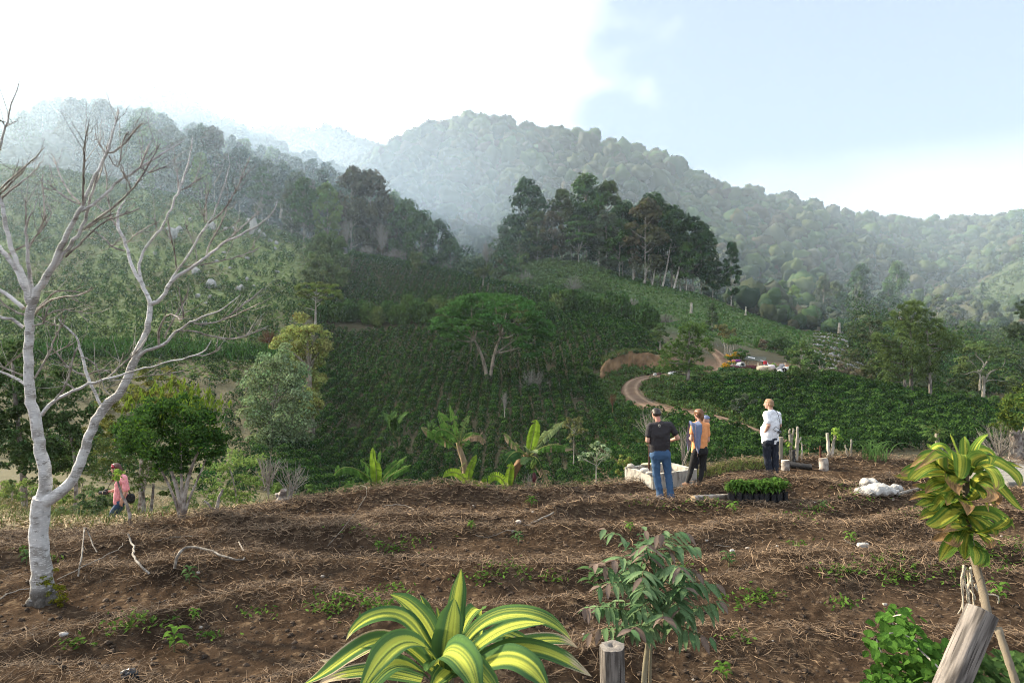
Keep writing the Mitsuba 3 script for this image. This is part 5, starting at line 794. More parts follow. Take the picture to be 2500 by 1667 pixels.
# root flare and moss at the foot
m = MB(); s = trimesh.creation.icosphere(subdivisions=3)
for dx, dy, a in ((0.10, -0.02, 0.10), (-0.08, -0.06, 0.09), (0.02, 0.10, 0.1), (0.04, -0.09, 0.08)): m.add(s.vertices * [a, a, 0.12] * (0.8 + 0.4 * meshkit.fbm(s.vertices * 2 + dx * 9, 3, 4)[:, None]) + [foot[0] + dx, foot[1] + dy, float(zg(foot[0] + dx, foot[1] + dy)) - 0.01], s.faces)
put(key, 'root', m.ply('birch_bark', True))
g = np.array([foot[0] + 0.16, foot[1] - 0.08, 0]); g[2] = float(zg(g[0], g[1])) + 0.1; C = g + r.normal(size=(26, 3)) * [0.07, 0.05, 0.06] + np.stack([np.linspace(-0.06, 0.14, 26), np.zeros(26), np.linspace(0.2, -0.06, 26)], 1)
put(key, 'moss', MB().add(*clump_cards(r, C, 0.045, 60, 0.022, (0.075, 0.075, 0.008), cvar=0.5)).ply('foliage_far'))
# ---------------------------------------------------------------- plants of the plot
def strap(mid, width, up, n=18, k=9, prof=None, fold=0.25, twist=0.0, tip_dry=0.0, cols=None, seed=0, edge_dry=0.0):
    """A strap leaf along the smooth line `mid`, its upper side towards `up`, striped lengthwise: dark margins, fine streaks, a yellow band down the middle."""
    r = np.random.default_rng(seed); p = spline(mid, n); t = unit(np.gradient(p, axis=0)); s = unit(np.cross(t, np.broadcast_to(up, t.shape))); nn = np.cross(s, t)
    if twist: a = np.linspace(0, twist, n)[:, None]; s, nn = s * np.cos(a) + nn * np.sin(a), nn * np.cos(a) - s * np.sin(a)
    u = np.linspace(0, 1, n); w = (np.interp(u, [0, 0.12, 0.45, 0.8, 0.95, 1], [0.55, 0.72, 1.0, 0.72, 0.25, 0.02]) if prof is None else np.interp(u, *prof)) * width / 2
    x = np.linspace(-1, 1, k); wave = 0.05 * np.sin(u[:, None] * 14 + r.random() * 6) * np.abs(x)
    v = p[:, None] + s[:, None] * (x * w[:, None])[..., None] + nn[:, None] * ((np.abs(x) ** 1.3 * fold + wave) * w[:, None])[..., None]
    DK, MDG, YL, LT, DRY = [np.array(c) for c in (cols or ((0.055, 0.115, 0.048), (0.12, 0.22, 0.055), (0.47, 0.50, 0.09), (0.27, 0.38, 0.07), (0.50, 0.40, 0.27)))]
    xs = np.abs(x + 0.08 * r.normal()); band = np.clip((0.46 + 0.10 * r.normal() - xs) / 0.22, 0, 1); band = np.clip(band * (1 - 0.75 * (r.random(k) < .28)) + 0.45 * (r.random(k) < .16) * (xs < .8), 0, 1)[:, None]; st = np.clip(r.normal(0.4, 0.5, k), 0, 1)[:, None]
    c = DK * (1 - st * 0.6) + MDG * st * 0.6; c = c * (1 - band) + (YL * (0.75 + 0.25 * r.random((k, 1))) + LT * 0.25 * r.random((k, 1))) * band
    C = np.broadcast_to(c, (n, k, 3)).copy()
    if edge_dry: e = (np.abs(x) > 1 - edge_dry)[None] & (u > 0.35)[:, None]; C[e] = DRY * 0.9
    if tip_dry: e = (u[:, None] + 0.05 * r.normal(size=(1, k)) > 1 - tip_dry); C[e] = DRY * (0.5 + 0.7 * r.random((e.sum(), 1)))
    i, j = np.meshgrid(np.arange(n - 1), np.arange(k - 1), indexing='ij'); q = np.stack([i * k + j, i * k + j + 1, (i + 1) * k + j + 1, (i + 1) * k + j], -1).reshape(-1, 4)
    return v.reshape(-1, 3), q, C.reshape(-1, 3)
bs('dracaena_leaf', {'type': 'principledthin', 'base_color': VC, 'roughness': 0.30, 'diff_trans': 0.55, 'eta': 1.5})
# the striped dracaena in the foreground: a leaf per line, (px, py, metres nearer)
def leafset(key, D, leaves, seed, wf=1.0):
    for k, (pts, w, kw) in enumerate(leaves):
        P = np.array([at(a, b, D - c) for a, b, c in pts]); kw = dict(kw); up = kw.pop('up', (0, -0.25, 1.0))
        v, f, c = strap(P, w / FPX * D * wf, np.array(up, float), seed=seed + k, k=kw.pop('k', 23), n=kw.pop('n', 22), **kw); put(key, 'leaf', MB().add(v, f, c).ply('dracaena_leaf', True))
key = thing('striped_dracaena', 'large dracaena with arching yellow-striped green leaves at the bottom of the photo', 'plant')
B = (0, -1, 0.35)
leafset(key, 3.9, [
 ([(1108, 1600, -.05), (1112, 1500, -.02), (1122, 1430, 0), (1126, 1388, 0)], 52, dict(up=B, fold=0.35)),
 ([(1085, 1640, 0.1), (1092, 1570, 0.14), (1102, 1500, 0.14), (1109, 1460, 0.10)], 76, dict(up=B, fold=0.2)),
 ([(1082, 1610, 0), (1050, 1540, 0), (1005, 1480, 0.02), (952, 1450, 0.05)], 58, dict(up=(0.5, -0.7, 0.7))),
 ([(1070, 1625, .05), (1020, 1545, .1), (958, 1500, .15), (900, 1510, .2), (845, 1562, .22)], 56, dict(up=(0.1, -0.4, 1), tip_dry=0.02)),
 ([(1062, 1640, .05), (985, 1575, .1), (920, 1562, .2), (850, 1598, .3), (742, 1668, .35)], 58, dict(up=(0.1, -0.4, 1), edge_dry=0.12)),
 ([(1075, 1625, .15), (1030, 1575, .35), (985, 1565, .55), (930, 1605, .75), (875, 1700, .85)], 72, dict(up=(0.2, -0.5, 1))),
 ([(1072, 1640, .15), (1080, 1600, .35), (1110, 1592, .5), (1140, 1620, .62), (1168, 1715, .7)], 88, dict(up=(0.1, -0.7, 0.8))),
 ([(1120, 1605, 0), (1165, 1535, 0), (1240, 1500, .05), (1310, 1505, .1), (1395, 1562, .12)], 58, dict(up=(-0.1, -0.4, 1), tip_dry=0.02)),
 ([(1130, 1620, .1), (1190, 1560, .15), (1262, 1527, .2), (1330, 1522, .24)], 50, dict(up=(-0.1, -0.4, 1))),
 ([(1140, 1640, .05), (1220, 1590, .1), (1306, 1585, .15), (1380, 1612, .2), (1444, 1650, .22)], 58, dict(up=(-0.1, -0.4, 1), tip_dry=0.13)),
 ([(1150, 1650, .2), (1210, 1612, .3), (1270, 1615, .4), (1340, 1690, .5)], 76, dict(up=(-0.1, -0.5, 1))),
 ([(1128, 1590, -.1), (1140, 1510, -.12), (1160, 1486, -.15), (1176, 1500, -.22), (1166, 1560, -.3)], 44, dict(up=(-0.3, -0.5, .8))),
 ([(1078, 1580, -.06), (1058, 1530, -.1), (1040, 1485, -.14), (1026, 1452, -.2)], 30, dict(up=(0.5, -0.6, .4), fold=0.6)),
 ([(1150, 1600, -.15), (1250, 1580, -.25), (1345, 1560, -.3), (1410, 1580, -.33)], 50, dict(up=(0, -0.5, 1), tip_dry=0.12, edge_dry=0.16)),
 ([(1100, 1600, -.1), (1080, 1530, -.15), (1066, 1480, -.2)], 22, dict(up=B, fold=0.5)),
 ([(1040, 1650, .1), (990, 1622, .3), (930, 1640, .5), (880, 1720, .6)], 68, dict(up=(0.1, -0.5, 1))),
 ([(1030, 1660, -.1), (920, 1640, -.1), (840, 1645, -.05), (775, 1672, 0)], 52, dict(up=(0, -0.4, 1), tip_dry=0.2, edge_dry=0.15)),
 ([(1060, 1620, -.2), (950, 1560, -.35), (870, 1600, -.45), (780, 1610, -.5)], 56, dict(up=(0, -0.4, 1), tip_dry=0.1, edge_dry=0.2)),
 ([(1100, 1660, .2), (1090, 1640, .4), (1050, 1680, .55)], 60, dict(up=(0, -0.6, 1))), ([(1120, 1650, .25), (1150, 1630, .45), (1230, 1720, .6)], 70, dict(up=(0, -0.6, 1))),
 ([(1110, 1600, -.2), (1180, 1560, -.4), (1260, 1560, -.6), (1290, 1590, -.7)], 56, dict(up=(0, -0.4, 1))), ([(1150, 1600, -.05), (1220, 1548, -.1), (1240, 1560, -.2), (1230, 1620, -.3)], 40, dict(up=(0, -0.4, 1))),
 ([(1235, 1540, -.1), (1260, 1548, -.12), (1296, 1568, -.14)], 26, dict(up=(0, -0.4, 1)))], 100)
c0 = at(1095, 1660, 3.9); put(key, 'stem', MB().add(*tube(spline([[c0[0] + .05, 3.95, -.1], [c0[0], 3.92, 0.8], c0, at(1105, 1590, 3.93)], 14), np.linspace(0.055, 0.03, 14), 10), (0.13, 0.11, 0.07)).ply('matte_colour', True))
# the dracaena at the right: tiers of drooping leaves on a cane with hanging roots
key = thing('tall_dracaena', 'tall yellow-green dracaena with browned leaf tips and hanging pale roots beside the leaning post', 'plant'); D = 5.0; r = np.random.default_rng(5)
def rp5(x, y): return (1940 + x / 4.2, 1000 + y / 4.2)
L5 = [([(1700, 560), (1680, 480), (1640, 380), (1590, 240)], 26, 0, 0), ([(1730, 540), (1745, 420), (1740, 330), (1745, 270)], 24, -.1, 0), ([(1790, 540), (1840, 420), (1900, 320), (1990, 250)], 20, .05, 0), ([(1700, 700), (1640, 560), (1640, 470), (1690, 455), (1700, 640), (1680, 690)], 44, .3, 0), ([(1680, 640), (1560, 510), (1450, 470), (1390, 470), (1180, 590)], 36, .1, .12), ([(1680, 640), (1540, 540), (1430, 535), (1340, 560), (1290, 590)], 34, .15, .08), ([(1640, 560), (1580, 430), (1480, 370), (1410, 410), (1400, 460)], 24, -.2, 0), ([(1700, 680), (1500, 640), (1300, 650), (1120, 700), (1000, 660)], 34, .1, .14), ([(1690, 620), (1480, 580), (1310, 590), (1130, 660), (1100, 680)], 36, .2, .14), ([(1830, 560), (1900, 420), (1990, 430), (2060, 520)], 34, -.1, 0), ([(1830, 640), (1900, 590), (1980, 600), (2060, 700), (2045, 820)], 36, .25, .1),
      ([(1840, 600), (1960, 510), (2100, 560), (2250, 660), (2310, 800)], 36, .1, .06), ([(1850, 620), (2000, 560), (2180, 560), (2352, 600)], 26, -.3, .1), ([(1760, 660), (1790, 560), (1800, 470), (1790, 440)], 30, .1, 0), ([(1710, 730), (1650, 700), (1620, 760), (1690, 880)], 42, .35, .35), ([(1700, 780), (1560, 740), (1440, 760), (1340, 860)], 34, .2, .12), ([(1690, 820), (1560, 830), (1380, 810), (1200, 770)], 32, .0, .15), ([(1820, 760), (1980, 720), (2150, 850), (2352, 1030)], 30, .1, 0), ([(1800, 800), (1900, 750), (2000, 780), (2080, 880), (2030, 1000)], 32, -.2, .4), ([(1740, 900), (1640, 870), (1500, 880), (1330, 860)], 28, -.1, .05), ([(1740, 960), (1600, 960), (1450, 900), (1330, 870), (1170, 930)], 26, .1, .14), ([(1730, 980), (1580, 1000), (1450, 930), (1330, 960), (1240, 970)], 28, .2, .06), ([(1760, 960), (1690, 910), (1740, 950), (1770, 1080)], 40, .35, .3),
      ([(1750, 1080), (1600, 1040), (1420, 1050), (1270, 1130)], 34, .15, .1), ([(1740, 1100), (1650, 1020), (1560, 1080), (1420, 1180), (1340, 1170)], 34, .3, .08), ([(1780, 1050), (1900, 1060), (2050, 1100), (2100, 1260)], 34, .1, .04), ([(1790, 1060), (2000, 1040), (2150, 1100), (2260, 1240)], 30, -.1, .08), ([(1790, 1120), (1850, 1100), (1980, 1180), (2060, 1300)], 32, .25, .05), ([(1780, 1160), (1700, 1150), (1560, 1190), (1420, 1220)], 28, .1, .3), ([(1770, 1230), (1620, 1240), (1480, 1210)], 30, .1, .1), ([(1780, 1240), (1650, 1320), (1560, 1420), (1480, 1560)], 30, .3, .04), ([(1780, 1230), (1740, 1330), (1730, 1440), (1740, 1540)], 34, .35, .05), ([(1800, 1220), (1880, 1250), (1960, 1330), (1990, 1420)], 30, .2, .25), ([(1810, 1200), (2000, 1230), (2150, 1180), (2240, 1100)], 28, -.05, .08), ([(1800, 1330), (1860, 1420), (1900, 1520), (1880, 1610)], 40, .3, .08), ([(1770, 1260), (1650, 1250), (1500, 1310), (1400, 1340)], 24, 0, .5), ([(1760, 900), (1860, 840), (1950, 860), (2040, 980)], 30, .0, .08), ([(1770, 840), (1900, 800), (2060, 820), (2200, 900)], 28, -.25, .1), ([(1720, 860), (1640, 850), (1590, 900), (1560, 980)], 28, .3, .1)]
YG = ((0.08, 0.16, 0.035), (0.22, 0.32, 0.05), (0.50, 0.48, 0.08), (0.34, 0.40, 0.07), (0.34, 0.21, 0.11))
_q = np.random.default_rng(77); L5 += [([(pts[0][0] + 10 * _q.normal(), pts[0][1] + 30)] + [(pts[0][0] + (x - pts[0][0]) * f + 45 * _q.normal(), pts[0][1] + 30 + (y - pts[0][1]) * f + 40 * _q.normal()) for x, y in pts[1:]], w * .85, near + .35 * _q.normal(), dry * (_q.random() < .6)) for pts, w, near, dry in L5[4:] for f in [.62 + .25 * _q.random()] if _q.random() < .75]
for k, (pts, w, near, dry) in enumerate(L5):
    P = np.array([at(*rp5(x, y), D - near * (i / (len(pts) - 1)) - 0.02 * i) for i, (x, y) in enumerate(pts)]); e = P[-1, 0] - P[0, 0]
    v, f, c = strap(P, w / FPX * D * 1.12, np.array([-0.15 * np.sign(e), -0.55, 0.9]), seed=300 + k, k=19, n=18, tip_dry=dry, cols=YG, edge_dry=0.1 if dry > .1 else 0); put(key, 'leaf', MB().add(v, f, c).ply('dracaena_leaf', True))
cane = spline([at(*rp5(1740, 560), D), at(*rp5(1760, 900), D), at(*rp5(1780, 1250), D), at(*rp5(1850, 1560), D - .2), at(2402, 1455, D - .6), at(2412, 1520, D - .9)], 20); put(key, 'stem', MB().add(*tube(cane, np.linspace(0.024, 0.026, 20), 8, wob=.15, rng=r), (0.13, 0.105, 0.075)).ply('matte_colour', 40))
for (x0, y0, x1, y1) in [(1070, 900, 1060, 1210), (1075, 900, 1030, 1170), (1085, 920, 1100, 1110), (1105, 900, 1120, 1170), (1120, 980, 1130, 1090), (1180, 1010, 1260, 1110), (1065, 890, 1075, 1180), (1110, 940, 1095, 1120), (1130, 1000, 1160, 1100), (1160, 990, 1170, 1110)]:
    a, b = at(1900 + x0 / 2.35, 1000 + y0 / 2.35, D - .1), at(1900 + x1 / 2.35, 1000 + y1 / 2.35, D - .12); put(key, 'root', MB().add(*tube(spline([a, a * .6 + b * .4 + r.normal(size=3) * .015, a * .25 + b * .75 + r.normal(size=3) * .015, b], 10), np.linspace(0.009, 0.004, 10), 5), (0.5, 0.43, 0.33)).ply('matte_colour', True))
# weathered fence posts
def wood_col(p, n, uv):
    a = mikit.fbm(p.x * 55, p.y * 55, p.z * 5, 3); b = mikit.noise(p.x * 130, p.y * 130, p.z * 3.5)
    return mikit.mix(mikit.mix([0.055, 0.046, 0.04], [0.20, 0.175, 0.155], mikit.smoothstep(0.3, 0.7, a)), [0.03, 0.024, 0.02], mikit.smoothstep(0.66, 0.8, b) * 0.8)
bs('old_wood', {'type': 'twosided', 'b': {'type': 'bumpmap', 't': proc(lambda p, n, uv: 0.006 * mikit.fbm(p.x * 60, p.y * 60, p.z * 4, 3), 0.001), 'scale': 1.0, 'b': {'type': 'principled', 'base_color': proc(wood_col), 'roughness': 0.85}}})
bs('old_wood_end', {'type': 'twosided', 'b': {'type': 'bumpmap', 't': proc(lambda p, n, uv: 0.005 * mikit.fbm(p.x * 70, p.y * 70, p.z * 70, 3), 0.001), 'scale': 1.0, 'b': {'type': 'principled', 'base_color': proc(lambda p, n, uv: mikit.mix([0.08, 0.068, 0.06], [0.25, 0.225, 0.2], mikit.fbm(p.x * 60, p.y * 60, p.z * 60, 3))), 'roughness': 0.9}}})
_A = unit(at(2400, 1492, 3.5) - at(2318, 1680, 3.42)); _E1 = unit(np.cross(_A, [0, 1, 0.2])); _E2 = np.cross(_A, _E1)
def along(p): d = lambda e: p.x * float(e[0]) + p.y * float(e[1]) + p.z * float(e[2]); return mi.Point3f(d(_E1), d(_E2), d(_A))
bs('leaning_wood', {'type': 'twosided', 'b': {'type': 'bumpmap', 't': proc(lambda p, n, uv: 0.006 * mikit.fbm(along(p).x * 60, along(p).y * 60, along(p).z * 4, 3), 0.001), 'scale': 1.0, 'b': {'type': 'principled', 'base_color': proc(lambda p, n, uv: wood_col(along(p), n, uv)), 'roughness': 0.85}}})
def post(label, foot_, top_, r0, r1, seed, name='fence_post', wood='old_wood'):
    q = np.random.default_rng(seed); key = thing(name, label, 'post'); p = spline([foot_, (np.asarray(foot_) + top_) / 2 + q.normal(size=3) * .006, top_], 26); ang = np.arange(30) * 2 * np.pi / 30
    v, f = tube(p, np.linspace(r0, r1, 26), 30, cap=False); c = np.repeat(p, 30, 0); d = v - c; an = np.tile(ang, 26); zz = np.repeat(np.linspace(0, 3, 26), 30)
    g = meshkit.fbm(np.stack([np.cos(an) * 3.1, np.sin(an) * 3.1, zz * 0.35 + seed], 1), 4, seed); g2 = meshkit.noise(np.stack([np.cos(an) * 9, np.sin(an) * 9, zz * 0.3 + seed], 1), seed); v = c + d * (0.80 + 0.32 * g + 0.12 * (g2 - .5))[:, None]; put(key, 'shaft', MB().add(v, f).ply(wood, True))
    ring = v[-30:]; cc = ring.mean(0); t = unit(p[-1] - p[-2]); rings = [ring, cc + (ring - cc) * .7 + t * .006, cc + (ring - cc) * .35 + t * .004, cc + (ring - cc) * .12 - t * .012]; V = np.vstack(rings + [cc[None] - t * .02]); F = [[a * 30 + i, a * 30 + (i + 1) % 30, (a + 1) * 30 + (i + 1) % 30, (a + 1) * 30 + i] for a in range(3) for i in range(30)]
    F = np.array(F); F = np.vstack([F[:, [0, 1, 2]], F[:, [0, 2, 3]], [[90 + i, 90 + (i + 1) % 30, 120] for i in range(30)]]); put(key, 'end_grain', MB().add(V, F).ply('old_wood_end', True)); return key
a = at(1494, 1576, 4.0); post('short weathered grey fence post in front of the pinnate shrub at the bottom', [a[0] + .03, 4.02, -.1], a, 0.082, 0.075, 1)
a = at(2400, 1492, 3.5); b = at(2318, 1680, 3.42); post('thick weathered leaning fence post at the bottom right below the tall dracaena', b + (b - a) * 2.6, a, 0.082, 0.074, 2, wood='leaning_wood')
key = thing('stake', 'pale ringed stake propped behind the leaning post', 'stake'); put(key, None, MB().add(*tube(spline([at(2436, 1530, 4.1), at(2455, 1590, 4.05), at(2478, 1660, 4.0), at(2500, 1740, 4.0)], 16), 0.022 * (1 + 0.08 * np.sin(np.arange(16) * 2.4)), 10), (0.2, 0.165, 0.12)).ply('matte_colour', True))
key = thing('stake', 'thin grey stick standing upright left of the leaning post', 'stake'); put(key, None, MB().add(*tube([at(2326, 1560, 4.4), at(2327, 1610, 4.4), at(2329, 1680, 4.4)], [.006, .008, .01], 6), (0.3, 0.26, 0.22)).ply('matte_colour', True))
# the shrub with feather-shaped leaves
key = thing('pinnate_shrub', 'young shrub with large feather-shaped leaves and purplish young leaflets behind the short post', 'shrub'); D = 6.35; r = np.random.default_rng(8)
def rp6(x, y): return (1350 + x / 3.76, 1250 + y / 3.76)
base = gpt(1578, D); stem = spline([base - [0, 0, .1], at(*rp6(840, 1500), D), at(*rp6(880, 1150), D), at(*rp6(930, 800), D), at(*rp6(960, 450), D), at(*rp6(930, 250), D)], 22); put(key, 'stem', MB().add(*tube(stem, np.linspace(0.032, 0.008, 22), 8), (0.27, 0.23, 0.15)).ply('matte_colour', True))
put(key, 'stem', MB().add(*tube(spline([gpt(1586, D + .06) - [0, 0, .1], at(*rp6(890, 1450), D + .05), at(*rp6(900, 1250), D + .05), at(*rp6(960, 900), D + .1)], 12), np.linspace(0.02, 0.01, 12), 7), (0.24, 0.2, 0.13)).ply('matte_colour', True))
FR = [((920, 560), (780, 380), (620, 220), (480, 160), .1, 7), ((900, 600), (760, 480), (640, 420), (560, 440), .3, 8), ((920, 650), (740, 640), (590, 550), (400, 470), .2, 9), ((930, 700), (780, 660), (600, 640), (430, 680), .35, 9), ((920, 880), (720, 830), (560, 820), (400, 850), .1, 9), ((930, 900), (720, 900), (500, 870), (260, 890), .35, 12), ((930, 960), (760, 1040), (560, 1050), (350, 1110), .2, 9), ((940, 980), (860, 1020), (780, 1040), (720, 1080), .55, 9), ((960, 900), (1000, 900), (1010, 930), (1010, 960), .6, 7), ((960, 880), (1100, 1000), (1250, 1090), (1440, 1150), .4, 9), ((960, 850), (1150, 900), (1350, 860), (1560, 820), .25, 12), ((950, 780), (1080, 720), (1160, 690), (1220, 700), .4, 8), ((960, 720), (1150, 650), (1300, 640), (1500, 660), .1, 10), ((960, 640), (1080, 520), (1180, 500), (1320, 560), .25, 9),
      ((950, 560), (1060, 510), (1140, 490), (1190, 560), .5, 9), ((950, 480), (1080, 330), (1180, 300), (1300, 320), .1, 8), ((945, 460), (1020, 300), (1100, 200), (1220, 190), -.1, 8), ((940, 440), (940, 300), (960, 210), (1000, 200), .15, 7), ((930, 460), (860, 320), (840, 230), (850, 170), 0, 7), ((930, 520), (880, 420), (860, 330), (870, 300), .4, 7), ((930, 620), (860, 560), (830, 540), (820, 600), .55, 8), ((940, 760), (870, 680), (850, 670), (820, 720), .6, 8), ((940, 820), (900, 800), (850, 830), (780, 900), .45, 8), ((960, 800), (1060, 780), (1130, 830), (1160, 900), .4, 8), ((940, 700), (880, 640), (760, 560), (690, 500), -.3, 9), ((950, 700), (1050, 620), (1160, 560), (1240, 580), -.35, 9), ((940, 900), (840, 860), (760, 880), (690, 950), -.3, 9), ((950, 900), (1060, 880), (1180, 920), (1260, 1000), -.3, 9)]
GL, GR, PU = (0.085, 0.165, 0.075), (0.18, 0.26, 0.13), (0.20, 0.15, 0.125)
for k, (a, b, c, d, near, npair) in enumerate(FR):
    P = np.array([at(*rp6(*q), D - near * f) for q, f in zip((a, b, c, d), (0, .4, .75, 1))]); p = spline(P, 24); t = unit(np.gradient(p, axis=0)); fr = put(key, 'frond', MB().add(*tube(p, np.linspace(0.006, 0.002, 24), 5), (0.13, 0.085, 0.05)).ply('matte_colour', True)); m = MB()
    for i in range(npair):
        u = 0.24 + 0.76 * i / (npair - 1); j = min(23, int(u * 23)); q = p[j]; tt = t[j]; s = unit(np.cross(tt, [0, 0, 1]))
        for sg in (-1, 1):
            Lf = 0.185 * (0.65 + 0.6 * math.sin(math.pi * min(u * 0.85 + 0.1, 1))) * (0.88 + .24 * r.random()); dr = unit(s * sg * 0.75 + tt * 0.45 + [0, 0, -0.62] + 0.14 * r.normal(size=3)); e = q + dr * Lf; mid = q + dr * Lf * .5 + [0, 0, 0.013]
            up = unit(np.cross(dr, np.cross([0, 0, 1.], dr)) + 0.2 * r.normal(size=3)); col = np.array(GL) * (1 - (h := r.random())) + np.array(GR) * h
            if u > 0.9 and r.random() < .6 or (a[1] < 560 and r.random() < .12): col = np.array(PU) * (0.8 + .4 * r.random())
            v, f, _ = strap(np.array([q, mid, e]), 0.056 * (0.8 + .3 * r.random()), up, n=7, k=3, prof=([0, .2, .5, .85, 1], [.3, .85, 1, .42, .02]), fold=0.3, seed=k); cc = np.tile(col, (len(v), 1)); cc[1::3] *= 1.25; m.add(v, f, cc)
    put(key, 'leaflets', m.ply('leaf_thin', True)); labels[list(scene)[-1]] = {'kind': 'stuff'}
# bramble at the bottom right
def leaf_round(q, n, d, s, w, col):
    """A broad five-sided leaf."""
    n = unit(n); d = unit(d - n * (d @ n)); x = np.cross(n, d); P = [(0, 0, 0), (0.22, .38, .03), (.55, .46, .05), (.85, .22, .03), (1, 0, -.04), (.85, -.22, .03), (.55, -.46, .05), (.22, -.38, .03), (.5, 0, -.02)]
    v = np.array([q + s * (a * d + b * w * x + c * n) for a, b, c in P]); f = [[8, i, i + 1] for i in range(7)] + [[8, 7, 0]]; return v, np.array(f)[:, ::-1], np.tile(col, (9, 1)) * (np.array([.9, 1, 1, 1, .95, 1, 1, 1, 1.15])[:, None])
key = thing('bramble', 'bright green bramble bush with pale arching canes left of the leaning post', 'bush'); r = np.random.default_rng(14); D = 4.75; m = MB()
canes = [[(2330, 1690), (2280, 1600), (2210, 1550), (2150, 1560)], [(2340, 1700), (2270, 1610), (2200, 1540), (2180, 1500)], [(2290, 1700), (2230, 1640), (2170, 1610), (2140, 1560)], [(2300, 1700), (2230, 1680), (2170, 1655), (2150, 1640)], [(2330, 1690), (2250, 1590), (2190, 1535), (2200, 1500)], [(2360, 1700), (2320, 1650), (2280, 1625), (2300, 1610)], [(2250, 1700), (2200, 1690), (2150, 1670), (2140, 1690)]]
for c_ in canes:
    P = spline([at(a, b, D + r.normal() * .12) for a, b in c_], 24); put(key, 'cane', MB().add(*tube(P, np.linspace(.008, .004, 24), 5), (0.42, 0.38, 0.33)).ply('matte_colour', True))
    for i in range(2, 24):
        for _ in range(4):
            q = P[i] + r.normal(size=3) * [.05, .05, .045]; m.add(*leaf_round(q, [r.normal() * .5, -.5 + r.normal() * .4, .9], r.normal(size=3) + [0, -.4, -.3], 0.055 + .035 * r.random(), 0.8, np.array([0.075, 0.165, 0.03]) * (.65 + .7 * r.random())))
put(key, 'leaves', m.ply('leaf_thin', 40 if False else False)); labels[list(scene)[-1]] = {'kind': 'stuff'}
key = thing('weed_clump', 'dull green weeds at the foot of the leaning post', 'weeds'); m = MB()
for k in range(260): q = at(2350 + 150 * r.random(), 1600 + 90 * r.random(), 4.3 + .5 * r.random()); m.add(*leaf_round(q, [r.normal() * .5, -.4, 1], r.normal(size=3), .05 + .03 * r.random(), .8, np.array([.06, .11, .035]) * (.6 + .7 * r.random())))
put(key, None, m.ply('leaf_thin'))
# ---------------------------------------------------------------- bananas along the brink
BG, BY_, BD = (0.06, 0.125, 0.03), (0.17, 0.27, 0.03), (0.33, 0.24, 0.17)
def banana_leaf(mid, width, up, seed, col=BG, torn=0.5, droop=0.5, dry=0.0, n=20):
    """A banana leaf: a midrib and two sides torn into hanging strips."""
    r = np.random.default_rng(seed); p = spline(mid, n + 1); t = unit(np.gradient(p, axis=0)); s = unit(np.cross(t, np.broadcast_to(np.asarray(up, float), t.shape))); nn = np.cross(s, t); m = MB(); u = np.linspace(0, 1, n + 1); w = width * np.interp(u, [0, .12, .25, .6, .88, 1], [.02, .1, .8, 1, .75, .1]) / 2
    m.add(*tube(p, np.linspace(0.016, 0.004, n + 1), 5), (0.24, 0.27, 0.10))
    for sg in (-1, 1):
        dr = droop
        for i in range(n):
            if u[i] < .1: continue
            if r.random() < torn: dr = np.clip(droop + 0.5 * r.normal(), -0.2, 1.5)
            g = 0.0 if r.random() > torn else 0.15; a, b = p[i] + (p[i + 1] - p[i]) * g, p[i + 1]; o = s[i] * sg; down = np.array([0, 0, -1.0]); L0, L1 = w[i], w[i + 1]
            d1 = unit(o * math.cos(dr * .6) + nn[i] * .25 + down * math.sin(max(dr, 0) * .6)); d2 = unit(o * math.cos(dr) + down * math.sin(dr) * 1.1)
            v = np.array([a, b, b + d1 * L1 * .5, a + d1 * L0 * .5, a + d1 * L0 * .5 + d2 * L0 * .5, b + d1 * L1 * .5 + d2 * L1 * .5]); c = np.array(col) * (0.75 + .5 * r.random()); c2 = np.array(BD) * (.6 + .7 * r.random()) if r.random() < dry or (dry and u[i] > .8) else c
            m.add(v, [[0, 1, 2], [0, 2, 3], [3, 2, 5], [3, 5, 4]], np.array([c, c, c * .5 + c2 * .5, c * .5 + c2 * .5, c2, c2]))
    return m
def banana(label, D, stem, stem_r, leaves, seed, stemc=(0.2, 0.2, 0.09), rough=0.0):
    key = thing('banana_plant', label, 'banana plant'); r = np.random.default_rng(seed); P = spline([at(a, b, D) for a, b in stem], 18); P[0, 2] = min(P[0, 2], float(zg(P[0, 0], P[0, 1]))) - .1; v, f = tube(P, np.linspace(stem_r[0], stem_r[1], 18), 14, wob=rough, rng=r)
    put(key, 'stem', MB().add(v, f, np.array(stemc) * (0.6 + 0.8 * meshkit.noise(v * [30, 30, 4], seed))[:, None]).ply('matte_colour', True))
    for k, (pts, w, kw) in enumerate(leaves): put(key, 'leaf', banana_leaf([at(a, b, D - c) for a, b, c in pts], w / FPX * D, kw.get('up', (0, -.5, 1)), seed * 50 + k, kw.get('col', BG), kw.get('torn', .5), kw.get('droop', .5), kw.get('dry', 0)).ply('leaf_thin'))
    return key
DR, YY = dict(dry=.8, col=(.2, .16, .09), droop=1.2, torn=.8), dict(col=BY_, torn=.08, droop=.15, up=(0, -1, .4))
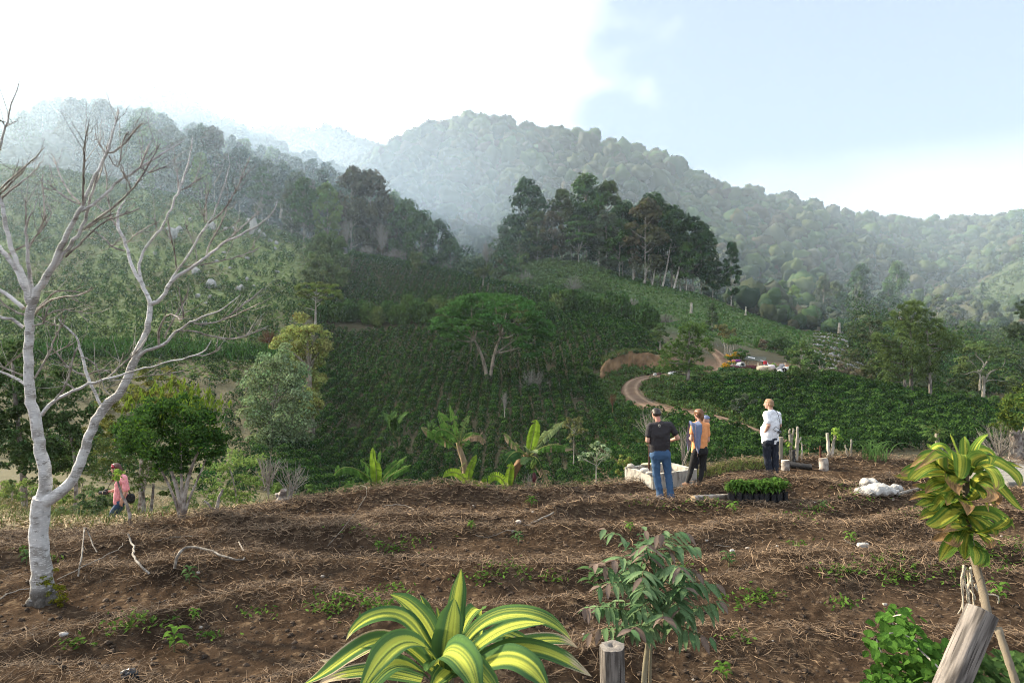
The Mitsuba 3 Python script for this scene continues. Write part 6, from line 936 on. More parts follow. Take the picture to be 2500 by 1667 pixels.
banana('young banana plant with arching torn leaves, leftmost of the three at the brink', 14.4, [(920, 1222), (919, 1200), (917, 1180)], (.07, .05), [
 ([(912, 1180, 0), (911, 1140, 0), (910, 1092, 0)], 17, YY), ([(917, 1182, -.1), (921, 1140, -.15), (929, 1098, -.2)], 24, dict(droop=.9, up=(1, -.3, .3))), ([(918, 1190, .1), (919, 1160, .15), (913, 1118, .15)], 30, dict(YY, droop=.3)), ([(915, 1185, .1), (900, 1140, .15), (879, 1122, .2)], 40, dict(droop=1.0, torn=.7)),
 ([(912, 1190, 0), (880, 1150, .1), (845, 1140, .2), (815, 1160, .25)], 40, dict(droop=1.1, torn=.7)), ([(912, 1200, .1), (880, 1180, .3), (843, 1185, .4), (820, 1196, .45)], 36, dict(droop=1.0, torn=.7, dry=.1)), ([(922, 1188, 0), (950, 1150, 0), (993, 1114, 0)], 36, dict(droop=.8)), ([(924, 1192, .1), (955, 1160, .15), (1004, 1134, .2)], 38, dict(droop=1.0)), ([(924, 1198, .2), (950, 1180, .3), (985, 1182, .4)], 32, dict(droop=1.0, torn=.7, dry=.3)), ([(920, 1205, .1), (935, 1195, .25), (950, 1212, .3)], 22, DR), ([(916, 1205, .1), (903, 1200, .2), (898, 1216, .2)], 18, DR)], 1)
banana('tallest banana plant with tattered upright leaves, in the middle of the three', 14.6, [(1136, 1222), (1137, 1167), (1132, 1125), (1123, 1098), (1118, 1078)], (.085, .05), [
 ([(1118, 1085, 0), (1088, 1035, .1), (1071, 1003, .1)], 42, dict(droop=.9, torn=.8, up=(.6, -.8, .4))), ([(1119, 1080, -.1), (1108, 1025, -.1), (1098, 988, -.1)], 30, dict(droop=.8, torn=.7, up=(.8, -.6, .2))), ([(1124, 1082, 0), (1132, 1040, 0), (1148, 1014, 0)], 24, dict(torn=.9, droop=.6, up=(-.5, -.8, .3), col=(.12, .19, .06))), ([(1115, 1095, .1), (1070, 1062, .25), (1028, 1042, .3)], 46, dict(droop=1.2, torn=.8, dry=.08)), ([(1117, 1085, .15), (1092, 1052, .3), (1070, 1050, .4), (1062, 1070, .45)], 36, dict(droop=1.0, torn=.6)), ([(1126, 1085, 0), (1150, 1056, .1), (1170, 1058, .1)], 28, dict(droop=.9)), ([(1128, 1092, .1), (1150, 1064, .2), (1174, 1064, .25), (1178, 1084, .3)], 34, DR), ([(1124, 1088, .2), (1132, 1078, .35), (1146, 1086, .45)], 26, dict(droop=.5, torn=.2)),
 ([(1136, 1130, .1), (1126, 1140, .15), (1124, 1160, .15)], 14, DR)], 2, stemc=(.24, .18, .11), rough=.15)
for k, (pts, w, lb) in enumerate([([(1139, 1212, 0), (1150, 1140, .02), (1164, 1110, .05)], 20, 'rolled upright banana sucker leaf right of the tallest banana'), ([(1136, 1212, 0), (1122, 1158, .1), (1100, 1152, .15), (1082, 1166, .2)], 22, 'yellow-green drooping banana sucker leaf left of the tallest banana'), ([(1150, 1216, .1), (1156, 1180, .15), (1170, 1204, .25)], 28, 'broad low banana sucker leaf between two sucker shoots'), ([(1176, 1216, 0), (1178, 1190, 0), (1188, 1168, .05)], 24, 'upright light green banana sucker at the right of the tallest banana'), ([(1130, 1216, .1), (1112, 1190, .2), (1096, 1196, .3)], 18, 'low drooping banana sucker leaf at the left foot of the tallest banana'), ([(1226, 1215, .1), (1220, 1165, .1), (1205, 1162, .2), (1194, 1180, .25)], 24, 'arching yellow-green banana sucker left of the leaning banana'), ([(1240, 1215, -.1), (1243, 1160, -.1), (1249, 1128, -.1)], 26, 'bright banana sucker leaf standing behind the leaning brown stem'), ([(1002, 1218, 0), (1004, 1205, 0), (1010, 1190, 0)], 20, 'small bright leafy shoot on the litter bank between the bananas')]):
    key = thing('banana_sucker', lb, 'banana shoot'); put(key, 'leaf', banana_leaf([at(a, b, 14.5 - c) for a, b, c in pts], w / FPX * 14.5, (0, -.8, .6), 400 + k, BY_, .1, .25).ply('leaf_thin'))
key = banana('leaning banana plant with a brown dead-sheathed stem, rightmost of the three', 14.7, [(1228, 1220), (1240, 1185), (1258, 1145), (1276, 1120), (1290, 1108)], (.11, .06), [
 ([(1292, 1108, 0), (1300, 1070, 0), (1309, 1024, 0)], 40, dict(col=BY_, torn=.1, droop=.3, up=(-.5, -.9, .2))), ([(1294, 1110, 0), (1335, 1060, 0), (1377, 1027, 0)], 34, dict(droop=.7, torn=.8, col=(.15, .2, .09), up=(-.5, -.7, .6))), ([(1295, 1112, .1), (1345, 1086, .2), (1398, 1096, .25)], 40, dict(droop=1.2, torn=.6, dry=.15)), ([(1285, 1110, .1), (1252, 1078, .2), (1230, 1056, .2)], 40, dict(droop=1.1, torn=.7, dry=.5)), ([(1284, 1112, .2), (1255, 1104, .4), (1234, 1128, .5)], 44, dict(droop=1.0, torn=.3, col=(.04, .085, .03))), ([(1290, 1112, .25), (1290, 1098, .4), (1278, 1088, .5)], 18, dict(col=(.25, .32, .16), torn=0, droop=.1)), ([(1292, 1112, .25), (1304, 1100, .4), (1312, 1106, .5)], 18, dict(col=(.25, .32, .16), torn=0, droop=.1)), ([(1288, 1116, .3), (1284, 1118, .45), (1272, 1134, .5)], 22, dict(col=(.12, .19, .08), torn=0, droop=.2)), ([(1300, 1116, .1), (1320, 1138, .2), (1335, 1172, .2)], 40, DR), ([(1296, 1114, 0), (1312, 1120, .2), (1322, 1150, .2)], 36, dict(droop=1.2, torn=.4, col=(.035, .075, .025)))], 3, stemc=(.17, .10, .055), rough=.35)
m = MB(); r = np.random.default_rng(4)
for k in range(26): q = at(1294 + 12 * r.random(), 1128 + 16 * r.random(), 14.6 + .15 * r.normal()); m.add(*tube(spline([q, q + [.02, -.03, .03], q + [.03, -.05, .09]], 5), [.008, .016, .017, .014, .006], 6), (0.12, 0.2, 0.04))
put(key, 'fruit', m.ply('satin_colour', 40)); b = at(1304, 1166, 14.6); s = trimesh.creation.icosphere(subdivisions=2); put(key, 'flower_bud', MB().add(s.vertices * [.05, .05, .12] + b, s.faces, (.09, .02, .025)).add(*tube([at(1300, 1140, 14.6), b + [0, 0, .1]], .012, 5), (.15, .17, .06)).ply('satin_colour', True))
r = np.random.default_rng(6)
for (px, py, d, w, n, lb) in [(960, 1062, 62, 44, 16, 'dark leafy banana clump in the lower coffee field left of the tallest banana'), (1052, 1062, 64, 26, 8, 'small banana clump in the coffee field behind the tallest banana leaf'), (1006, 760, 149, 20, 6, 'small pale-leaved banana plant in the hedge across the coffee field'), (1845, 852, 140, 22, 8, 'banana clump with upright pale leaves above the yard shelter')]:
    key = thing('banana_clump', lb, 'banana plant'); b = at(px, py, d); m = MB(); S = w / FPX * d
    for k in range(n): a = r.random() * 6.28; e = b + [S * .9 * math.cos(a) * r.random(), S * .6 * math.sin(a), S * (.9 + .5 * r.random())]; m2 = banana_leaf([b, b * .4 + e * .6 + [0, 0, S * .25], e], S * .42, (0, -.4, 1), 500 + k, (0.07, 0.13, .04), .3, .6, n=9); m.add(*m2.arrays())
    put(key, 'leaf', m.ply('leaf_thin'))
# ---------------------------------------------------------------- concrete trough with stones on its rim
def conc_col(p, n, uv):
    a = mikit.fbm(p.x * 5, p.y * 5, p.z * 3, 4); b = mikit.fbm(p.x * 16, p.y * 16, p.z * 3.0, 3)
    return mikit.mix(mikit.mix([0.30, 0.285, 0.25], [0.50, 0.47, 0.41], a), [0.10, 0.095, 0.085], mikit.smoothstep(0.5, 0.72, b) * 0.75)
bs('old_concrete', {'type': 'twosided', 'b': {'type': 'bumpmap', 't': proc(lambda p, n, uv: 0.006 * mikit.fbm(p.x * 25, p.y * 25, p.z * 25, 3), 0.003), 'scale': 1.0, 'b': {'type': 'principled', 'base_color': proc(conc_col), 'roughness': 0.9}}})
import manifold3d as mf
key = thing('concrete_trough', 'weathered square concrete trough with black-stained walls behind the man in the black shirt', 'trough'); N_ = np.array([3.03, 14.72]); ang = math.atan2(.48, .88); tf = placer([N_[0], N_[1], 0], ang)
outer = mf.Manifold.cube([1.28, 0.96, .75]).translate([0, 0, -.42]); inner = mf.Manifold.cube([1.28 - .17, .96 - .17, .6]).translate([.085, .085, -.12]); tr = (outer - inner).refine_to_length(.06).to_mesh(); v = np.array(tr.vert_properties)[:, :3]; v = v + .010 * (meshkit.fbm(v * 4, 3, 5)[:, None] - .5); put(key, 'basin', MB().add(tf(v), tr.tri_verts).ply('old_concrete', 35))
for k, (px, py, d, s, c, lb) in enumerate([(1540, 1139, 15.45, (.085, .06, .06), (.42, .38, .32), 'rounded pale stone on the far left corner of the trough rim'), (1574, 1152, 15.0, (.10, .07, .055), (.5, .47, .42), 'flat pale stone on the near left rim of the trough'), (1587, 1158, 14.8, (.09, .06, .035), (.42, .39, .34), 'low flat stone near the front corner of the trough rim'), (1582, 1136, 15.75, (.16, .08, .035), (.52, .43, .28), 'flat tan slab on the far rim of the trough')]):
    g = at(px, py, d); g[2] = .33 + s[2] * .7; ic = trimesh.creation.icosphere(subdivisions=3); kk = thing('stone', lb, 'stone'); put(kk, None, MB().add(ic.vertices * s * (.75 + .5 * meshkit.fbm(ic.vertices * 1.5 + k * 5, 3, k)[:, None]) + g, ic.faces, c).ply('matte_colour', True))
# ---------------------------------------------------------------- logs, stumps, posts
def log(name, label, cat, a, b, r0, r1, seed, bark='dark_bark', end=(.45, .34, .22)):
    q = np.random.default_rng(seed); key = thing(name, label, cat); p = spline([a, (np.asarray(a) + b) / 2 + q.normal(size=3) * .012, b], 14); v, f = tube(p, np.linspace(r0, r1, 14), 14, cap=False, wob=.14, rng=q); put(key, 'bark', MB().add(v, f).ply(bark, True))
    for ring, c, sgn in ((v[:14], p[0], 1), (v[-14:], p[-1], -1)): fan = [[i, (i + 1) % 14, 14] for i in range(14)]; put(key, 'cut_end', MB().add(np.vstack([ring, c[None]]), np.array(fan)[:, ::sgn], end).ply('matte_colour'))
    return key
bs('grey_bark', {'type': 'twosided', 'b': {'type': 'bumpmap', 't': proc(lambda p, n, uv: 0.006 * mikit.fbm(p.x * 40, p.y * 40, p.z * 40, 3), 0.002), 'scale': 1.0, 'b': {'type': 'principled', 'base_color': proc(lambda p, n, uv: mikit.mix([0.13, 0.10, 0.085], [0.38, 0.34, 0.30], mikit.smoothstep(.3, .7, mikit.fbm(p.x * 9, p.y * 9, p.z * 9, 4)))), 'roughness': .85}}})
bs('charred_wood', {'type': 'twosided', 'b': {'type': 'principled', 'base_color': proc(lambda p, n, uv: mikit.mix([0.008, 0.008, 0.008], [0.04, 0.035, 0.032], mikit.fbm(p.x * 14, p.y * 14, p.z * 14, 3))), 'roughness': .7}})
U = np.array([0, 0, 1.0])
log('log', 'grey-brown log lying left of the potted seedlings', 'log', gp(1692, 1224) + U * .05, gp(1786, 1219) + U * .05, .062, .058, 1, 'grey_bark'); log('log', 'charred black log lying beside the low stumps behind the seedlings', 'log', gpt(1926, 17.2) + U * .07, gpt(1982, 17.0) + U * .06, .085, .07, 2, 'charred_wood', (.03, .028, .025))
for px, py0, py1, w, d, lb, bk in [(1917, 1160, 1140, 19, 16.9, 'short sawn stump at the left end of the charred log', 'grey_bark'), (2009, 1156, 1131, 21, 17.0, 'sawn grey stump standing alone right of the charred log', 'grey_bark'), (1906, 1112, 1058, 13, 17.6, 'pale cut post right beside the man in white', 'pale_bark'), (1937, 1128, 1098, 11, 17.4, 'charred black stub behind the charred log', 'charred_wood')]:
    b = gpt(px, d); log('stump', lb, 'stump', b - U * .1, b + U * ((py0 - py1) / FPX * d + .03), w / FPX * d / 2 * 1.1, w / FPX * d / 2, px, bk, (.42, .36, .29) if bk != 'charred_wood' else (.02, .02, .02))
def snagtree(label, d, lines, sprout=None, name='pollard_stub', bark='pale_bark', seed=0, cat='stump'):
    key = thing(name, label, cat); q = np.random.default_rng(seed)
    for L_ in lines:
        P = spline([at(a, b, d) for a, b, _ in L_], 12); P[0, 2] = min(P[0, 2], float(zg(P[0, 0], P[0, 1]))) - .05; put(key, 'stem', MB().add(*tube(P + np.r_[np.zeros((1, 3)), q.normal(size=(11, 3)) * .008], np.interp(np.linspace(0, 1, 12), np.linspace(0, 1, len(L_)), [c / FPX * d / 2 for _, _, c in L_]), 7, wob=.3, rng=q)).ply(bark, 40))
    if sprout is not None: C = np.array([at(a, b, d) for a, b in sprout]); put(key, 'sprouts', MB().add(*clump_cards(q, C, .1, 36, .07, (.11, .17, .03))).ply('leaf_thin'))
snagtree('forked pale pollard stub just right of the pale cut post', 17.5, [[(1930, 1100, 8), (1929, 1070, 7), (1927, 1046, 4)], [(1930, 1075, 6), (1936, 1058, 5), (1936, 1044, 3)]], [(1926, 1085), (1932, 1095)], seed=1)
snagtree('tall pale pollard stub right of the forked one', 17.6, [[(1944, 1108, 8), (1946, 1075, 7), (1947, 1042, 5)], [(1946, 1085, 5), (1953, 1073, 4), (1955, 1068, 3)]], seed=2)
snagtree('thin dry stick standing right of the tall pollard stub', 17.6, [[(1957, 1112, 4), (1958, 1090, 3), (1956, 1078, 2)]], seed=9)
snagtree('v-shaped pollard stub with green sprouts on its right arm', 17.8, [[(2026, 1132, 9), (2022, 1095, 8), (2020, 1058, 7)], [(2027, 1130, 8), (2032, 1100, 7), (2038, 1062, 6)]], [(2037, 1058), (2044, 1064), (2040, 1050), (2050, 1072)], seed=3)
snagtree('slender v-shaped pollard stub right of the sprouting one', 17.8, [[(2073, 1142, 7), (2068, 1112, 6), (2064, 1085, 3)], [(2074, 1142, 7), (2077, 1110, 6), (2077, 1072, 4)]], seed=4); snagtree('short leaning dry stick between the two v-shaped stubs', 17.7, [[(2058, 1140, 3), (2055, 1125, 2.5), (2053, 1114, 2)]], seed=5)
key = thing('rusty_bar', 'rusty iron bar standing behind the lone sawn stump', 'bar'); put(key, None, MB().add(*tube([gpt(2005, 17.6) - U * .1, at(2002, 1089, 17.6)], .025, 6), (.085, .035, .022)).ply('matte_colour', 40))
key = thing('rusty_bar', 'dark iron bar standing behind the left edge of the man in the black shirt', 'bar'); put(key, None, MB().add(*tube([gpt(1584, 15.6) - U * .1, at(1585, 1080, 15.6)], .022, 6), (.06, .028, .02)).ply('matte_colour', 40))
snagtree('mossy broken stump with a bent arm right of the round green shrub', 12.6, [[(528, 1300, 16), (526, 1265, 14), (530, 1235, 11), (540, 1205, 7), (543, 1195, 6)], [(527, 1255, 8), (515, 1238, 6), (505, 1228, 5), (498, 1222, 4)]], seed=6, name='broken_stump', bark='grey_bark')
snagtree('bent grey sapling pole in front of the woman in pink', 12.0, [[(320, 1294, 9), (317, 1262, 8), (309, 1229, 7), (301, 1209, 6), (291, 1185, 5), (286, 1160, 3)]], [(287, 1168), (290, 1155)], seed=7, name='sapling_pole', bark='grey_bark', cat='sapling')
snagtree('grey torn stump at the left end of the litter bank', 13.6, [[(688, 1225, 26), (690, 1205, 22), (694, 1195, 14)], [(682, 1222, 12), (676, 1205, 8)], [(700, 1225, 12), (710, 1205, 7)]], seed=8, name='broken_stump', bark='grey_bark')
bare('bare_shrub', 'pale leafless shrub at the brink right of the round green shrub', 13.9, 655, 1222, 1098, 80, 201, n=26, fan=.5, thick=.010, trunk=.03, stem=.3); bare('bare_shrub', 'leafless shrub leaning over the torn stump', 13.7, 712, 1220, 1120, 90, 202, n=22, fan=.5, thick=.009, trunk=.025, stem=.2); bare('bare_shrub', 'low tangle of dry twigs under the leaning banana', 14.6, 1290, 1215, 1150, 80, 203, n=26, fan=.7, thick=.007, trunk=.012, stem=.1)
bare('bare_shrub', 'grey leafless shrub at the foot of the big pale trunk at the right edge', 19.5, 2440, 1130, 1025, 110, 204, n=60, fan=.8, thick=.010, trunk=.03, stem=.15)
# fallen branches
def ground_path(pts, lift=.03): return np.array([gp(a, b) + U * (lift if len(q) < 1 else q[0] / 40) for a, b, *q in pts])
bs('stick_bark', {'type': 'twosided', 'b': {'type': 'principled', 'base_color': proc(lambda p, n, uv: mikit.mix([0.10, 0.082, 0.066], [0.30, 0.27, 0.23], mikit.smoothstep(.3, .7, mikit.fbm(p.x * 16, p.y * 16, p.z * 16, 4)))), 'roughness': .85}})
for k, (pts, w0, w1, lb, bk) in enumerate([([(1251, 1302), (1300, 1280), (1352, 1258)], .035, .022, 'smooth grey branch lying on the soil below the leaning banana', 'stick_bark'), ([(425, 1398), (440, 1375, 6), (462, 1362, 6), (520, 1362, 3), (583, 1343, 5)], .03, .014, 'crooked pale branch lying on the soil in the left middle', 'stick_bark'), ([(191, 1416), (200, 1385, 7), (212, 1350, 14), (236, 1374, 6)], .016, .012, 'pale stick bent over like an arch right of the white-barked tree', 'stick_bark'), ([(312, 1345, 10), (325, 1370, 9), (340, 1396, 4), (364, 1411, 2)], .02, .022, 'curved pale branch half buried right of the arched stick', 'stick_bark'), ([(378, 1326), (425, 1318), (472, 1313)], .012, .008, 'thin straight stick on the bare soil left of the crooked branch', 'stick_bark'),
    ([(1270, 1308), (1235, 1300), (1205, 1312), (1160, 1308)], .012, .006, 'twisted dry twig lying left of the smooth grey branch', 'stick_bark'), ([(935, 1240), (975, 1236), (1010, 1248)], .014, .008, 'grey twig on the litter bank under the leftmost banana', 'stick_bark'), ([(800, 1340), (865, 1300, 12), (874, 1252, 20)], .006, .004, 'thin upright dry twig in the middle litter row', 'stick_bark'), ([(0, 1470), (50, 1448), (105, 1438), (150, 1428)], .012, .006, 'dry stick lying left of the white-barked tree', 'twig_grey'), ([(140, 1420), (240, 1385, 4), (300, 1360, 8)], .010, .005, 'long dry stick right of the white-barked tree', 'twig_grey'), ([(2052, 1190), (2090, 1186), (2120, 1187)], .02, .015, 'dark stick poking out left of the white sack', 'dark_bark'), ([(2190, 1212), (2235, 1198), (2275, 1192)], .05, .045, 'pale grey pole lying right of the white sack', 'stick_bark'), ([(1745, 1335), (1765, 1338), (1785, 1341)], .008, .006, 'short bone-pale stick on the soil right of the pinnate shrub', 'stick_bark'), ([(2060, 1322), (2080, 1330), (2095, 1334)], .009, .006, 'short pale stick beside the broken block', 'stick_bark')]):
    P = spline(ground_path(pts), 16); key = thing('fallen_branch', lb, 'branch'); q = np.random.default_rng(k); put(key, None, MB().add(*tube(P + q.normal(size=P.shape) * .006, np.linspace(w0, w1, 16) * .7, 8, wob=.2, rng=q)).ply(bk, 40))
# ---------------------------------------------------------------- seedlings in black bags
bs('black_plastic', {'type': 'twosided', 'b': {'type': 'principled', 'base_color': rgb(.018, .019, .022), 'roughness': .38}})
def seedling_parts(seed):
    q = np.random.default_rng(seed); z = np.linspace(0, .21, 9); ang = np.arange(16) * np.pi / 8; R = np.interp(z, [0, .02, .15, .21], [.04, .053, .055, .058])[:, None] * (1 + .06 * np.sin(ang * 3 + seed + z[:, None] * 25) + .05 * (q.random((9, 16)) - .5)); v = np.stack([R * np.cos(ang), R * np.sin(ang), z[:, None] + 0 * R], -1).reshape(-1, 3); i, j = np.meshgrid(np.arange(8), np.arange(16), indexing='ij'); f = np.stack([i * 16 + j, i * 16 + (j + 1) % 16, (i + 1) * 16 + (j + 1) % 16, (i + 1) * 16 + j], -1).reshape(-1, 4); bag = MB().add(v, f).ply('black_plastic', True)
    d = trimesh.creation.cylinder(.055, .01, sections=16); soil_ = MB().add(d.vertices + [0, 0, .19], d.faces, (.035, .022, .015)).ply('matte_colour'); st = MB().add(*tube([[0, 0, .19], [.005, 0, .32], [.01, .005, .42]], [.006, .005, .003], 5), (.1, .12, .04)).ply('matte_colour', True); m = MB()
    for k in range(16):
        a = q.random() * 6.28; h = .24 + .19 * k / 16; o = np.array([math.cos(a), math.sin(a), 0]); L_ = .10 + .05 * q.random(); m.add(*strap(np.array([[0, 0, h] + o * .01, [0, 0, h + .03] + o * L_ * .55, [0, 0, h - .02 - .03 * q.random()] + o * L_]), .05 + .012 * q.random(), (o * .2 + [0, 0, 1]), n=6, k=3, prof=([0, .25, .55, .85, 1], [.2, .9, 1, .5, .03]), fold=.2, seed=k)[:2], np.array([.075, .15, .03]) * (.6 + .8 * q.random()))
    return bag, soil_, st, m.ply('leaf_thin', True)
SD = [seedling_parts(k) for k in range(4)]; r = np.random.default_rng(15); k = 0
for row, (dd, off) in enumerate([(13.42, 0), (13.54, .05), (13.66, .0), (13.77, .06)]):
    for i in range(10):
        x = 4.34 + .113 * i + off + .012 * r.normal() + (.06 if row == 0 and i > 8 else 0); y = dd + .015 * r.normal() + (.12 if i > 8 else 0)
        lab = 'leafy seedling in a black plastic bag in the front row of the nursery block' if row == 0 else 'leafy seedling in a black plastic bag behind the front row of the nursery block'
        key = thing('potted_seedling', lab if (row, i) != (0, 0) else 'leftmost black-bagged seedling, its bag whitened with dust, touching the log', 'seedling', None if (row, i) == (0, 0) else ('bagged seedlings in the front row' if row == 0 else 'bagged seedlings behind the front row')); tf = matr([x, y, float(zg(x, y)) - .015], r.random() * 6.28, .95 + .12 * r.random())
        for p, sh in zip(('bag', 'soil', 'stem', 'leaves'), SD[r.integers(4)]): put(key, p, with_tf(sh, tf))
# white sacks and rubble at the right
def soft_sack(label, c, sx, sy, sz, rz, seed):
    s = trimesh.creation.icosphere(subdivisions=4); v = s.vertices; p = np.sign(v) * np.abs(v) ** np.array([.7, .75, 1.0]); n = meshkit.fbm(v * [2.2, 3.5, 2.2] + seed, 4, seed)[:, None]; p = p * [sx, sy, sz] * (1 + .22 * (n - .5)); p[:, 2] += .05 * np.sin(p[:, 0] * 9 + seed) * (p[:, 2] > 0) * .6 + .022 * np.sin(p[:, 0] * 34 + p[:, 1] * 19) + .05 * (meshkit.fbm(p * [14, 22, 10], 3, seed) - .5); p[:, 2] = np.maximum(p[:, 2], -sz * .8)
    p[:, 1] *= 1 - .35 * np.clip(np.abs(p[:, 0]) / sx - .6, 0, 1); k = thing('white_sack', label, 'sack'); put(k, None, MB().add(placer(np.asarray(c) + [0, 0, sz * .75], rz)(p), s.faces).ply('sack_white', True))
soft_sack('dirty white sack lying flat on the ground left of the tall dracaena', gp(2140, 1207), .46, .21, .10, .12, 1); soft_sack('smaller creased white sack behind the flat one', gp(2126, 1192), .22, .13, .09, -.3, 2); soft_sack('crumpled end of white sacking on the right of the flat sack', gp(2188, 1200), .15, .11, .07, .5, 3)
r = np.random.default_rng(22)
ico3 = trimesh.creation.icosphere(subdivisions=2)
def rubble(name, label, cat, c, s, col, seed, group=None): kk = thing(name, label, cat, group); put(kk, None, MB().add(np.sign(ico3.vertices) * np.abs(ico3.vertices) ** .7 * s * (.7 + .6 * meshkit.fbm(ico3.vertices * 1.4 + seed * 3.3, 3, seed)[:, None]) + c + [0, 0, s[2] * .4], ico3.faces, col).ply('matte_colour', 50))
for k in range(14): rubble('rubble_stone', 'small pale stone in the rubble heap behind the tall dracaena', 'stone', gpt(2280 + 70 * r.random(), 16.2 + .5 * r.normal()), np.array([.09, .07, .06]) * (.6 + .7 * r.random()), np.array([.42, .4, .38]) * (.7 + .5 * r.random()), k, 'rubble stones behind the tall dracaena')
rubble('broken_block', 'small grey broken block lying on the bare soil left of the tall dracaena', 'block', gp(2107, 1334), np.array([.095, .05, .04]), (.4, .38, .35), 40); rubble('pale_chip', 'white chip of stone on the soil right of the pinnate shrub', 'stone', gp(1788, 1348), np.array([.04, .025, .03]), (.42, .4, .38), 41); rubble('pale_chip', 'white chip lying at the top of the smooth grey branch', 'stone', gp(1266, 1278), np.array([.05, .03, .04]), (.45, .38, .33), 42); rubble('pale_chip', 'white chip in the left foreground below the white-barked tree', 'stone', gp(155, 1549), np.array([.045, .03, .02]), (.4, .4, .4), 43)
key = thing('concrete_slab', 'grey concrete slab edge on the ground at the far right behind the tall dracaena', 'slab'); m = MB(); g = gpt(2490, 15.2); box(m, -.6, 1.6, -.4, 2.2, -.2, .14, (.4, .4, .39), placer(g, .05), .02); put(key, None, m.ply('dull_concrete', 30)); bs('dull_concrete', {'type': 'twosided', 'b': {'type': 'principled', 'base_color': proc(lambda p, n, uv: conc_col(p, n, uv) * 0.42), 'roughness': .9}})
key = thing('black_scrap', 'scrap of black plastic on the soil at the bottom left edge', 'plastic'); g = gp(318, 1655); q = np.random.default_rng(3); s = trimesh.creation.icosphere(subdivisions=2); put(key, None, MB().add(s.vertices * [.09, .05, .07] * (.5 + .9 * meshkit.fbm(s.vertices * 2.4, 3, 2)[:, None]) + g + [0, 0, .03], s.faces).ply('black_plastic'))
# ---------------------------------------------------------------- shrubs and trees round the plot
r = np.random.default_rng(91)
def leafy(name, label, cat, d, base, lobes, col, per, size, trunk, seed, tips=None, bsdf='leaf_thin', depth=.7, shell=.5, aspect=.42, cvar=.35, jit=.7, extra=None, nclump=1.0):
    """A near shrub or tree: trunk lines [(px, py), ...] with a radius, crown lobes (px, py, radius px) filled with single leaves."""
    q = np.random.default_rng(seed); key = thing(name, label, cat)
    for pts, r0, r1 in trunk:
        P = spline([at(a, b, d + (c[0] if c else 0)) for a, b, *c in pts], 14); P[0, 2] = min(P[0, 2], float(zg(P[0, 0], P[0, 1]))) - .08; put(key, 'trunk', MB().add(*tube(P, np.linspace(r0, r1, 14), 8, wob=.12, rng=q)).ply('grey_bark', 40))
    C, R = [], []
    for px, py, rp in lobes:
        rad = rp / FPX * d; n = max(5, int(nclump * 10 * (rad / .35) ** 1.5)); c = at(px, py, d + q.normal() * rad * depth); p = sphere_dirs(q, n) * (shell + (1 - shell) * q.random((n, 1))) * rad; C.append(c + p); R.append(np.full(n, min(.2, rad * .4)) * (.7 + .6 * q.random(n)))
    v, f, c = clump_cards(q, np.vstack(C), np.concatenate(R), per, size, col, aspect=aspect, cvar=cvar, jitter=jit, colvar=.15)
    if tips: k = np.repeat(q.random(len(c) // 4) < tips[0], 4); c[k] = np.array(tips[1]) * (.8 + .4 * q.random((k.sum(), 1)))
    m = MB().add(v, f, c)
    if extra is not None: m.add(*extra(q))
    put(key, 'crown', m.ply(bsdf)); labels[key].update({'kind': 'stuff'} if name == 'weed_clump' else {}); return key
def sprigs(pts, d, col, n=9, L_=.10):
    def go(q):
        m = MB()
        for px, py in pts:
            b = at(px, py, d - .3 + .5 * q.random()); t = b + [q.normal() * .04, q.normal() * .04, .16 + .1 * q.random()]; u = q.random(n); pos = b + (t - b) * u[:, None]; a = q.random(n) * 6.28; o = np.stack([np.cos(a), np.sin(a), .9 + 0 * a], 1); m.add(*cards(q, pos + o * .03, np.stack([np.cos(a), np.sin(a), 0.4 + 0 * a], 1), L_, L_ * .36, dirs=o, col=col))
        return m.arrays()
    return go
LB = [(420, 1055, 88), (345, 1060, 56), (490, 1060, 58), (380, 1010, 48), (455, 1005, 52), (415, 990, 40), (320, 1090, 36), (520, 1090, 38), (400, 1105, 60), (465, 1105, 52), (350, 1020, 34), (500, 1020, 36), (540, 1060, 26), (300, 1058, 24), (430, 1130, 36), (370, 1120, 34), (490, 1125, 30)]
TIPS = [(300 + 250 * t + 6 * math.sin(k * 2.3), 1025 - 62 * math.sin(math.pi * (t * .9 + .05)) + 12 * math.sin(k * 5.1)) for k, t in enumerate(np.linspace(0, 1, 40))] + [(320 + 220 * ((k * .618) % 1), 1000 + 75 * ((k * .377) % 1)) for k in range(55)]
leafy('round_shrub', 'round bright green shrub on several slender stems, left of the middle', 'shrub', 12.5, None, LB, (.025, .052, .014), 90, .075, [([(445, 1280), (440, 1230), (425, 1170), (400, 1110)], .05, .02), ([(447, 1280), (450, 1220), (462, 1160), (490, 1090)], .05, .02), ([(443, 1280), (432, 1235), (415, 1190), (375, 1120)], .035, .015), ([(449, 1280), (458, 1230), (478, 1180), (505, 1110)], .03, .012), ([(446, 1280), (445, 1220), (442, 1140), (440, 1060)], .04, .015)], 1, tips=(.10, (.10, .20, .02)), extra=sprigs(TIPS, 12.5, (.15, .215, .03)), bsdf='leaf_gloss')
leafy('leafy_tree', 'tall dark glossy-leaved tree behind the white-barked tree at the left edge', 'tree', 20, None, [(20, 880, 60), (70, 940, 60), (0, 970, 70), (110, 990, 56), (160, 960, 40), (50, 1040, 70), (130, 1060, 62), (190, 1030, 50), (10, 1100, 66), (90, 1130, 60), (170, 1110, 50), (-50, 1020, 70), (-40, 900, 50), (215, 1080, 36), (150, 905, 26), (45, 860, 30)], (.034, .055, .020), 44, .13, [([(60, 1260), (55, 1150), (40, 1000), (30, 880)], .09, .04), ([(180, 1260), (185, 1150), (160, 1020)], .06, .03)], 2, tips=(.16, (.10, .14, .06)), bsdf='leaf_gloss', nclump=1.0)
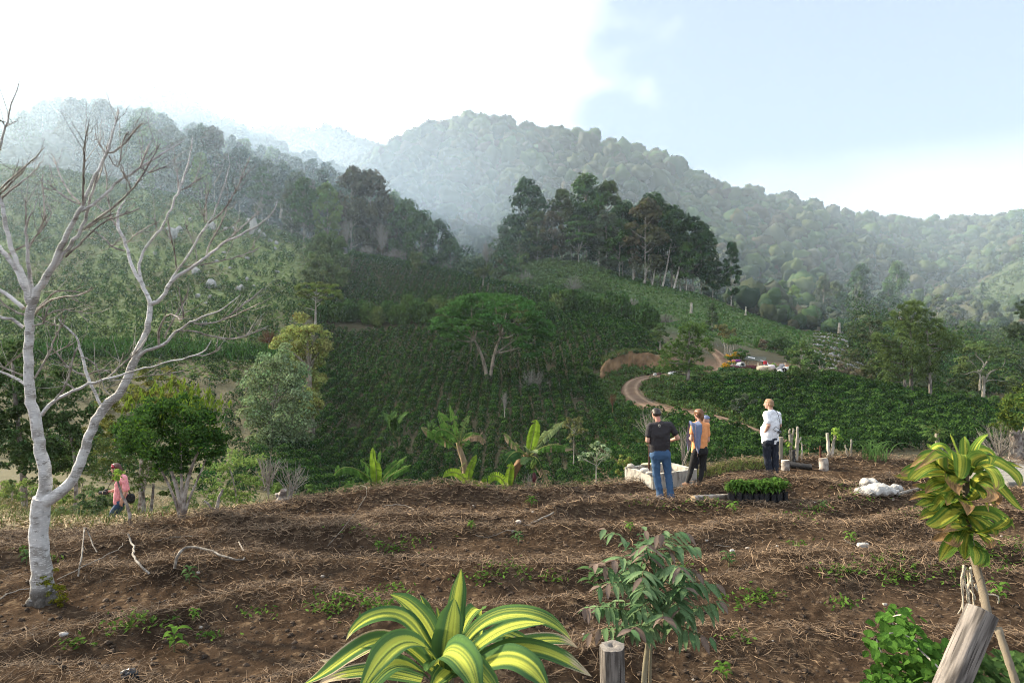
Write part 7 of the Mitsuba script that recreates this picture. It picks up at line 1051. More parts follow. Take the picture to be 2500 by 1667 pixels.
leafy('olive_tree', 'olive feathery-crowned tree behind the round green shrub', 'tree', 27, None, [(360, 940, 40), (410, 945, 44), (330, 965, 36), (450, 975, 36), (380, 985, 50), (300, 985, 30), (470, 1000, 26), (260, 1010, 40), (230, 1060, 50), (280, 1080, 60)], (.07, .078, .022), 60, .17, [([(350, 1260), (345, 1150), (370, 1000)], .12, .05), ([(340, 1250), (360, 1150), (420, 1000)], .1, .04)], 3, aspect=.3, nclump=.4)
leafy('understory_shrub', 'leafy shrub below and behind the round green shrub on its right', 'shrub', 16.5, None, [(520, 1150, 40), (560, 1130, 40), (600, 1140, 44), (640, 1150, 36), (545, 1190, 44), (590, 1190, 44), (640, 1195, 40), (500, 1195, 34), (560, 1220, 36), (680, 1180, 24)], (.075, .115, .032), 50, .085, [([(580, 1290), (575, 1200), (560, 1140)], .03, .015)], 4, tips=(.15, (.17, .22, .07)), nclump=.5)
leafy('understory_shrub', 'low glossy coffee-like shrub in front of the walking woman', 'shrub', 15.6, None, [(235, 1215, 34), (265, 1235, 34), (205, 1240, 34), (240, 1262, 36), (280, 1262, 26), (195, 1275, 30), (150, 1262, 30)], (.045, .07, .028), 50, .10, [([(240, 1330), (240, 1260), (236, 1220)], .02, .01)], 5, tips=(.3, (.15, .19, .10)), bsdf='leaf_gloss', nclump=.5)
leafy('understory_shrub', 'green shrub behind the walking woman with a mossy forked trunk', 'shrub', 19, None, [(330, 1150, 40), (365, 1180, 36), (300, 1110, 44), (390, 1150, 36), (340, 1100, 44), (250, 1130, 40), (215, 1150, 44), (410, 1190, 26), (280, 1080, 40)], (.062, .085, .026), 46, .10, [([(355, 1300), (352, 1250), (345, 1170)], .07, .04), ([(360, 1300), (368, 1250), (375, 1180)], .06, .03)], 6, nclump=.5, tips=(.2, (.14, .17, .06)))
leafy('understory_shrub', 'bright sunlit weeds and shrub behind the white-barked tree trunk', 'shrub', 17, None, [(30, 1180, 30), (70, 1195, 30), (110, 1210, 30), (10, 1215, 26), (140, 1235, 30), (165, 1215, 26)], (.09, .12, .035), 40, .08, [([(80, 1290), (80, 1230), (75, 1190)], .02, .01)], 7, nclump=.4)
leafy('weed_clump', 'green weeds at the brink left of the leftmost banana', 'weeds', 15.5, None, [(740, 1205, 26), (780, 1215, 24), (820, 1215, 22), (860, 1215, 16)], (.05, .08, .025), 40, .07, [], 8, nclump=.6); leafy('weed_clump', 'pale green weeds at the brink between the leaning banana and the trough', 'weeds', 15.2, None, [(1360, 1200, 20), (1400, 1195, 20), (1440, 1192, 20), (1480, 1190, 18), (1340, 1210, 16)], (.08, .105, .035), 40, .05, [], 9, nclump=.6); leafy('weed_clump', 'leafy light shrub at the left corner of the trough', 'weeds', 15.8, None, [(1520, 1125, 14), (1530, 1135, 12), (1515, 1150, 12), (1538, 1120, 8)], (.10, .13, .035), 50, .06, [], 10, tips=(.2, (.22, .16, .07)))
leafy('edge_tree', 'round-crowned dark glossy tree on a thick pale trunk at the right edge', 'tree', 19.5, None, [(2480, 1000, 44), (2520, 970, 46), (2460, 1030, 30), (2500, 1040, 40), (2545, 1010, 46), (2448, 1005, 20), (2530, 1050, 36), (2478, 968, 24)], (.036, .058, .016), 60, .10, [([(2478, 1140), (2480, 1100), (2478, 1050)], .20, .14), ([(2506, 1140), (2505, 1090), (2515, 1040)], .22, .14), ([(2492, 1135), (2480, 1090), (2470, 1040)], .05, .03)], 11, tips=(.2, (.14, .17, .03)), bsdf='leaf_gloss', nclump=.6)
key = thing('papaya_tree', 'small papaya tree with drooping lobed leaves left of the right-edge tree', 'tree'); q = np.random.default_rng(1)
for pts, w in [([(2290, 1140), (2289, 1100), (2287, 1058)], .07), ([(2301, 1140), (2300, 1110), (2299, 1085)], .04)]: P = spline([at(a, b, 19) for a, b in pts], 10); P[0, 2] = float(zg(P[0, 0], P[0, 1])) - .1; put(key, 'trunk', MB().add(*tube(P, np.linspace(w, w * .75, 10), 9, wob=.1, rng=q)).ply('pale_bark', 40))
for (x, y) in [(2252, 1036), (2262, 1042), (2275, 1050), (2300, 1045), (2306, 1050), (2285, 1040), (2268, 1058), (2296, 1060), (2310, 1060), (2280, 1066)]:
    t = at(x, y, 19 + q.normal() * .25); s0 = at(2288, 1058, 19); m = MB().add(*tube(spline([s0, (s0 + t) / 2 + U * .06, t], 6), [.01, .009, .008, .007, .006, .005], 4), (.16, .18, .07))
    for k in range(7): a = (k - 3) * .42; dr = unit(unit(t - s0) * math.cos(a) + np.cross(unit(t - s0), U) * math.sin(a) + [0, 0, -.5]); m.add(*strap(np.array([t, t + dr * .1 + U * .015, t + dr * .2]), .075, (0, -.3, 1), n=5, k=3, prof=([0, .5, 1], [.5, 1, .05]))[:2], np.array([.075, .125, .04]) * (.7 + .6 * q.random()))
    put(key, 'leaf', m.ply('leaf_thin'))
for k, (px, d, w, col, lb) in enumerate([(30, 24, 50, (.06, .085, .03), 'green slope shrub at the far left edge below the brink'), (130, 27, 60, (.075, .10, .035), 'yellowish slope shrub behind the white-barked tree'), (250, 24, 55, (.05, .08, .028), 'green slope shrub left of the walking woman'), (310, 31, 60, (.065, .09, .03), 'slope shrub beyond the walking woman'), (420, 24, 60, (.05, .075, .028), 'slope shrub under the round green shrub'), (520, 28, 70, (.07, .10, .035), 'slope shrub right of the round green shrub'), (610, 33, 70, (.055, .085, .03), 'slope shrub below the big grey-green tree'), (690, 30, 55, (.06, .085, .03), 'slope shrub beside the torn stump'), (570, 42, 50, (.07, .095, .035), 'higher slope shrub left of the big grey-green tree'), (460, 40, 50, (.06, .085, .03), 'higher slope shrub above the round green shrub'), (200, 38, 55, (.06, .08, .03), 'higher slope shrub at the left')]):
    g = gpt(px, d); py = HOR - (g[2] - EYE) * FPX / d; leafy('slope_shrub', lb, 'shrub', d, None, [(px, py - w * .55, w * .5), (px - w * .6, py - w * .3, w * .4), (px + w * .6, py - w * .3, w * .4), (px, py - w * .95, w * .34)], col, 40, .12, [([(px, py + 8), (px, py - w * .4), (px + 4, py - w * .8)], .04, .02)], 120 + k, nclump=.45, tips=(.15, (.15, .18, .08)))
# tall grass tuft by the pollard stubs
key = thing('grass_tuft', 'tuft of tall arching green grass blades right of the pollard stubs', 'grass'); q = np.random.default_rng(2); m = MB()
for k in range(46):
    b = gpt(2108 + 58 * q.random(), 17.6 + .15 * q.normal()); a = q.normal() * .16; h = .28 + .22 * q.random(); m.add(*strap(np.array([b - U * .03, b + [a * .3, .03 * q.normal(), h * .6], b + [a, .06 * q.normal(), h], b + [a * 2.0, .1 * q.normal(), h * .72]]), .024, (-a, -.6, .3), n=9, k=3, prof=([0, .4, 1], [.8, 1, .05]))[:2], np.array([.11, .20, .06]) * (.7 + .6 * q.random()))
put(key, None, m.ply('leaf_thin'))
# green slope behind the people, ground weeds, small sprouts
q = np.random.default_rng(33); px = 1690 + 220 * q.random(9000); dd = 15.6 + 3.6 * q.random(9000); e = edge_d((px - 1250) / FPX); k = (dd > e - .9) & (dd < e + 2.5) & (px < 1880); x = (px[k] - 1250) / FPX * dd[k]; P = np.stack([x, dd[k], zg(x, dd[k])], 1)
scene['brink_grass'] = MB().add(*blades(q, P, .11, .014, .5, [.15, .19, .06], .4)).ply('leaf_thin'); tag('brink_grass', 'short light green grass on the brink behind the woman in orange', 'grass', kind='stuff')
m = MB()
for (a, b, w, n) in [(860, 1470, 60, 90), (800, 1490, 50, 60), (930, 1480, 40, 60), (960, 1440, 30, 30), (1240, 1395, 60, 60), (1180, 1415, 50, 50), (1820, 1470, 50, 80), (1860, 1460, 40, 50), (2060, 1480, 30, 40), (2050, 1400, 40, 50), (2150, 1370, 50, 60), (2200, 1400, 60, 70), (2350, 1400, 70, 80), (2430, 1370, 60, 60), (2070, 1400, 30, 30), (350, 1520, 50, 60), (300, 1540, 40, 40), (520, 1560, 30, 25), (180, 1580, 30, 30), (1010, 1330, 50, 40), (960, 1350, 30, 30), (1740, 1230, 40, 60), (1700, 1225, 30, 40), (1960, 1260, 50, 40), (2070, 1195, 40, 40), (2110, 1215, 40, 40), (2000, 1245, 30, 40), (2180, 1420, 40, 40), (1650, 1400, 40, 40), (1950, 1330, 30, 30), (1350, 1420, 40, 30), (1800, 1560, 40, 20), (120, 1370, 30, 20), (60, 1350, 30, 20), (1560, 1230, 30, 20), (2250, 1250, 60, 50), (2380, 1290, 70, 60), (2460, 1330, 50, 50), (1630, 1245, 30, 15), (620, 1500, 40, 25), (880, 1300, 40, 20)]:
    P = np.array([gp(a + w * q.normal() * .7, b + w * .22 * q.normal()) for _ in range(n)]); m.add(*cards(q, P + U * (.02 + .05 * q.random((n, 1))), q.normal(size=(n, 3)) * .6 + [0, -.3, 1], .055 + .03 * q.random(n), .03, col=(.085, .155, .03), cvar=.5))
scene['ground_weeds'] = m.ply('leaf_thin'); tag('ground_weeds', 'low green weeds scattered over the soil of the plot', 'weeds', kind='stuff')
for k, (a, b, h, lb) in enumerate([(462, 1424, .22, 'bright little seedling on the soil left, below the crooked branch'), (425, 1592, .26, 'dark leafy seedling in the left foreground hollow'), (925, 1345, .14, 'small seedling in the middle litter row below the leftmost banana'), (1265, 1330, .2, 'seedling just below the smooth grey branch'), (1297, 1238, .2, 'seedling on the litter bank right of the leaning banana'), (1536, 1300, .15, 'small pale seedling above the pinnate shrub'), (1780, 1385, .2, 'seedling right of the pinnate shrub below the white chip'), (1790, 1255, .22, 'thin seedling in front of the leftmost bag'), (2078, 1330, .18, 'seedling beside the broken block'), (1450, 1455, .34, 'tall pale seedling left of the pinnate shrub'), (2440, 1470, .24, 'broad-leaved seedling behind the leaning post'), (1150, 1295, .14, 'tiny seedling right of the twisted dry twig'), (2010, 1245, .16, 'seedling on the soil right of the nursery block'), (475, 1515, .12, 'tiny upright seedling in the left litter row'), (1765, 1660, .16, 'dark ferny seedling at the bottom edge right of the pinnate shrub'), (65, 1378, .2, 'seedling with whitish leaves left of the white-barked tree')]):
    key = thing('sprout', lb, 'seedling'); g = gp(a, b); m = MB(); q = np.random.default_rng(70 + k); put(key, 'stem', MB().add(*tube([g - U * .02, g + U * h * .6, g + U * h + [q.normal() * .02, 0, 0]], [.006, .005, .003], 5), (.12, .15, .06)).ply('matte_colour', True))
    for i in range(11):
        t = .3 + .7 * i / 10; an = i * 2.4; o = np.array([math.cos(an), math.sin(an) * .9, 0]); L_ = h * (.5 + .25 * q.random()); s0 = g + U * h * t; m.add(*strap(np.array([s0, s0 + o * L_ * .5 + U * .03, s0 + o * L_ - U * .02]), L_ * .42, o * .15 + U, n=6, k=3, prof=([0, .3, .6, 1], [.2, 1, .9, .03]), fold=.15)[:2], np.array([.10, .19, .035] if k % 3 else [.075, .13, .05]) * (.7 + .6 * q.random()))
    put(key, 'leaves', m.ply('leaf_thin', True))
# ---------------------------------------------------------------- dead straw, raked into rows, strewn over the soil
q = np.random.default_rng(44)
def straws(q, P, L_, W, flat, cols, curl=.35):
    n = len(P); a = q.random(n) * 6.283; el = np.abs(q.normal(size=n)) * flat; d = np.stack([np.cos(a) * np.cos(el), np.sin(a) * np.cos(el), np.sin(el)], 1); s = unit(np.cross(d, q.normal(size=(n, 3)) * .6 + U)); L_ = L_[:, None]; W = W[:, None]; b = np.cross(d, s) * (q.normal(size=(n, 1)) * curl * L_ * .5) + s * (q.normal(size=(n, 1)) * curl * L_ * .4)
    p0, p1, p2 = P - d * L_ / 2, P + b * .5, P + d * L_ / 2; v = np.stack([p0 - s * W / 2, p0 + s * W / 2, p1 - s * W / 2, p1 + s * W / 2, p2 - s * W * .25, p2 + s * W * .25], 1).reshape(-1, 3); k = np.arange(n)[:, None] * 6; f = np.vstack([k + t for t in ([0, 1, 3], [0, 3, 2], [2, 3, 5], [2, 5, 4])])
    t = q.random((n, 1)) ** 1.3; c = np.array(cols[0]) * (1 - t) + np.array(cols[1]) * t; return v, f, np.repeat(np.clip(c * (.7 + .6 * q.random((n, 1))), .01, .9), 6, 0)
n = 420000; px = -60 + 2620 * q.random(n); d = 4.2 + 15.3 * q.random(n) ** 1.0; x = (px - 1250) / FPX * d; e = edge_d(x / d); rw, ew = row_w(x, d), edge_w(x, d); pn = meshkit.fbm(np.stack([x * .9, d * .9, x * 0], 1), 3, 9)
dens = np.clip(.06 + 1.0 * rw ** .9 + 1.1 * ew + .26 * np.clip((pn - .50) * 6, 0, 1), 0, 1) * np.clip((d / 15) , .35, 1); k = (q.random(n) < dens * .62) & (d < e + .45); x, d, rw, ew = x[k], d[k], rw[k], ew[k]; n = len(x); heap = np.maximum(rw, ew)
P = np.stack([x, d, zg(x, d) + .008 + .13 * heap * q.random(n) ** 1.4], 1); L_ = (.07 + .20 * q.random(n) ** 1.5) * (.8 + .5 * heap)
scene['straw_litter'] = MB().add(*straws(q, P, L_, (.0028 + .0045 * q.random(n)) * np.clip(d / 9, .75, 1.7), .12 + .45 * heap * q.random(n), ([.062, .041, .026], [.30, .21, .135]))).ply('matte_colour'); tag('straw_litter', 'dead brown straw raked into rows along the plot and strewn over the soil', 'straw', kind='stuff')
n = 60000; px = -120 + 800 * q.random(n); d = 12.2 + 33 * q.random(n); x = (px - 1250) / FPX * d; k = d > edge_d(x / d) + .2; x, d = x[k], d[k]; P = np.stack([x, d, zg(x, d) + .02 + .05 * q.random(len(x))], 1)
scene['slope_straw'] = MB().add(*straws(q, P, .15 + .25 * q.random(len(x)), .012 + .012 * q.random(len(x)), .3 * np.ones(len(x)), ([.16, .12, .06], [.52, .4, .25]))).add(*blades(q, P[::5], .2, .02, .6, [.13, .16, .045], .5)).ply('matte_colour'); tag('slope_straw', 'pale sunlit cut grass on the slope below the left brink', 'straw', kind='stuff')
# clods and pebbles
n = 9000; px = -40 + 2580 * q.random(n); d = 4.4 + 11.5 * q.random(n); x = (px - 1250) / FPX * d; k = (d < edge_d(x / d) - .3) & (row_w(x, d) < .55); x, d = x[k], d[k]; n = len(x); s = (.008 + .03 * q.random(n) ** 3)[:, None, None]; oc = trimesh.creation.icosphere(subdivisions=1); V = oc.vertices[None] * s * (.65 + .7 * q.random((n, 42, 1))) * [1, 1, .7] + np.stack([x, d, zg(x, d)], 1)[:, None]; F = oc.faces[None] + np.arange(n)[:, None, None] * 42; cc = np.where(q.random((n, 1)) < .012, [[.34, .30, .26]], np.array([[.045, .03, .02]]) * (.6 + .9 * q.random((n, 1))))
scene['clods'] = MB().add(V.reshape(-1, 3), F.reshape(-1, 3), np.repeat(cc, 42, 0)).ply('matte_colour', True); tag('clods', 'clods of dark soil and small pale pebbles', 'soil', kind='stuff')
# ---------------------------------------------------------------- people
def ball(c, r): return mf.Manifold.sphere(float(r), 14).translate([float(q) for q in c])
def ell(c, r, rot=(0, 0, 0)): return mf.Manifold.sphere(1.0, 24).scale([float(q) for q in r]).rotate([float(q) for q in rot]).translate([float(q) for q in c])
def bone(*cr): return mf.Manifold.batch_hull([ball(c, r) for c, r in cr])
def fuse(parts, h, it=8, wr=0.0, seed=0, cut=None):
    m = mf.Manifold.batch_boolean(parts, mf.OpType.Add)
    if cut is not None: m = m - cut
    m = m.refine_to_length(h).to_mesh(); t = trimesh.Trimesh(np.array(m.vert_properties)[:, :3], m.tri_verts, process=True)
    trimesh.smoothing.filter_taubin(t, iterations=it)
    if wr: n = np.array(t.vertex_normals); p = np.array(t.vertices); t.vertices = p + n * (wr * ((meshkit.fbm(p * [9, 9, 16] + seed, 3, seed) - .5) * 1.6 + (meshkit.noise(np.stack([p[:, 0] * 10 + p[:, 2] * 14, p[:, 1] * 10 - p[:, 2] * 9, p[:, 2] * 6], 1), seed) - .5)))[:, None]
    return t
def hand(w, d, palm, curl=.6, s=1.0, side=1):
    """A hand at wrist w pointing along d, palm facing `palm`: palm, four unequal bent fingers, a thumb off its side."""
    d = unit(np.asarray(d, float)); pn = unit(np.asarray(palm, float) - d * (np.asarray(palm) @ d)); x = np.cross(d, pn) * side; o = [bone((w, .024 * s), (w + d * .045 * s + x * .022 * s, .017 * s), (w + d * .045 * s - x * .022 * s, .016 * s), (w + d * .085 * s + x * .028 * s, .012 * s), (w + d * .085 * s - x * .028 * s, .011 * s))]
    for i, (off, L_) in enumerate([(.029, .072), (.010, .082), (-.010, .076), (-.028, .058)]):
        k = w + d * .088 * s + x * off * s; a = curl * .5; p1 = k + (d * math.cos(a) + pn * math.sin(a)) * L_ * .45 * s; a = curl * 1.3; p2 = p1 + (d * math.cos(a) + pn * math.sin(a)) * L_ * .32 * s; a = curl * 2.0; p3 = p2 + (d * math.cos(a) + pn * math.sin(a)) * L_ * .24 * s; o += [bone((k, .0095 * s), (p1, .0088 * s)), bone((p1, .0088 * s), (p2, .0082 * s)), bone((p2, .0082 * s), (p3, .0072 * s))]
    t0 = w + d * .03 * s + x * .026 * s; t1 = t0 + (d * .6 + x * .75 + pn * .35) * .036 * s; t2 = t1 + (d * .85 + x * .2 + pn * .4) * .032 * s; o += [bone((t0, .013 * s), (t1, .0105 * s)), bone((t1, .0105 * s), (t2, .0085 * s))]; return o
def head(c, face, up, s=1.0):
    """Skull, jaw, nose, brow, lips and ears, looking along face."""
    f = unit(np.asarray(face, float)); u = unit(np.asarray(up, float) - f * (np.asarray(up) @ f)); x = np.cross(f, u); P = lambda a, b, e: np.asarray(c) + (x * a + f * b + u * e) * s
    o = [bone((P(0, -.018, .032), .082 * s), (P(0, .02, .03), .078 * s), (P(0, .03, -.02), .068 * s)), bone((P(.03, .045, -.06), .03 * s), (P(-.03, .045, -.06), .03 * s), (P(0, .07, -.085), .022 * s), (P(0, .01, -.03), .06 * s)), bone((P(0, .093, .015), .009 * s), (P(0, .118, -.022), .012 * s), (P(.012, .1, -.028), .009 * s), (P(-.012, .1, -.028), .009 * s)), bone((P(.035, .086, .026), .01 * s), (P(-.035, .086, .026), .01 * s)), bone((P(.018, .098, -.056), .007 * s), (P(-.018, .098, -.056), .007 * s))]
    for sg in (-1, 1): o.append(bone((P(sg * .077, -.005, .018), .013 * s), (P(sg * .082, -.015, .0), .014 * s), (P(sg * .074, .0, -.022), .009 * s)))
    return o, P
def J(px, py, d): return at(px, py, d)
def shoe(a, toe): a = np.asarray(a); t = np.asarray(toe, float); n = unit(t * [1, 1, 0]); g = a * [1, 1, 0]; z = a[2]; return [bone((a - n * .04 + [0, 0, -.035], .036), (a + n * .03 + [0, 0, -.02], .04), (a + n * .10 + [0, 0, -.048], .03), (a + n * .15 + [0, 0, -.052], .026)), bone((a, .045), (a - n * .03 + [0, 0, -.04], .038))]
bs('skin', {'type': 'twosided', 'b': {'type': 'principled', 'base_color': VC, 'roughness': .5, 'specular': .35}})
SK = np.array([.50, .29, .215])
def cloth_bsdf(k, col, rough=.85, sheen=.3): return bs(k, {'type': 'twosided', 'b': {'type': 'principled', 'base_color': proc(lambda p, n, uv: mi.Color3f(col) * (0.86 + 0.28 * mikit.fbm(p.x * 26, p.y * 26, p.z * 26, 3))), 'roughness': rough, 'sheen': sheen}})
for k, c in [('cloth_black', (.021, .018, .021)), ('cloth_denim', (.035, .085, .17)), ('cloth_orange', (.72, .30, .12)), ('cloth_tights', (.008, .0075, .008)), ('cloth_white', (.70, .71, .74)), ('cloth_navy', (.010, .014, .026)), ('cloth_pink', (.66, .25, .27)), ('cloth_jeans', (.025, .055, .115)), ('cloth_greyblue', (.14, .17, .27)), ('cloth_dark', (.012, .013, .018))]: cloth_bsdf(k, c)
def hair_bsdf(k, a, b): return bs(k, {'type': 'twosided', 'b': {'type': 'principled', 'base_color': proc(lambda p, n, uv: mikit.mix(a, b, mikit.fbm(p.x * 90, p.y * 90, p.z * 22, 3))), 'roughness': .45}})
hair_bsdf('hair_dark', [.012, .008, .006], [.04, .026, .018]); hair_bsdf('hair_brown', [.07, .03, .013], [.22, .10, .04]); hair_bsdf('hair_sandy', [.17, .09, .045], [.34, .20, .105]); hair_bsdf('hair_red', [.03, .009, .006], [.13, .04, .022])
def body(key, parts, eyes=None, ruddy=None):
    t = fuse(parts, .017, 6); c = np.tile(SK, (len(t.vertices), 1)) * (.93 + .14 * meshkit.fbm(t.vertices * 14, 2, 3)[:, None])
    for p in eyes or []: c[np.linalg.norm(t.vertices - p, axis=1) < .013] = (.03, .02, .018)
    for p, q in ruddy or []: w = np.clip(1.3 - np.linalg.norm(t.vertices - p, axis=1)[:, None] / q, 0, 1); c = c * (1 - w * np.array([-.1, .28, .25]))
    put(key, 'body', MB().add(t.vertices, t.faces, c).ply('skin', True))
def cloth(key, part, parts, bsdf, wr=.010, seed=1, h=.03, it=7, cut=None): t = fuse(parts, h, it, wr, seed, cut); put(key, part, mikit.ply(t, bsdf, smooth=True))
def rest_on(a, d): return a
# --- man in black, back to us, head bent
key = thing('person', 'man in black t-shirt and blue jeans, back turned, head bent, elbows out, by the trough', 'person'); d = 13.9
gz = float(zg(at(1620, 1224, d)[0], d)); sh = np.array([0, 0, gz - at(1620, 1224, d)[2]])
j = {k: J(px, py, d + dy) + sh for k, (px, py, dy) in dict(hL=(1600, 1117, 0), hR=(1624, 1117, 0), kL=(1603, 1166, .04), kR=(1631, 1164, .04), aL=(1611, 1214, 0), aR=(1637, 1214, 0), pel=(1611, 1106, 0), wst=(1611, 1088, 0), ch=(1611, 1064, -.01), nk=(1609, 1039, .02), sL=(1586, 1049, 0), sR=(1636, 1046, 0), eL=(1581, 1084, -.02), eR=(1655, 1077, .02), wL=(1598, 1088, .23), wR=(1630, 1086, .24), hd=(1602, 1019, .075)).items()}
hp, P = head(j['hd'], (-.25, .8, -.62), (-.12, .35, .9), 1.0)
arms = [bone((j['sL'], .058), (j['eL'], .044)), bone((j['eL'], .043), (j['wL'], .029)), bone((j['sR'], .058), (j['eR'], .044)), bone((j['eR'], .043), (j['wR'], .029))] + hand(j['wL'], (.55, .5, .1), (.3, -.2, 1), .9, 1, -1) + hand(j['wR'], (-.55, .5, .1), (-.3, -.2, 1), .9)
tors = [bone((j['sL'] + [.05, .01, -.01], .05), (j['sR'] - [.05, -.01, .01], .05), (j['ch'] + [-.07, .02, 0], .085), (j['ch'] + [.07, .02, 0], .085)), bone((j['ch'] + [-.07, 0, 0], .085), (j['ch'] + [.07, 0, 0], .085), (j['pel'] + [-.07, 0, 0], .08), (j['pel'] + [.07, 0, 0], .08)), bone((j['nk'] - [0, 0, .05], .056), (j['hd'] + [.012, -.02, -.04], .054))]
legs = lambda q: [bone((q['hL'], .085), (q['kL'], .055)), bone((q['kL'], .055), (q['aL'], .038)), bone((q['hR'], .085), (q['kR'], .055)), bone((q['kR'], .055), (q['aR'], .038))]
body(key, hp + arms + tors + legs(j), ruddy=[(j['nk'] + [.01, -.06, .05], .09)])
cloth(key, 'shirt', [bone((j['sL'] + [.05, 0, .005], .076), (j['sR'] + [-.05, 0, .005], .076), (j['ch'] + [-.095, 0, -.02], .122), (j['ch'] + [.095, 0, -.02], .122)), bone((j['nk'] + [0, -.01, -.035], .07), (j['sL'] + [.06, 0, .0], .07), (j['sR'] - [.06, 0, 0], .07)), bone((j['ch'] + [-.09, 0, -.02], .12), (j['ch'] + [.09, 0, -.02], .12), (j['pel'] + [-.09, 0, -.03], .112), (j['pel'] + [.09, 0, -.03], .112)), bone((j['sL'] + [.01, 0, 0], .078), (j['sL'] * .38 + j['eL'] * .62, .072)), bone((j['sR'] - [.01, 0, 0], .078), (j['sR'] * .42 + j['eR'] * .58, .072))], 'cloth_black', .02, 3, cut=mf.Manifold.cube([2, 2, 1], True).translate([float(j['pel'][0]), float(d), float(j['pel'][2] - .5 - .09)]))
jean = [bone((j['pel'] + [-.08, 0, 0], .112), (j['pel'] + [.08, 0, 0], .112), (j['hL'] + [-.01, -.015, -.02], .108), (j['hR'] + [.01, -.015, -.02], .108))]
for s in 'LR': jean += [bone((j['h' + s], .104), (j['k' + s], .077)), bone((j['k' + s], .077), (j['a' + s] + [0, 0, .03], .07)), bone((j['a' + s] + [0, 0, .05], .07), (j['a' + s] + [0, -.02, -.045], .078))]
cloth(key, 'jeans', jean, 'cloth_denim', .016, 5); cloth(key, 'shoes', shoe(j['aL'] + [0, -.02, -.005], (-.2, .9, 0)) + shoe(j['aR'] + [0, -.02, -.005], (.25, .9, 0)), 'shoe_tan', 0, h=.02); bs('shoe_tan', {'type': 'principled', 'base_color': rgb(.38, .28, .18), 'roughness': .7})
hf = fuse([bone((P(0, -.022, .04), .090), (P(0, .022, .052), .082)), bone((P(.035, -.05, -.015), .054), (P(-.035, -.05, -.015), .054), (P(0, -.062, -.035), .04), (P(0, -.03, .04), .078))], .02, 5, .004, 2); put(key, 'hair', mikit.ply(hf, 'hair_dark', smooth=True))
c = trimesh.creation.cylinder(.026, .012, sections=20); g = J(1610, 1047, d - .121) + sh; put(key, 'emblem', MB().add(c.vertices[:, [0, 2, 1]] * [1, 1, 1.15] + g, c.faces[:, ::-1], (.26, .25, .23)).ply('matte_colour')); c = trimesh.creation.cylinder(.013, .014, sections=12); put(key, 'emblem_mark', MB().add(c.vertices[:, [0, 2, 1]] + g + [.004, 0, -.006], c.faces[:, ::-1], (.09, .09, .085)).ply('matte_colour'))
# --- woman in orange with a jacket over the shoulder
key = thing('person', 'woman in orange t-shirt and black tights with a grey-blue jacket over her left shoulder', 'person'); d = 14.55
gz = float(zg(at(1695, 1193, d)[0], d)); sh = np.array([0, 0, gz - at(1695, 1193, d)[2]])
j = {k: J(px, py, d + dy) + sh for k, (px, py, dy) in dict(hL=(1699, 1107, 0), hR=(1718, 1107, 0), kL=(1688, 1147, .04), kR=(1714, 1150, .05), aL=(1678, 1183, 0), aR=(1707, 1187, -.02), pel=(1708, 1098, 0), ch=(1710, 1058, 0), nk=(1709, 1034, .01), sL=(1692, 1041, .02), sR=(1726, 1042, -.02), eL=(1688, 1078, -.02), eR=(1729, 1080, .04), wL=(1682, 1071, .2), wR=(1716, 1077, .24), hd=(1706.5, 1017, .02)).items()}
hp, P = head(j['hd'], (-.55, .8, -.15), (0, 0, 1), .95)
body(key, hp + [bone((j['sL'], .045), (j['eL'], .036)), bone((j['eL'], .036), (j['wL'], .025)), bone((j['sR'], .045), (j['eR'], .036)), bone((j['eR'], .036), (j['wR'], .025))] + hand(j['wL'], (.5, .5, .3), (.3, -.5, .3), .9, .9, -1) + hand(j['wR'], (-.5, .5, 0), (-.3, -.5, .3), .9, .9) + [bone((j['sL'] + [.03, 0, 0], .05), (j['sR'] - [.03, 0, 0], .05), (j['ch'] + [-.05, 0, 0], .085), (j['ch'] + [.05, 0, 0], .085), (j['pel'] + [-.05, 0, 0], .08), (j['pel'] + [.05, 0, 0], .08)), bone((j['nk'] - [0, 0, .04], .05), (j['hd'] + [0, -.01, -.05], .045))] + legs(j))
cloth(key, 'shirt', [bone((j['sL'] + [.03, 0, .005], .058), (j['sR'] + [-.03, 0, .005], .058), (j['ch'] + [-.06, 0, 0], .098), (j['ch'] + [.06, 0, 0], .098), (j['nk'] + [0, 0, -.035], .055)), bone((j['ch'] + [-.06, 0, 0], .097), (j['ch'] + [.06, 0, 0], .097), (j['pel'] + [-.07, 0, -.01], .10), (j['pel'] + [.06, 0, .02], .10)), bone((j['pel'] + [-.07, 0, .02], .10), (j['pel'] + [-.10, 0, -.07], .085)), bone((j['sL'], .06), (j['sL'] * .45 + j['eL'] * .55, .056)), bone((j['sR'], .06), (j['sR'] * .4 + j['eR'] * .6, .056))], 'cloth_orange', .016, 8)
tg = [bone((j['pel'] + [-.055, 0, .03], .095), (j['pel'] + [.055, 0, .03], .095), (j['hL'] + [0, -.02, 0], .098), (j['hR'] + [0, -.02, 0], .098))]
for s in 'LR': tg += [bone((j['h' + s], .092), (j['k' + s], .06)), bone((j['k' + s], .058), (j['k' + s] * .6 + j['a' + s] * .4 + [0, -.015, 0], .054)), bone((j['k' + s] * .6 + j['a' + s] * .4 + [0, -.015, 0], .054), (j['a' + s] + [0, 0, .0], .042))]
cloth(key, 'tights', tg, 'cloth_tights', .006, 9); cloth(key, 'shoes', shoe(j['aL'] + [0, 0, -.01], (-.4, .9, 0)) + shoe(j['aR'] + [0, 0, -.01], (-.1, .9, 0)), 'shoe_brown', 0, h=.02); bs('shoe_brown', {'type': 'principled', 'base_color': rgb(.12, .06, .035), 'roughness': .6})
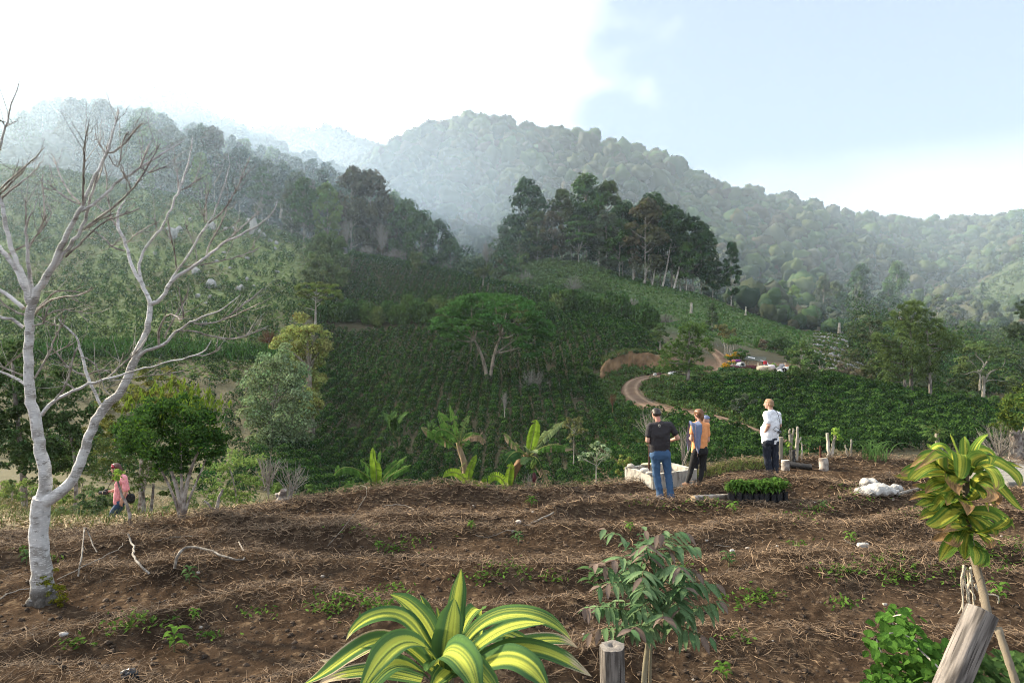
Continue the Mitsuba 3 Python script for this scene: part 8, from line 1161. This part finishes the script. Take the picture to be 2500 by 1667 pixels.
hf = fuse([bone((P(0, -.025, .04), .089), (P(0, .025, .05), .08)), bone((P(0, -.06, .02), .06), (P(0, -.085, -.06), .042)), bone((P(0, -.085, -.06), .042), (P(.0, -.07, -.13), .022)), bone((P(-.06, .0, -.02), .028), (P(-.05, -.03, -.06), .025))], .02, 5, .006, 4); put(key, 'hair', mikit.ply(hf, 'hair_brown', smooth=True))
nu, nv = 40, 15; u = np.linspace(0, 1, nu); px_ = np.interp(u, [0, .2, .34, .5, .62, .8, 1], [1680, 1684, 1693, 1701, 1703, 1702, 1704]); py_ = np.interp(u, [0, .2, .34, .5, .62, .8, 1], [1104, 1062, 1033, 1046, 1064, 1085, 1110]); dy_ = np.interp(u, [0, .2, .3, .36, .45, .6, 1], [.15, .13, .06, -.06, -.135, -.15, -.16]); w_ = np.interp(u, [0, .1, .34, .45, .58, .7, .85, 1], [.03, .11, .20, .24, .20, .15, .13, .02]); rj = np.random.default_rng(3)
G = np.array([[J(a, b, d + c) + sh + [w * (t - .5), -.028 * abs(math.sin(t * 9 + i * .16)) - .012 * math.sin(t * 21 + i * .3), .02 * math.sin(t * 7 + 1)] for t in np.linspace(0, 1, nv)] for i, (a, b, c, w) in enumerate(zip(px_, py_, dy_, w_))]); back = G + np.array([0, .014, -.006]); V = np.vstack([G.reshape(-1, 3), back.reshape(-1, 3)]); i_, k_ = np.meshgrid(np.arange(nu - 1), np.arange(nv - 1), indexing='ij'); q4 = np.stack([i_ * nv + k_, i_ * nv + k_ + 1, (i_ + 1) * nv + k_ + 1, (i_ + 1) * nv + k_], -1).reshape(-1, 4)
kj = thing('jacket', 'grey-blue jacket hanging over the left shoulder of the woman in orange', 'jacket'); put(kj, None, mikit.ply((V, np.vstack([q4, q4[:, ::-1] + nu * nv])), 'cloth_greyblue', smooth=True))
# --- person stooping behind her, cap and dark trousers showing
key = thing('person', 'person in navy cap and dark clothes stooping behind the woman in orange', 'person'); d = 16.0
gz = float(zg(at(1702, 1166, d)[0], d)); sh = np.array([0, 0, gz - at(1702, 1166, d)[2]])
j = {k: J(px, py, d + dy) + sh for k, (px, py, dy) in dict(hL=(1708, 1094, 0), hR=(1717, 1094, .1), kL=(1702, 1130, -.1), kR=(1716, 1132, 0), aL=(1694, 1160, 0), aR=(1718, 1160, .12), pel=(1712, 1090, 0.05), ch=(1713, 1062, .12), nk=(1718, 1048, .18), sL=(1703, 1055, .12), sR=(1721, 1057, .2), eL=(1704, 1082, .3), eR=(1720, 1084, .34), wL=(1708, 1078, .5), wR=(1718, 1080, .5), hd=(1722.5, 1036, .2)).items()}
hp, P = head(j['hd'], (.65, .6, -.45), (.2, .1, 1), .95)
body(key, hp + [bone((j['s' + s], .05), (j['e' + s], .04)) for s in 'LR'] + [bone((j['e' + s], .04), (j['w' + s], .028)) for s in 'LR'] + hand(j['wL'], (.3, .9, -.2), (0, .2, -1), .6, .95, -1) + hand(j['wR'], (.1, .9, -.2), (0, .2, -1), .6, .95) + [bone((j['sL'], .06), (j['sR'], .06), (j['ch'], .1), (j['pel'], .1)), bone((j['nk'] - [.02, 0, .03], .05), (j['hd'], .05))] + legs(j))
cloth(key, 'jacket', [bone((j['sL'], .075), (j['sR'], .075), (j['ch'], .125), (j['pel'] + [0, 0, .02], .118))] + [bone((j['s' + s], .068), (j['e' + s], .056)) for s in 'LR'] + [bone((j['e' + s], .056), (j['w' + s], .045)) for s in 'LR'], 'cloth_dark', .016, 12)
tr_ = [bone((j['pel'], .115), (j['hL'], .1), (j['hR'], .1))]
for s in 'LR': tr_ += [bone((j['h' + s], .098), (j['k' + s], .075)), bone((j['k' + s], .075), (j['a' + s] + [0, 0, 0], .066))]
cloth(key, 'trousers', tr_, 'cloth_dark', .014, 13); cloth(key, 'boots', shoe(j['aL'], (-.8, .4, 0)) + shoe(j['aR'], (.3, .9, 0)), 'cloth_tights', 0, h=.02)
hf = fuse([bone((P(0, -.01, .045), .094), (P(0, .012, .055), .09))], .02, 4, 0, 4, mf.Manifold.cube([.5, .5, .5], True).translate([float(q) for q in P(0, 0, -.235)])); put(key, 'cap', mikit.ply(hf, 'cloth_greyblue', smooth=True)); put(key, 'cap_bill', mikit.ply(fuse([bone((P(.06, .07, .035), .007), (P(-.06, .07, .035), .007), (P(.03, .155, .015), .006), (P(-.03, .155, .015), .006))], .02, 2), 'cap_grey', smooth=True)); bs('cap_grey', {'type': 'principled', 'base_color': rgb(.42, .43, .46), 'roughness': .8})
# --- man in white, hand on hip
key = thing('person', 'red-blond man in white shirt and navy trousers looking left, hand on hip, behind the seedlings', 'person'); d = 15.75
gz = float(zg(at(1884, 1183, d)[0], d)); sh = np.array([0, 0, gz - at(1884, 1183, d)[2]])
j = {k: J(px, py, d + dy) + sh for k, (px, py, dy) in dict(hL=(1872, 1092, -.04), hR=(1889, 1092, .04), kL=(1873, 1132, .02), kR=(1892, 1132, .06), aL=(1880, 1172, 0), aR=(1893, 1172, .05), pel=(1880, 1084, 0), ch=(1885, 1048, 0), bel=(1870, 1066, .08), nk=(1883, 1014, 0), sL=(1871, 1025, -.07), sR=(1898, 1025, .07), eL=(1876, 1052, -.19), eR=(1904, 1052, .17), wL=(1868, 1068, -.07), wR=(1896, 1062, .34), hd=(1877.5, 1000, .03)).items()}
hp, P = head(j['hd'], (-.72, .7, .02), (0.05, 0, 1), 1.02)
body(key, hp + [bone((j['sL'], .056), (j['eL'], .046)), bone((j['eL'], .045), (j['wL'], .03)), bone((j['sR'], .056), (j['eR'], .046)), bone((j['eR'], .045), (j['wR'], .03))] + hand(j['wL'], (-.2, .45, -.75), (.8, .5, .1), .5, 1, 1) + hand(j['wR'], (-.6, .5, .1), (-.3, -.5, 0), .9) + [bone((j['sL'] + [.03, 0, 0], .06), (j['sR'] - [.03, 0, 0], .06), (j['ch'], .09), (j['pel'], .09)), bone((j['nk'] - [0, 0, .05], .06), (j['hd'] + [.01, -.015, -.05], .058))] + legs(j), eyes=[P(.034, .082, .004), P(-.034, .082, .004)])
cloth(key, 'shirt', [bone((j['sL'] + [.03, .01, .01], .078), (j['sR'] + [-.03, -.01, .01], .078), (j['ch'] + [-.05, -.02, 0], .14), (j['ch'] + [.05, .02, 0], .14)), bone((j['nk'] + [0, 0, -.04], .075), (j['sL'] + [.04, 0, 0], .07), (j['sR'] - [.04, 0, 0], .07)), bone((j['ch'] + [-.05, -.02, 0], .14), (j['ch'] + [.05, .02, 0], .14), (j['bel'], .13), (j['pel'] + [-.06, -.02, .02], .135), (j['pel'] + [.06, .02, .0], .135)), bone((j['pel'] + [-.07, -.02, .03], .135), (j['pel'] + [.07, .02, .02], .135), (j['pel'] + [-.08, -.02, -.04], .13), (j['pel'] + [.08, .02, -.05], .13)), bone((j['sL'], .08), (j['sL'] * .3 + j['eL'] * .7, .074)), bone((j['sR'], .08), (j['sR'] * .35 + j['eR'] * .65, .074))], 'cloth_white', .018, 15)
tr_ = [bone((j['pel'] + [-.05, 0, 0], .122), (j['pel'] + [.05, 0, 0], .122), (j['hL'] + [0, -.02, 0], .112), (j['hR'] + [0, -.02, 0], .112))]
for s in 'LR': tr_ += [bone((j['h' + s], .108), (j['k' + s], .084)), bone((j['k' + s], .084), (j['a' + s] + [0, 0, -.02], .074))]
cloth(key, 'trousers', tr_, 'cloth_navy', .014, 16); cloth(key, 'shoes', shoe(j['aL'] + [0, 0, .0], (-.6, .8, 0)) + shoe(j['aR'], (-.4, .9, 0)), 'cloth_tights', 0, h=.02)
hf = fuse([bone((P(0, -.022, .038), .088), (P(0, .02, .05), .08)), bone((P(.04, -.05, -.012), .05), (P(-.04, -.05, -.012), .05), (P(0, -.065, -.03), .038), (P(0, -.03, .04), .076))], .02, 5, .003, 6); put(key, 'hair', mikit.ply(hf, 'hair_sandy', smooth=True))
kc = thing('photo_camera', 'small camera on a thin black strap across the back of the man in white', 'camera'); S = [J(1893, 1017, d + .03) + sh, J(1899, 1024, d - .10) + sh, J(1903, 1040, d - .11) + sh, J(1904.5, 1058, d - .08) + sh, J(1903, 1065, d - .06) + sh]; put(kc, 'strap', MB().add(*tube(spline(np.array(S), 18), .006, 5), (.02, .02, .022)).ply('matte_colour', True)); S = [J(1903, 1064, d - .1) + sh, J(1896, 1067, d - .16) + sh, J(1889, 1062, d - .165) + sh, J(1892, 1057, d - .16) + sh, J(1900, 1059, d - .15) + sh, J(1903, 1064, d - .12) + sh]; put(kc, 'strap', MB().add(*tube(spline(np.array(S), 22), .005, 5), (.03, .03, .035)).ply('matte_colour', True)); m = MB(); box(m, -.045, .045, -.02, .02, -.032, .032, (.16, .165, .17), placer(J(1903, 1068, d - .12) + sh, .5), .008); put(kc, 'case', m.ply('satin_colour', 30)); c = trimesh.creation.cylinder(.022, .03, sections=16); put(kc, 'lens', MB().add(placer(J(1903, 1068, d - .15) + sh, .5)(c.vertices[:, [0, 2, 1]]), c.faces, (.02, .02, .02)).ply('satin_colour', 30))
# --- woman in pink, walking left below the brink
key = thing('person', 'long-haired woman in pink shirt and jeans walking left with camera and shoulder bag', 'person'); d = 14.9
j = {k: J(px, py, d + dy) for k, (px, py, dy) in dict(hL=(294, 1226, -.07), hR=(294, 1226, .08), kL=(271, 1260, -.08), aL=(309, 1268, -.06), kR=(276, 1268, .12), aR=(282, 1312, .12), pel=(294, 1219, 0), ch=(298, 1181, 0), nk=(296, 1159, 0), sL=(302, 1166, -.16), sR=(297, 1166, .15), eL=(309, 1197, -.2), wL=(297, 1219, -.2), eR=(284, 1196, .18), wR=(266, 1199, .12), hd=(283.5, 1144, 0)).items()}
hp, P = head(j['hd'], (-1, -.05, -.12), (0, 0, 1), .96)
body(key, hp + [bone((j['sL'], .045), (j['eL'], .036)), bone((j['eL'], .036), (j['wL'], .025)), bone((j['sR'], .045), (j['eR'], .036)), bone((j['eR'], .036), (j['wR'], .025))] + hand(j['wL'], (-.15, 0, -1), (0, .9, -.1), .35, .92, 1) + hand(j['wR'], (-.9, -.1, -.1), (0, -.9, -.1), 1.0, .92, -1) + [bone((j['sL'] + [0, .03, 0], .05), (j['sR'] - [0, .03, 0], .05), (j['ch'], .095), (j['pel'], .095)), bone((j['nk'] - [0, 0, .04], .048), (j['hd'] + [.01, 0, -.05], .046))] + [bone((j['hL'], .082), (j['kL'], .054)), bone((j['kL'], .054), (j['aL'], .036)), bone((j['hR'], .082), (j['kR'], .054)), bone((j['kR'], .054), (j['aR'], .036))], eyes=[P(.033, .084, .004), P(-.033, .084, .004)])
cloth(key, 'shirt', [bone((j['sL'] + [0, .02, .01], .06), (j['sR'] + [0, -.02, .01], .06), (j['ch'] + [-.02, -.05, 0], .105), (j['ch'] + [-.02, .05, 0], .105)), bone((j['ch'] + [-.01, -.05, 0], .106), (j['ch'] + [-.01, .05, 0], .106), (j['pel'] + [-.01, -.05, -.02], .112), (j['pel'] + [-.01, .05, -.02], .112)), bone((j['pel'] + [0, -.05, 0], .11), (j['pel'] + [-.04, .05, -.05], .105)), bone((j['sL'], .066), (j['sL'] * .15 + j['eL'] * .85, .068)), bone((j['sR'], .066), (j['sR'] * .15 + j['eR'] * .85, .062))], 'cloth_pink', .018, 21)
tr_ = [bone((j['pel'], .108), (j['hL'], .098), (j['hR'], .098)), bone((j['hL'], .095), (j['kL'], .07)), bone((j['kL'], .07), (j['aL'] * .9 + j['kL'] * .1, .058)), bone((j['hR'], .095), (j['kR'], .07)), bone((j['kR'], .07), (j['aR'], .055))]
cloth(key, 'jeans', tr_, 'cloth_jeans', .012, 22); cloth(key, 'shoes', shoe(j['aR'], (-1, 0, 0)) + [bone((j['aL'], .042), (j['aL'] + [.045, 0, .02], .036), (j['aL'] + [.07, 0, -.06], .03), (j['aL'] + [.08, 0, -.1], .026))], 'shoe_brown', 0, h=.02)
hf = fuse([bone((P(0, -.025, .035), .09), (P(0, .02, .05), .08)), bone((P(.0, -.06, .0), .07), (P(0, -.085, -.12), .06)), bone((P(0, -.085, -.12), .06), (P(0, -.10, -.26), .04), (P(.04, -.09, -.2), .05)), bone((P(-.07, .0, .0), .03), (P(-.10, .02, -.14), .032)), bone((P(-.10, .02, -.14), .032), (P(-.11, .05, -.25), .02)), bone((P(.07, .0, .0), .03), (P(.09, .02, -.2), .026))], .02, 4, .010, 23); put(key, 'hair', mikit.ply(hf, 'hair_red', smooth=True))
hb = fuse([bone((P(-.085, .03, .055), .014), (P(-.06, .045, .105), .016)), bone((P(-.06, .045, .105), .016), (P(.06, .045, .105), .016)), bone((P(.085, .03, .055), .014), (P(.06, .045, .105), .016)), ell(P(-.09, .02, .07), (.03, .02, .03))], .015, 3); put(key, 'headband', mikit.ply(hb, 'red_ribbon', smooth=True)); bs('red_ribbon', {'type': 'principled', 'base_color': rgb(.42, .02, .06), 'roughness': .5})
kb = thing('shoulder_bag', 'round black shoulder bag behind the hip of the woman in pink', 'bag'); put(kb, 'pouch', mikit.ply(fuse([ell(J(319, 1216, d - .1), (.10, .075, .115))], .03, 3, .008, 3), 'cloth_tights', smooth=True)); S = [J(318, 1206, d - .12), J(311, 1190, d - .16), J(297, 1166, d - .12), J(289, 1168, d + .05), J(283, 1180, d + .12)]; put(kb, 'strap', MB().add(*tube(spline(np.array(S), 18), .010, 5), (.02, .018, .02)).ply('matte_colour', True))
kc = thing('photo_camera', 'black camera held out in the hand of the woman in pink', 'camera'); m = MB(); g = J(258, 1201, d + .1); box(m, -.035, .05, -.06, .06, -.045, .04, (.02, .02, .022), placer(g, 0), .01); box(m, -.02, .03, -.025, .025, .03, .065, (.02, .02, .022), placer(g, 0), .008); put(kc, 'case', m.ply('satin_colour', 30)); c = trimesh.creation.cylinder(.036, .11, sections=20); put(kc, 'lens', MB().add(c.vertices[:, [2, 1, 0]] + g + [-.085, 0, -.012], c.faces[:, ::-1], (.025, .025, .028)).ply('satin_colour', 30)); S = [g + [.04, 0, .05], J(270, 1180, d + .04), J(287, 1163, d - .06), J(291, 1158, d + .02)]; put(kc, 'strap', MB().add(*tube(spline(np.array(S), 14), .007, 5), (.03, .028, .03)).ply('matte_colour', True))
# ---------------------------------------------------------------- the morning haze: thin over the plot, thicker in the valleys, mist on the left ridge
HX, HY0, HY1, HZ0, HZ1 = 4600.0, -80.0, 3640.0, -90.0, 520.0
gx, gy, gz = np.linspace(-HX, HX, 150), np.linspace(HY0, HY1, 160), np.linspace(HZ0, HZ1, 40)
GZ, GY, GX = np.meshgrid(gz, gy, gx, indexing='ij'); dist = np.hypot(GX, GY); p = np.stack([GX, GY, GZ], -1)
wisp = meshkit.fbm(p * [0.006, 0.006, 0.014], 4, 71)
dens = (0.00012 + 0.00037 * sstep(110, 420, dist)) * np.clip(1.15 - GZ / 420, 0.12, 1.2)
mist = sstep(-110, -250, GX + 0.12 * (GY - 300)) * sstep(215, 310, GY) * sstep(1500, 900, GY) * sstep(38, 85, GZ) * sstep(330, 230, GZ)
dens = dens + 0.0042 * sstep(50, -110, GX) * sstep(95, 230, GY) * sstep(900, 500, GY) * sstep(165, 95, GZ) * np.clip(0.5 + 1.5 * (wisp - 0.3), 0, 1.3)
dens = dens + 0.0048 * mist * np.clip(0.25 + 2.2 * (wisp - 0.35), 0, 1.4)
valley = np.exp(-((GX / np.maximum(GY, 1) + 0.03) / 0.10) ** 2) * sstep(215, 270, GY) * sstep(700, 450, GY) * sstep(110, 40, GZ); dens = dens + 0.0012 * valley * np.clip(3 * (wisp - 0.4), 0, 1.2)
dens = dens + 0.0006 * sstep(-0.13, -0.22, GX / np.maximum(GY, 1)) * sstep(1300, 1900, GY)
scene['haze_air'] = {'type': 'heterogeneous', 'albedo': rgb(0.76, 0.885, 1.0), 'scale': 1.0,
                     'sigma_t': {'type': 'gridvolume', 'grid': mi.VolumeGrid(dens.astype(np.float32)[..., None]), 'to_world': T().translate([-HX, HY0, HZ0]).scale([2 * HX, HY1 - HY0, HZ1 - HZ0]), 'wrap_mode': 'clamp'},
                     'phase': {'type': 'blendphase', 'weight': 0.38, 'fwd': {'type': 'hg', 'g': 0.70}, 'even': {'type': 'hg', 'g': 0.05}}}
scene['haze'] = {'type': 'cube', 'to_world': T().translate([0, (HY0 + HY1) / 2, (HZ0 + HZ1) / 2]).scale([HX, (HY1 - HY0) / 2, (HZ1 - HZ0) / 2]), 'bsdf': {'type': 'null'}, 'interior': {'type': 'ref', 'id': 'haze_air'}}
tag('haze', 'pale morning haze filling the valley', 'haze', kind='stuff')
scene['camera']['medium'] = {'type': 'ref', 'id': 'haze_air'}
